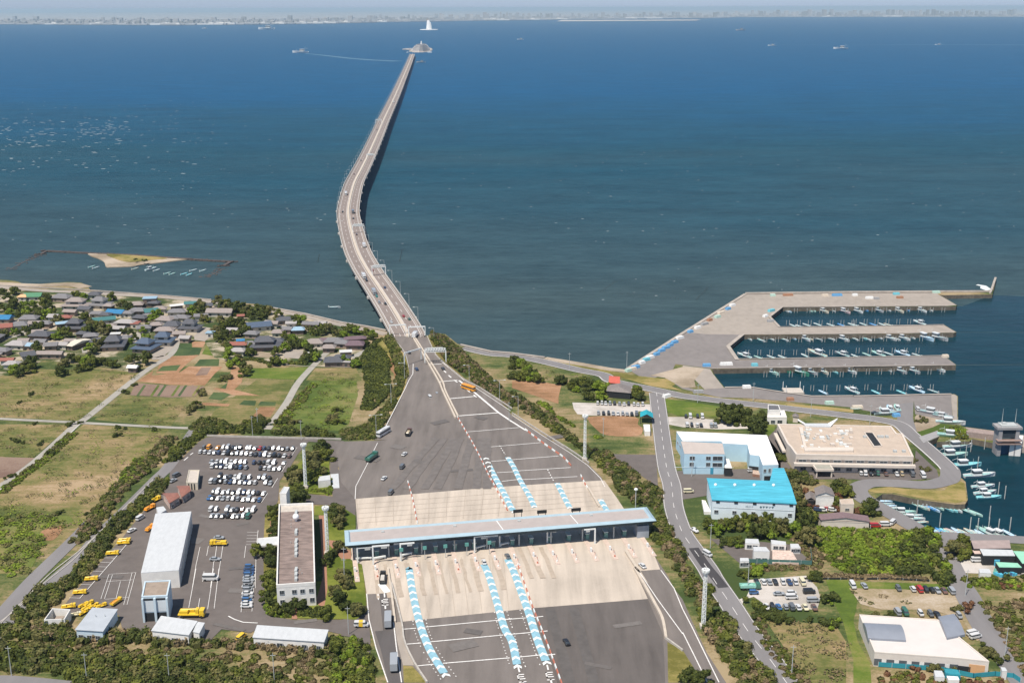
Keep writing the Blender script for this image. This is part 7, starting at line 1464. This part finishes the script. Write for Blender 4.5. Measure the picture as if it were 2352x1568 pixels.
belt('wild overgrown scrub wood on the right below the quay lane', 'scrub', ('bright', 'bright', 'mid', 'bright'), 2.0, 1.0, poly='e3 1760,740 2350,740 f3 0,750 600,770 700,1000 600,1400 0,1350 e3 2200,1300 1950,1200 1850,950', dens=1.1)
belt('dense dark wood at the right edge of the scrub', 'scrub', ('dark', 'mid', 'dark', 'bright'), 2.6, 2.9, poly='f3 650,810 1000,790 1180,900 1200,1050 1260,1180 1370,1320 1370,1480 1250,1540 1050,1440 600,1400 200,1380 -100,1340 300,1200 700,1150 640,950', dens=1.0, leaf=.5)
belt('pink brown dry reeds along the wall below the scrub wood', 'reeds', ('brown',), 1.0, .8, path='e3 1900,1400 2350,1410 f3 500,1400 1000,1440', width=3)
belt('dry brown scrub left of the pink soil field', 'scrub', ('brown', 'olive', 'mid'), 1.2, .7, poly='e4 930,560 1100,720 1200,900 1450,1150 1700,1500 1800,1650 1500,1650 1250,1250 1050,950', dens=.5)
belt('mixed scrub right of the nursery lane', 'scrub', ('brown', 'olive', 'mid'), 1.5, .8, poly='f4 1750,480 2350,420 3000,500 3000,1600 2450,1568 2100,1050 1850,650', dens=.45)
belt('green scrub behind the turquoise tubs', 'scrub', ('mid', 'dark', 'bright'), 1.6, 1.2, poly='f4 1520,150 2350,110 2900,150 2900,330 2300,290 1600,250', dens=.55)
belt('weeds and shrubs round the garden plots below the nursery', 'scrub', ('mid', 'olive', 'red'), 1.2, .8, poly='f4 380,1420 900,1450 1100,1500 1600,1540 2100,1520 2150,1700 350,1700', dens=.5)
belt('brown weeds above the builders yard', 'weeds', ('brown', 'olive'), 1.1, .7, poly='e3 1250,800 1700,840 1900,1100 1950,1300 1000,1330 900,1250 1780,1250 1600,1000 1450,860', dens=.5)
belt('green edge along the right side of the left farm track', 'verge plants', ('bright', 'mid', 'olive'), 1.0, .6, path='a2 1000,830 700,1100 400,1350 0,1650', width=4, dens=.7)
belt('green bushes at the corner of the big dry field', 'shrubs', ('bright', 'mid', 'dark'), 1.6, 1.2, poly='a2 1850,1200 1980,1170 1950,1350 1800,1500 1640,1568 1680,1400', dens=.8)
belt('hedge row in front of the meadows', 'hedge', ('dark', 'mid'), 1.1, 1.3, path='b1 950,1300 1130,1280 1350,1330 1600,1330 1880,1350', width=2.2)
belt('leafy bank right of the middle farm track', 'verge plants', ('bright', 'mid', 'olive'), 1.2, .7, poly='b2 1950,130 2020,160 1700,560 1560,740 1400,760 1600,480', dens=.5)
belt('low clipped hedges round the office forecourt', 'hedge', ('dark', 'bright', 'mid'), .8, .9, path='b4 1330,500 1350,590 1420,640 1660,650', width=1.4)
belt('clipped hedge block right of the brick path', 'hedge', ('dark', 'mid'), .9, .9, poly='b4 1760,550 2110,540 2120,670 1760,650', dens=1.1)
belt('clipped hedge edging the white hut lawn', 'hedge', ('bright', 'mid'), .8, .7, path='b3 1880,230 2130,230 2190,270 2190,60', width=1.6)
for nm, pl, tn, dn, rr_ in (('first', 'a2 -900,-100 1960,-20 1120,650 0,605 -900,600', ('olive', 'brown', 'mid'), .035, 1.0), ('second', 'a2 1300,635 1700,300 b2 0,345 250,360 120,560 0,730 a2 2350,740', ('olive', 'brown'), .03, .9), ('third', 'a2 1150,700 2330,765 1700,1500 a3 1400,420 900,900 200,1250 0,1000 0,240 a2 60,1568', ('olive', 'mid', 'brown', 'bright'), .05, 1.1),
                         ('fourth', 'a2 -900,700 1000,705 450,1160 -900,1100', ('brown', 'olive'), .035, .9), ('fifth', 'b2 1990,20 c2 200,0 230,300 100,700 b2 2300,790 1400,760 1650,420', ('mid', 'olive', 'bright'), .07, 1.0), ('sixth', 'e4 1150,720 1800,740 2100,760 2250,1000 2250,1600 1750,1600 1450,1150', ('brown', 'olive'), .08, .9),
                         ('seventh', 'f4 -60,260 500,300 1000,420 400,560 100,480', ('olive', 'brown'), .03, .6), ('eighth', 'd1 500,1450 1300,1568 d2 1100,100 700,200 300,60', ('mid', 'olive', 'bright'), .12, 1.0)):
    belt('low tufts of rough grass on the %s field patch' % nm, 'grass tufts', tn, rr_*2.6, .22, poly=pl, dens=dn*4.5, leaf=.30, per=22, core=False)
belt('rough green weeds over the lower left meadow', 'weeds', ('bright', 'bright', 'mid', 'olive'), 2.2, .4, poly='a3 -200,560 400,540 900,540 1020,640 900,720 560,740 600,1000 430,1350 200,1400 -300,1350', dens=.6, per=30, core=False)
# ---------------- boats ----------------
BMs = {}
def boat_meshes():
    def hull(Ln, bw, h, tr=.75):
        st = []; n = 9
        for k in range(n):
            t = k/(n-1); x = -Ln/2+Ln*t; f = (tr+(1-tr)*min(1, t*3)) if t < .5 else max(.04, math.cos((t-.5)*2*math.pi/2)**.7); z = h*(.8+.45*max(0, t-.45)**1.0*2*.8)
            st.append((x, bw/2*f, z))
        return st
    for key, Ln, bw, h in (('skiff', 7, 1.9, .7), ('boat', 11, 2.9, 1.2), ('ship', 15, 3.8, 1.7)):
        S = hull(Ln, bw, h); m = MB(); m.loft([[(x, -b*.55, -.2), (x, -b, z), (x, -b*.86, z), (x, -b*.80, z*.62), (x, b*.80, z*.62), (x, b*.86, z), (x, b, z), (x, b*.55, -.2)] for x, b, z in S])
        hm_ = mesh_of(m, 'hull', M_WHITE)
        d = MB(); d.loft([[(x, -b*.79, z*.63), (x, b*.79, z*.63), (x, b*.79, z*.66), (x, -b*.79, z*.66)] for x, b, z in S[:-1]]); dm = mesh_of(d, 'deck', M_WHITE); L_ = [(hm_, 'hull'), (dm, 'deck')]
        if key == 'skiff': b = MB(); b.box(-3.3, 0, .3, .5, .5, .9); b.box(0, 0, .45, .3, 1.5, .12); b.box(1.5, 0, .45, .3, 1.3, .12); L_ += [(mesh_of(b, 'outboard_and_thwarts', M_GALV), 'fit')]
        else:
            c = MB(); s = Ln/11; c.loft([rr8(-2.6*s, .6*s, .9*s, .7*s), rr8(-2.5*s, .3*s, .8*s, 2.5*s)]); c.box(-1.1*s, 0, 2.5*s, 3.2*s, 1.9*s, .12)
            w = MB(); w.loft([rr8(-2.62*s, .6*s, .88*s, 1.5*s), rr8(-2.58*s, .42*s, .85*s, 2.1*s)]); ms = MB(); ms.tube((-3.2*s, 0, .6), (-3.2*s, 0, 3.9*s), .07); ms.tube((2.5*s, 0, .8), (2.5*s, 0, 2.8*s), .05); ms.tube((-3.2*s, 0, 3.2*s), (-5.0*s, 0, 2.6*s), .06)
            L_ += [(mesh_of(c, 'deckhouse', M_WHITE), 'house'), (mesh_of(w, 'window', M_GLASS), 'win'), (mesh_of(ms, 'mast', M_STEELW), 'mast')]
        BMs[key] = L_
boat_meshes()
BC_ = {'w': ('white', (.64, .66, .66)), 'g': ('pale green', (.42, .62, .55)), 'c': ('cream', (.62, .56, .45)), 'b': ('blue', (.10, .33, .62)), 't': ('turquoise', (.25, .58, .62)), 's': ('grey', (.38, .40, .42)), 'e': ('dark green', (.05, .22, .15)), 'p': ('pinkish', (.60, .45, .45)), 'l': ('light blue', (.45, .62, .74))}
BP = {k: mat('boat_'+v[0].replace(' ', '_'), v[1], .4, .04, 1) for k, v in BC_.items()}; M_BDECK = mat('boat_deck', (.26, .46, .46), .7, .15, 2)
def boat(s, key, c, rz, label, group, z=0, sc_=1, deck=None):
    p = W1(s, .8+z); t = thing('moored_boat' if key != 'skiff' else 'skiff', label, 'boat', (p.x, p.y, z), rz, group); t.scale = (sc_,)*3
    for me, role in BMs[key]:
        o = bpy.data.objects.new(me.name.split('.')[0], me); COL.objects.link(o); o.parent = t; o.material_slots[0].link = 'OBJECT'
        o.material_slots[0].material = {'hull': BP[c], 'deck': deck or (BP[c] if c in 'tbl' else M_BDECK), 'house': BP['w'], 'win': M_GLASS, 'mast': M_STEELW, 'fit': M_GALV}[role]
    return t
def brow(spec, place, rz, sc_=1.12):
    E_ = spec.split(); n = len(E_); g = 'boats moored '+place
    for i, e_ in enumerate(E_):
        tl, xy, c = e_.split(':'); sz = {'s': 'skiff', 'b': 'boat', 'S': 'ship'}[c[1]]; rnd = random.Random(i*3+len(place))
        boat('%s %s' % (tl, xy), sz, c[0], rz+rnd.uniform(-.12, .12), '%s %s, %s moored %s' % (BC_[c[0]][0], {'skiff': 'skiff', 'boat': 'cabin boat', 'ship': 'large boat'}[sz], ordw(i, n), place), g, sc_=sc_)
bz = R(-62); ba = R(118)
brow('e1:1415,600:ws e1:1450,605:ls e1:1740,595:gs e1:1785,595:gs e1:1935,605:cb e1:2065,600:ss e1:2225,610:pb f1:55,605:wb f1:155,588:bs f1:335,595:sb f1:462,588:ws f1:620,600:cb f1:730,585:bs f1:925,595:wb f1:1045,585:ws', 'under the outermost pier', bz)
brow('e1:1520,805:ws e1:1605,812:ws e1:1705,795:ws e1:1855,788:ws e1:2035,795:ws e1:2180,795:bs e1:2325,790:ws f1:15,795:ws f1:135,785:ws f1:275,790:bs f1:400,790:ws f1:480,792:cs f1:905,768:wb', 'above the second pier', ba)
brow('e1:910,985:ws e1:1010,975:gs e1:1085,1005:ws e1:1210,985:ws e1:1405,995:ws e1:1515,975:ls e1:1680,985:wb e1:1745,985:cs e1:1810,970:ws e1:1875,990:ss e1:1985,965:ws e1:2040,985:ws e1:2145,960:gs e1:2210,990:wb e1:2325,965:ws f1:20,985:ws f1:135,975:ts f1:200,990:ws f1:345,965:ws f1:500,978:wb f1:590,985:ws f1:680,975:wb f1:800,965:ws f1:985,975:lS f1:1160,975:sS', 'under the second pier', bz)
brow('e1:845,1220:wb e1:1040,1240:gs e1:1218,1235:ws e1:1368,1235:ws e1:1680,1215:ws e1:1845,1195:cS e1:2190,1200:sb f1:25,1222:ws f1:180,1200:gs f1:335,1195:gb f1:485,1190:ws f1:665,1190:lb f1:875,1208:ws', 'above the third pier', ba)
brow('e1:1220,1445:gb e1:1390,1420:eb e1:1605,1450:eS e1:1755,1440:sb e1:1925,1435:cb e1:2080,1435:ts e1:2295,1430:wb f1:470,1410:ws f1:640,1425:sb f1:820,1425:sb f1:1160,1405:wb', 'under the third pier', bz)
brow('e2:1930,250:ls e2:2325,230:wb f2:0,235:ps f2:308,250:ts f2:660,250:ts f2:865,220:lb f2:1100,235:ss', 'along the bottom quay of the harbour', ba)
brow('f2:1440,1000:wS f2:1230,1110:ts f2:1370,1120:gS f2:1550,1260:tS f2:1740,1400:wS f3:1790,150:wb f3:1820,235:wb f3:1870,300:tb', 'off the road bend in the inner harbour', R(8), 1.05)
brow('f3:430,350:ls f3:460,385:ss f3:490,415:ls f3:530,445:ws f3:690,505:gb f3:720,540:gs f3:850,545:ws f3:810,595:wb f3:930,640:cs', 'along the slanting quay wall', R(-4), 1.0)
brow('f3:910,420:gs f3:960,430:cs f3:1010,425:bs f3:1055,445:bs f3:1100,455:ls f3:1150,430:gs f3:1285,450:ts f3:1335,460:ts f3:1410,460:ws f3:1590,495:gs f3:1680,515:gs', 'in a row across the inner harbour', R(-58))
brow('f3:1070,745:ts f3:1145,770:ls f3:1215,770:bs f3:1275,775:ts f3:1335,780:cs f3:1370,775:ps f3:1430,765:ls f3:1530,785:cs f3:1610,775:cs f3:1695,795:ws f3:1755,795:ls f3:1850,790:gb f3:1960,800:gb f3:2140,795:ls', 'along the lower quay of the inner harbour', R(115))
brow('i:900,255:gs i:940,265:ws i:1325,275:cs i:1480,280:wb i:1535,290:ws i:1640,320:gs i:1690,325:gs i:1805,325:ts i:1855,332:ts i:1895,290:ws i:1990,293:ws', 'inside the stone wall sandbank', R(60))
boat('b1 2255,550', 'skiff', 'w', 0, 'white skiff alone off the beach left of the bridge', None, sc_=1.3)
for i, (s, k, c, a, l) in enumerate((('f2 500,480', 'boat', 'l', 1.5, 'light blue boat standing on the quay road'), ('f2 600,470', 'boat', 'g', 1.5, 'pale green boat standing on the quay road'), ('f2 470,545', 'ship', 's', .1, 'long grey hull laid up along the quay road'), ('f2 380,480', 'skiff', 'w', 1.4, 'white skiff upright on the quay road'), ('f2 50,475', 'skiff', 'c', 0, 'cream skiff on the quay road edge'), ('f2 1100,540', 'ship', 's', -.6, 'long grey boat lying on the quay corner'), ('f2 1240,580', 'boat', 's', -.5, 'grey boat right of the long grey one on the corner'), ('f2 1340,670', 'ship', 'w', -.2, 'white boat pulled up at the end of the corner wall'), ('f2 1370,850', 'ship', 'g', -.3, 'pale green boat overturned on the grass by the lock'))):
    boat(s, k, c, a, l, None, z=ZL)
# ships and wakes out on the bay
for i, (u, v, sc_, c, l) in enumerate(((690, 121, 5.5, 'w', 'white ship with a long wake left of the bridge end'), (612, 67.5, 12, 'w', 'white ship near the far shore left of the tower'), (1931, 112, 5, 'w', 'white ship out on the right of the bay'), (1773, 105, 3, 'w', 'small boat left of the white ship on the right of the bay'), (1701, 70, 6, 's', 'faint grey ship high on the right of the bay'), (2155, 103, 2.5, 'w', 'tiny boat at the right end of the bay'), (1195, 91, 3, 'w', 'tiny white boat right of the island'), (967, 143, 2.5, 's', 'small grey vessel beside the bridge near the island'), (470, 66, 4, 'w', 'tiny white vessel left of the ship near the far shore'))):
    p = at((u, v), 2); t = thing('ship', l, 'ship', (p.x, p.y, 0), math.pi-.15, 'ships out on the bay'); t.scale = (sc_, sc_, sc_)
    for me, role in BMs['ship']:
        o = bpy.data.objects.new(me.name.split('.')[0], me); COL.objects.link(o); o.parent = t; o.material_slots[0].link = 'OBJECT'; o.material_slots[0].material = {'win': M_GLASS}.get(role, BP[c])
M_WAKE = mat('wake_foam', (.07, .16, .24), .5, .2, .02); M_FOAM = mat('white_foam', (.62, .66, .66), .7, .1, .5)
WK = [0]
def wake(s, w0, w1, mt=None):
    WK[0] += 1
    P = [Vector((p.x, p.y, .06+.03*WK[0])) for p in W(s, .06)]; m = MB(); n = len(P); L_ = []; R_ = []
    for i, p in enumerate(P):
        d = P[min(i+1, n-1)]-P[max(i-1, 0)]; nn = Vector((-d.y, d.x, 0)).normalized(); w = w0+(w1-w0)*i/(n-1); L_.append(p+nn*w); R_.append(p-nn*w)
    m.strip(L_, R_); o = m.build('wake', mt or M_WAKE); tag(o, kind='structure'); return o
wake('D 700,123 740,127 800,134 850,138 915,141', 8, 30); wake('D 1960,104 2100,103 2250,103.5 2400,104', 6, 22); wake('D 1790,103.5 1900,103.8', 6, 6)
wake('f1 1700,250 1790,265 1830,300 1885,318', 2, 3.5, M_FOAM); wake('f1 1790,262 1800,300 1880,322', 2, 4, M_FOAM)
# mooring poles
m = MB(); m.tube((0, 0, -1.5), (0, 0, 3.6), .16, n=5); PM = mesh_of(m, 'mooring_pole', mat('weathered_pole', (.45, .45, .42), .8, .1, 1))
npole = 0
def poles(tl, x0, x1, y, step, place, dy=0, pair=40, slope=0):
    global npole
    x = x0; kk = 0; NT = 2*len(range(int(x0), int(x1), int(step)))
    while x < x1:
        for q in (0, pair):
            p = W1('%s %d,%d' % (tl, x+q, y+slope*(x-x0)), 2); o = link('mooring_pole', PM); o.location = (p.x, p.y, 0); npole += 1
            tag(o, 'thin mooring pole %s, %s %s' % (place, ordw(kk, 999), 'from the left' if tl[0] == 'e' else 'of its right half'), 'pole', 'mooring poles '+place); kk += 1
        x += step
poles('e1', 1540, 2350, 600, 175, 'under the outermost pier'); poles('f1', 100, 1350, 590, 160, 'under the outermost pier'); poles('e1', 1430, 2350, 765, 150, 'above the second pier'); poles('f1', 0, 1000, 750, 150, 'above the second pier')
poles('e1', 1120, 2350, 1000, 160, 'under the second pier'); poles('f1', 90, 1400, 985, 165, 'under the second pier'); poles('e1', 870, 2350, 1175, 165, 'above the third pier'); poles('f1', 40, 1000, 1150, 165, 'above the third pier')
poles('e1', 1120, 2350, 1475, 175, 'under the third pier'); poles('f1', 10, 1300, 1440, 170, 'under the third pier'); poles('e2', 1765, 2350, 195, 180, 'along the bottom quay'); poles('f2', 160, 1200, 185, 180, 'along the bottom quay')
ILP = 'f2 1620,1015;f2 1550,1100;f2 1810,980;f2 1715,1250;f3 2000,210;f3 2090,260;f3 1880,540;f3 1195,640;f3 1610,700;f3 2160,700;f3 880,460;f3 1715,710;f3 1865,700;f3 2000,720'.split(';')
for s in ILP:
    p = W1(s, 2.5); o = link('mooring_pole', PM); o.location = (p.x, p.y, 0); o.scale = (1.3, 1.3, 1.8); tag(o, 'leaning mooring pole in the inner harbour, %s counted from the channel bridge' % ordw(ILP.index(s), 999, 'x'), 'pole', 'mooring poles in the inner harbour')
# floating landing, fish farm poles
p = W1('e2 1520,230', 1); t = thing('landing_raft', 'cream floating landing stage at the bottom quay', 'raft', (p.x, p.y, 0)); m = MB(); m.box(0, 0, -.3, 11, 9, 1.3); m.build('float', M_CONCB, t)
for x, y in ((-5, 4), (5, 4), (-5, -4), (5, -4)): m = MB(); m.tube((x, y, 0), (x, y, 5), .2); m.build('guide_pile', M_STEELW, t)
rs = random.Random(4)
for nm, s in (('left', 'd1 1225,345 1440,190'), ('right', 'e1 180,460 350,280'), ('lower', 'd1 1225,345 2350,445'), ('upper', 'd1 1440,190 2350,180'), ('bridge side', 'D 918,600 924,572'), ('open bay', 'D 730,602 734,582')):
    P = W(s, .5); m = MB(); Ln = (P[1]-P[0]).length; n = int(Ln/2.6); c = P[0]
    for k in range(n):
        q = P[0].lerp(P[1], (k+rs.uniform(-.3, .3))/n)-c; m.tube((q.x, q.y, -1.4), (q.x, q.y, rs.uniform(.4, 1.3)), .12, n=4)
    o = m.build('net_stakes', mat('dark_stake', (.05, .06, .06), .8, .1)); o.location = c; tag(o, 'line of dark fishing stakes, %s line in the shallows' % nm, 'stakes', 'fishing stakes in the shallows')
# stone wall and sandbank off the village
def spar(s, w, h, mt, label):
    P = smooth(W(s, .8), 4); c = P[0].copy(); c.z = 0; Q_ = [Vector((p.x-c.x, p.y-c.y, 0)) for p in P]; m = beam(Q_, -w/2, w/2, -1, h); rr_ = random.Random(5)
    for p in Q_:
        for _ in range(8): m.box(p.x+rr_.uniform(-5, 5), p.y+rr_.uniform(-1, 1)*w*.45, -1, rr_.uniform(.8, 2.2), rr_.uniform(.8, 2), h+rr_.uniform(.3, 1.3), rr_.uniform(0, 3))
    o = m.build('stone_wall', mt); o.location = c; tag(o, label, 'wall', 'dark stone walls in the shallows')
M_ROCK = mat('dark_rock', (.085, .070, .065), .9, .35, .5)
spar('i 460,105 900,128 1300,145 1700,175 2000,195 2260,210', 3, 1.2, M_ROCK, 'long dark stone wall behind the sandbank'); spar('i 460,105 400,135', 2.6, 1, M_ROCK, 'left arm of the dark stone wall'); spar('i 2265,210 2195,250', 3, 1.2, M_ROCK, 'right arm of the dark stone wall')
spar('i 390,145 250,200 100,280', 1.2, .25, M_ROCK, 'low sunken rock line left of the sandbank'); spar('i 2180,275 2090,325 2000,355', 1.2, .2, M_ROCK, 'low sunken rock line right of the sandbank')
def isl(nm, s, mt, z):
    P = smooth(W(s, z), 4, True); m = MB(); m.prism(P, -.5, z); return struct(nm, m, mt)
isl('sandbank', 'i 860,130 950,128 1450,155 1700,178 1840,188 1750,200 1500,230 1400,240 1300,258 1100,265 1040,262 1020,215 960,180 900,160', G_SAND, .5); isl('sandbank_grass', 'i 1060,138 1450,162 1640,180 1500,195 1420,205 1250,215 1120,180', G_VERGE, .8)
trees('on the sandbank', 'i 1325,178 1420,190', 'dark', 3.4, 'bush')
# ---------------- far shore ----------------
def shore(s, hgt, name='far_shore', dep=2500):
    P = W(s, 2); m = MB(); m.prism([Vector((p.x, p.y, 0)) for p in P]+[Vector((p.x*(1+dep/p.y), p.y+dep, 0)) for p in reversed(P)], -1, hgt); return struct(name, m, mat('far_land', (.29, .29, .29), .95, .3, .002))  # pale grey land colour: part of the haze is painted in
s1 = shore('D -900,62 0,56 400,58 700,55 930,50 1000,49 1300,45 1620,42 1700,39.5 2100,39 2352,39 3300,39', 6, dep=60000)
for s in ('D 1280,49.5 1600,47.5 1610,46 1290,47',): 
    P = W(s, 2); m = MB(); m.prism([Vector((p.x, p.y, 0)) for p in P], -1, 5); struct('far_breakwater', m, M_CONCB)
rs = random.Random(12); MBL = {k: MB() for k in 'wgbd'}
ref = pts('D -900,62 0,56 400,58 700,55 930,50 1000,49 1300,45 1620,42 1700,39.5 2100,39 2352,39 3300,39')
for k in range(3600):
    u = rs.uniform(-500, 2900); v0 = resamp_x = None
    for a, b in zip(ref, ref[1:]):
        if a[0] <= u <= b[0]: v0 = a[1]+(b[1]-a[1])*(u-a[0])/(b[0]-a[0])
    p = at((u, v0), 6); dd = rs.random()**1.5*6500+60; p = Vector((p.x*(1+dd/p.y), p.y+dd, 0)); port = dd < 500
    tall = (math.exp(-((u-1900)/420)**2)+.7*math.exp(-((u-1150)/260)**2)+.5*math.exp(-((u-2300)/200)**2))
    h = rs.uniform(12, 34) if port else (rs.uniform(15, 60) if rs.random() > .16*tall+.04 else rs.uniform(80, 130+110*tall)); w = rs.uniform(70, 320) if (port and h < 40) else rs.uniform(25, 80)
    h = min(h*.62, 200)
    MBL[rs.choice('wwgb' if port else 'ggbdwd')].box(p.x, p.y, 5, w, rs.uniform(40, 120), h)
FC = {'w': (.44, .44, .44), 'g': (.34, .34, .34), 'b': (.31, .33, .35), 'd': (.25, .26, .26)}; FNM = {'w': 'white', 'g': 'grey', 'b': 'bluish', 'd': 'dark'}  # block tones drawn towards the haze, fading painted into the colours
for k, m in MBL.items(): o = m.build('distant_city', mat('city_'+FNM[k], FC[k], .8, 0)); tag(o, '%s blocks of the hazy city on the far shore' % FNM[k], 'city', kind='stuff')
UH = (1130, 1150, 120, 220, 380, 480, 505, 520, 600, 640, 690, 720, 745, 790, 870, 1220, 1280, 1450, 1480, 1500, 1900, 2050)
for k in range(22):
    u = UH[k]
    for a, b in zip(ref, ref[1:]):
        if a[0] <= u <= b[0]: v0 = a[1]+(b[1]-a[1])*(u-a[0])/(b[0]-a[0])
    p = at((u, v0), 6); o = MB(); o.box(0, 0, 0, rs.uniform(120, 420), 60, rs.uniform(15, 28)); o.box(30, 0, 15, 60, 40, 16); o = o.build('waterfront_hall', MC['white_wall']); o.location = (p.x*1.004, p.y*1.004, 5)
    tag(o, 'pale waterfront hall on the far shore, %s from the left' % ordw(sorted(UH).index(u), 22), 'building', 'pale halls on the far shore')
# ---------------- haze ----------------
m = MB(); m.box(0, 42000, -3, 92000, 88500, 232)
hz = m.build('haze'); tag(hz, kind='stuff')
hm = bpy.data.materials.new('haze_air'); hm.use_nodes = True; nt = hm.node_tree; nt.nodes.remove(nt.nodes['Principled BSDF'])
pv = nt.nodes.new('ShaderNodeVolumePrincipled'); pv.inputs['Color'].default_value = (.68, .88, 1.0, 1); pv.inputs['Density'].default_value = 3.1e-5
pv.inputs['Anisotropy'].default_value = .1
nt.links.new(pv.outputs[0], nt.nodes['Material Output'].inputs['Volume']); hz.data.materials.append(hm)
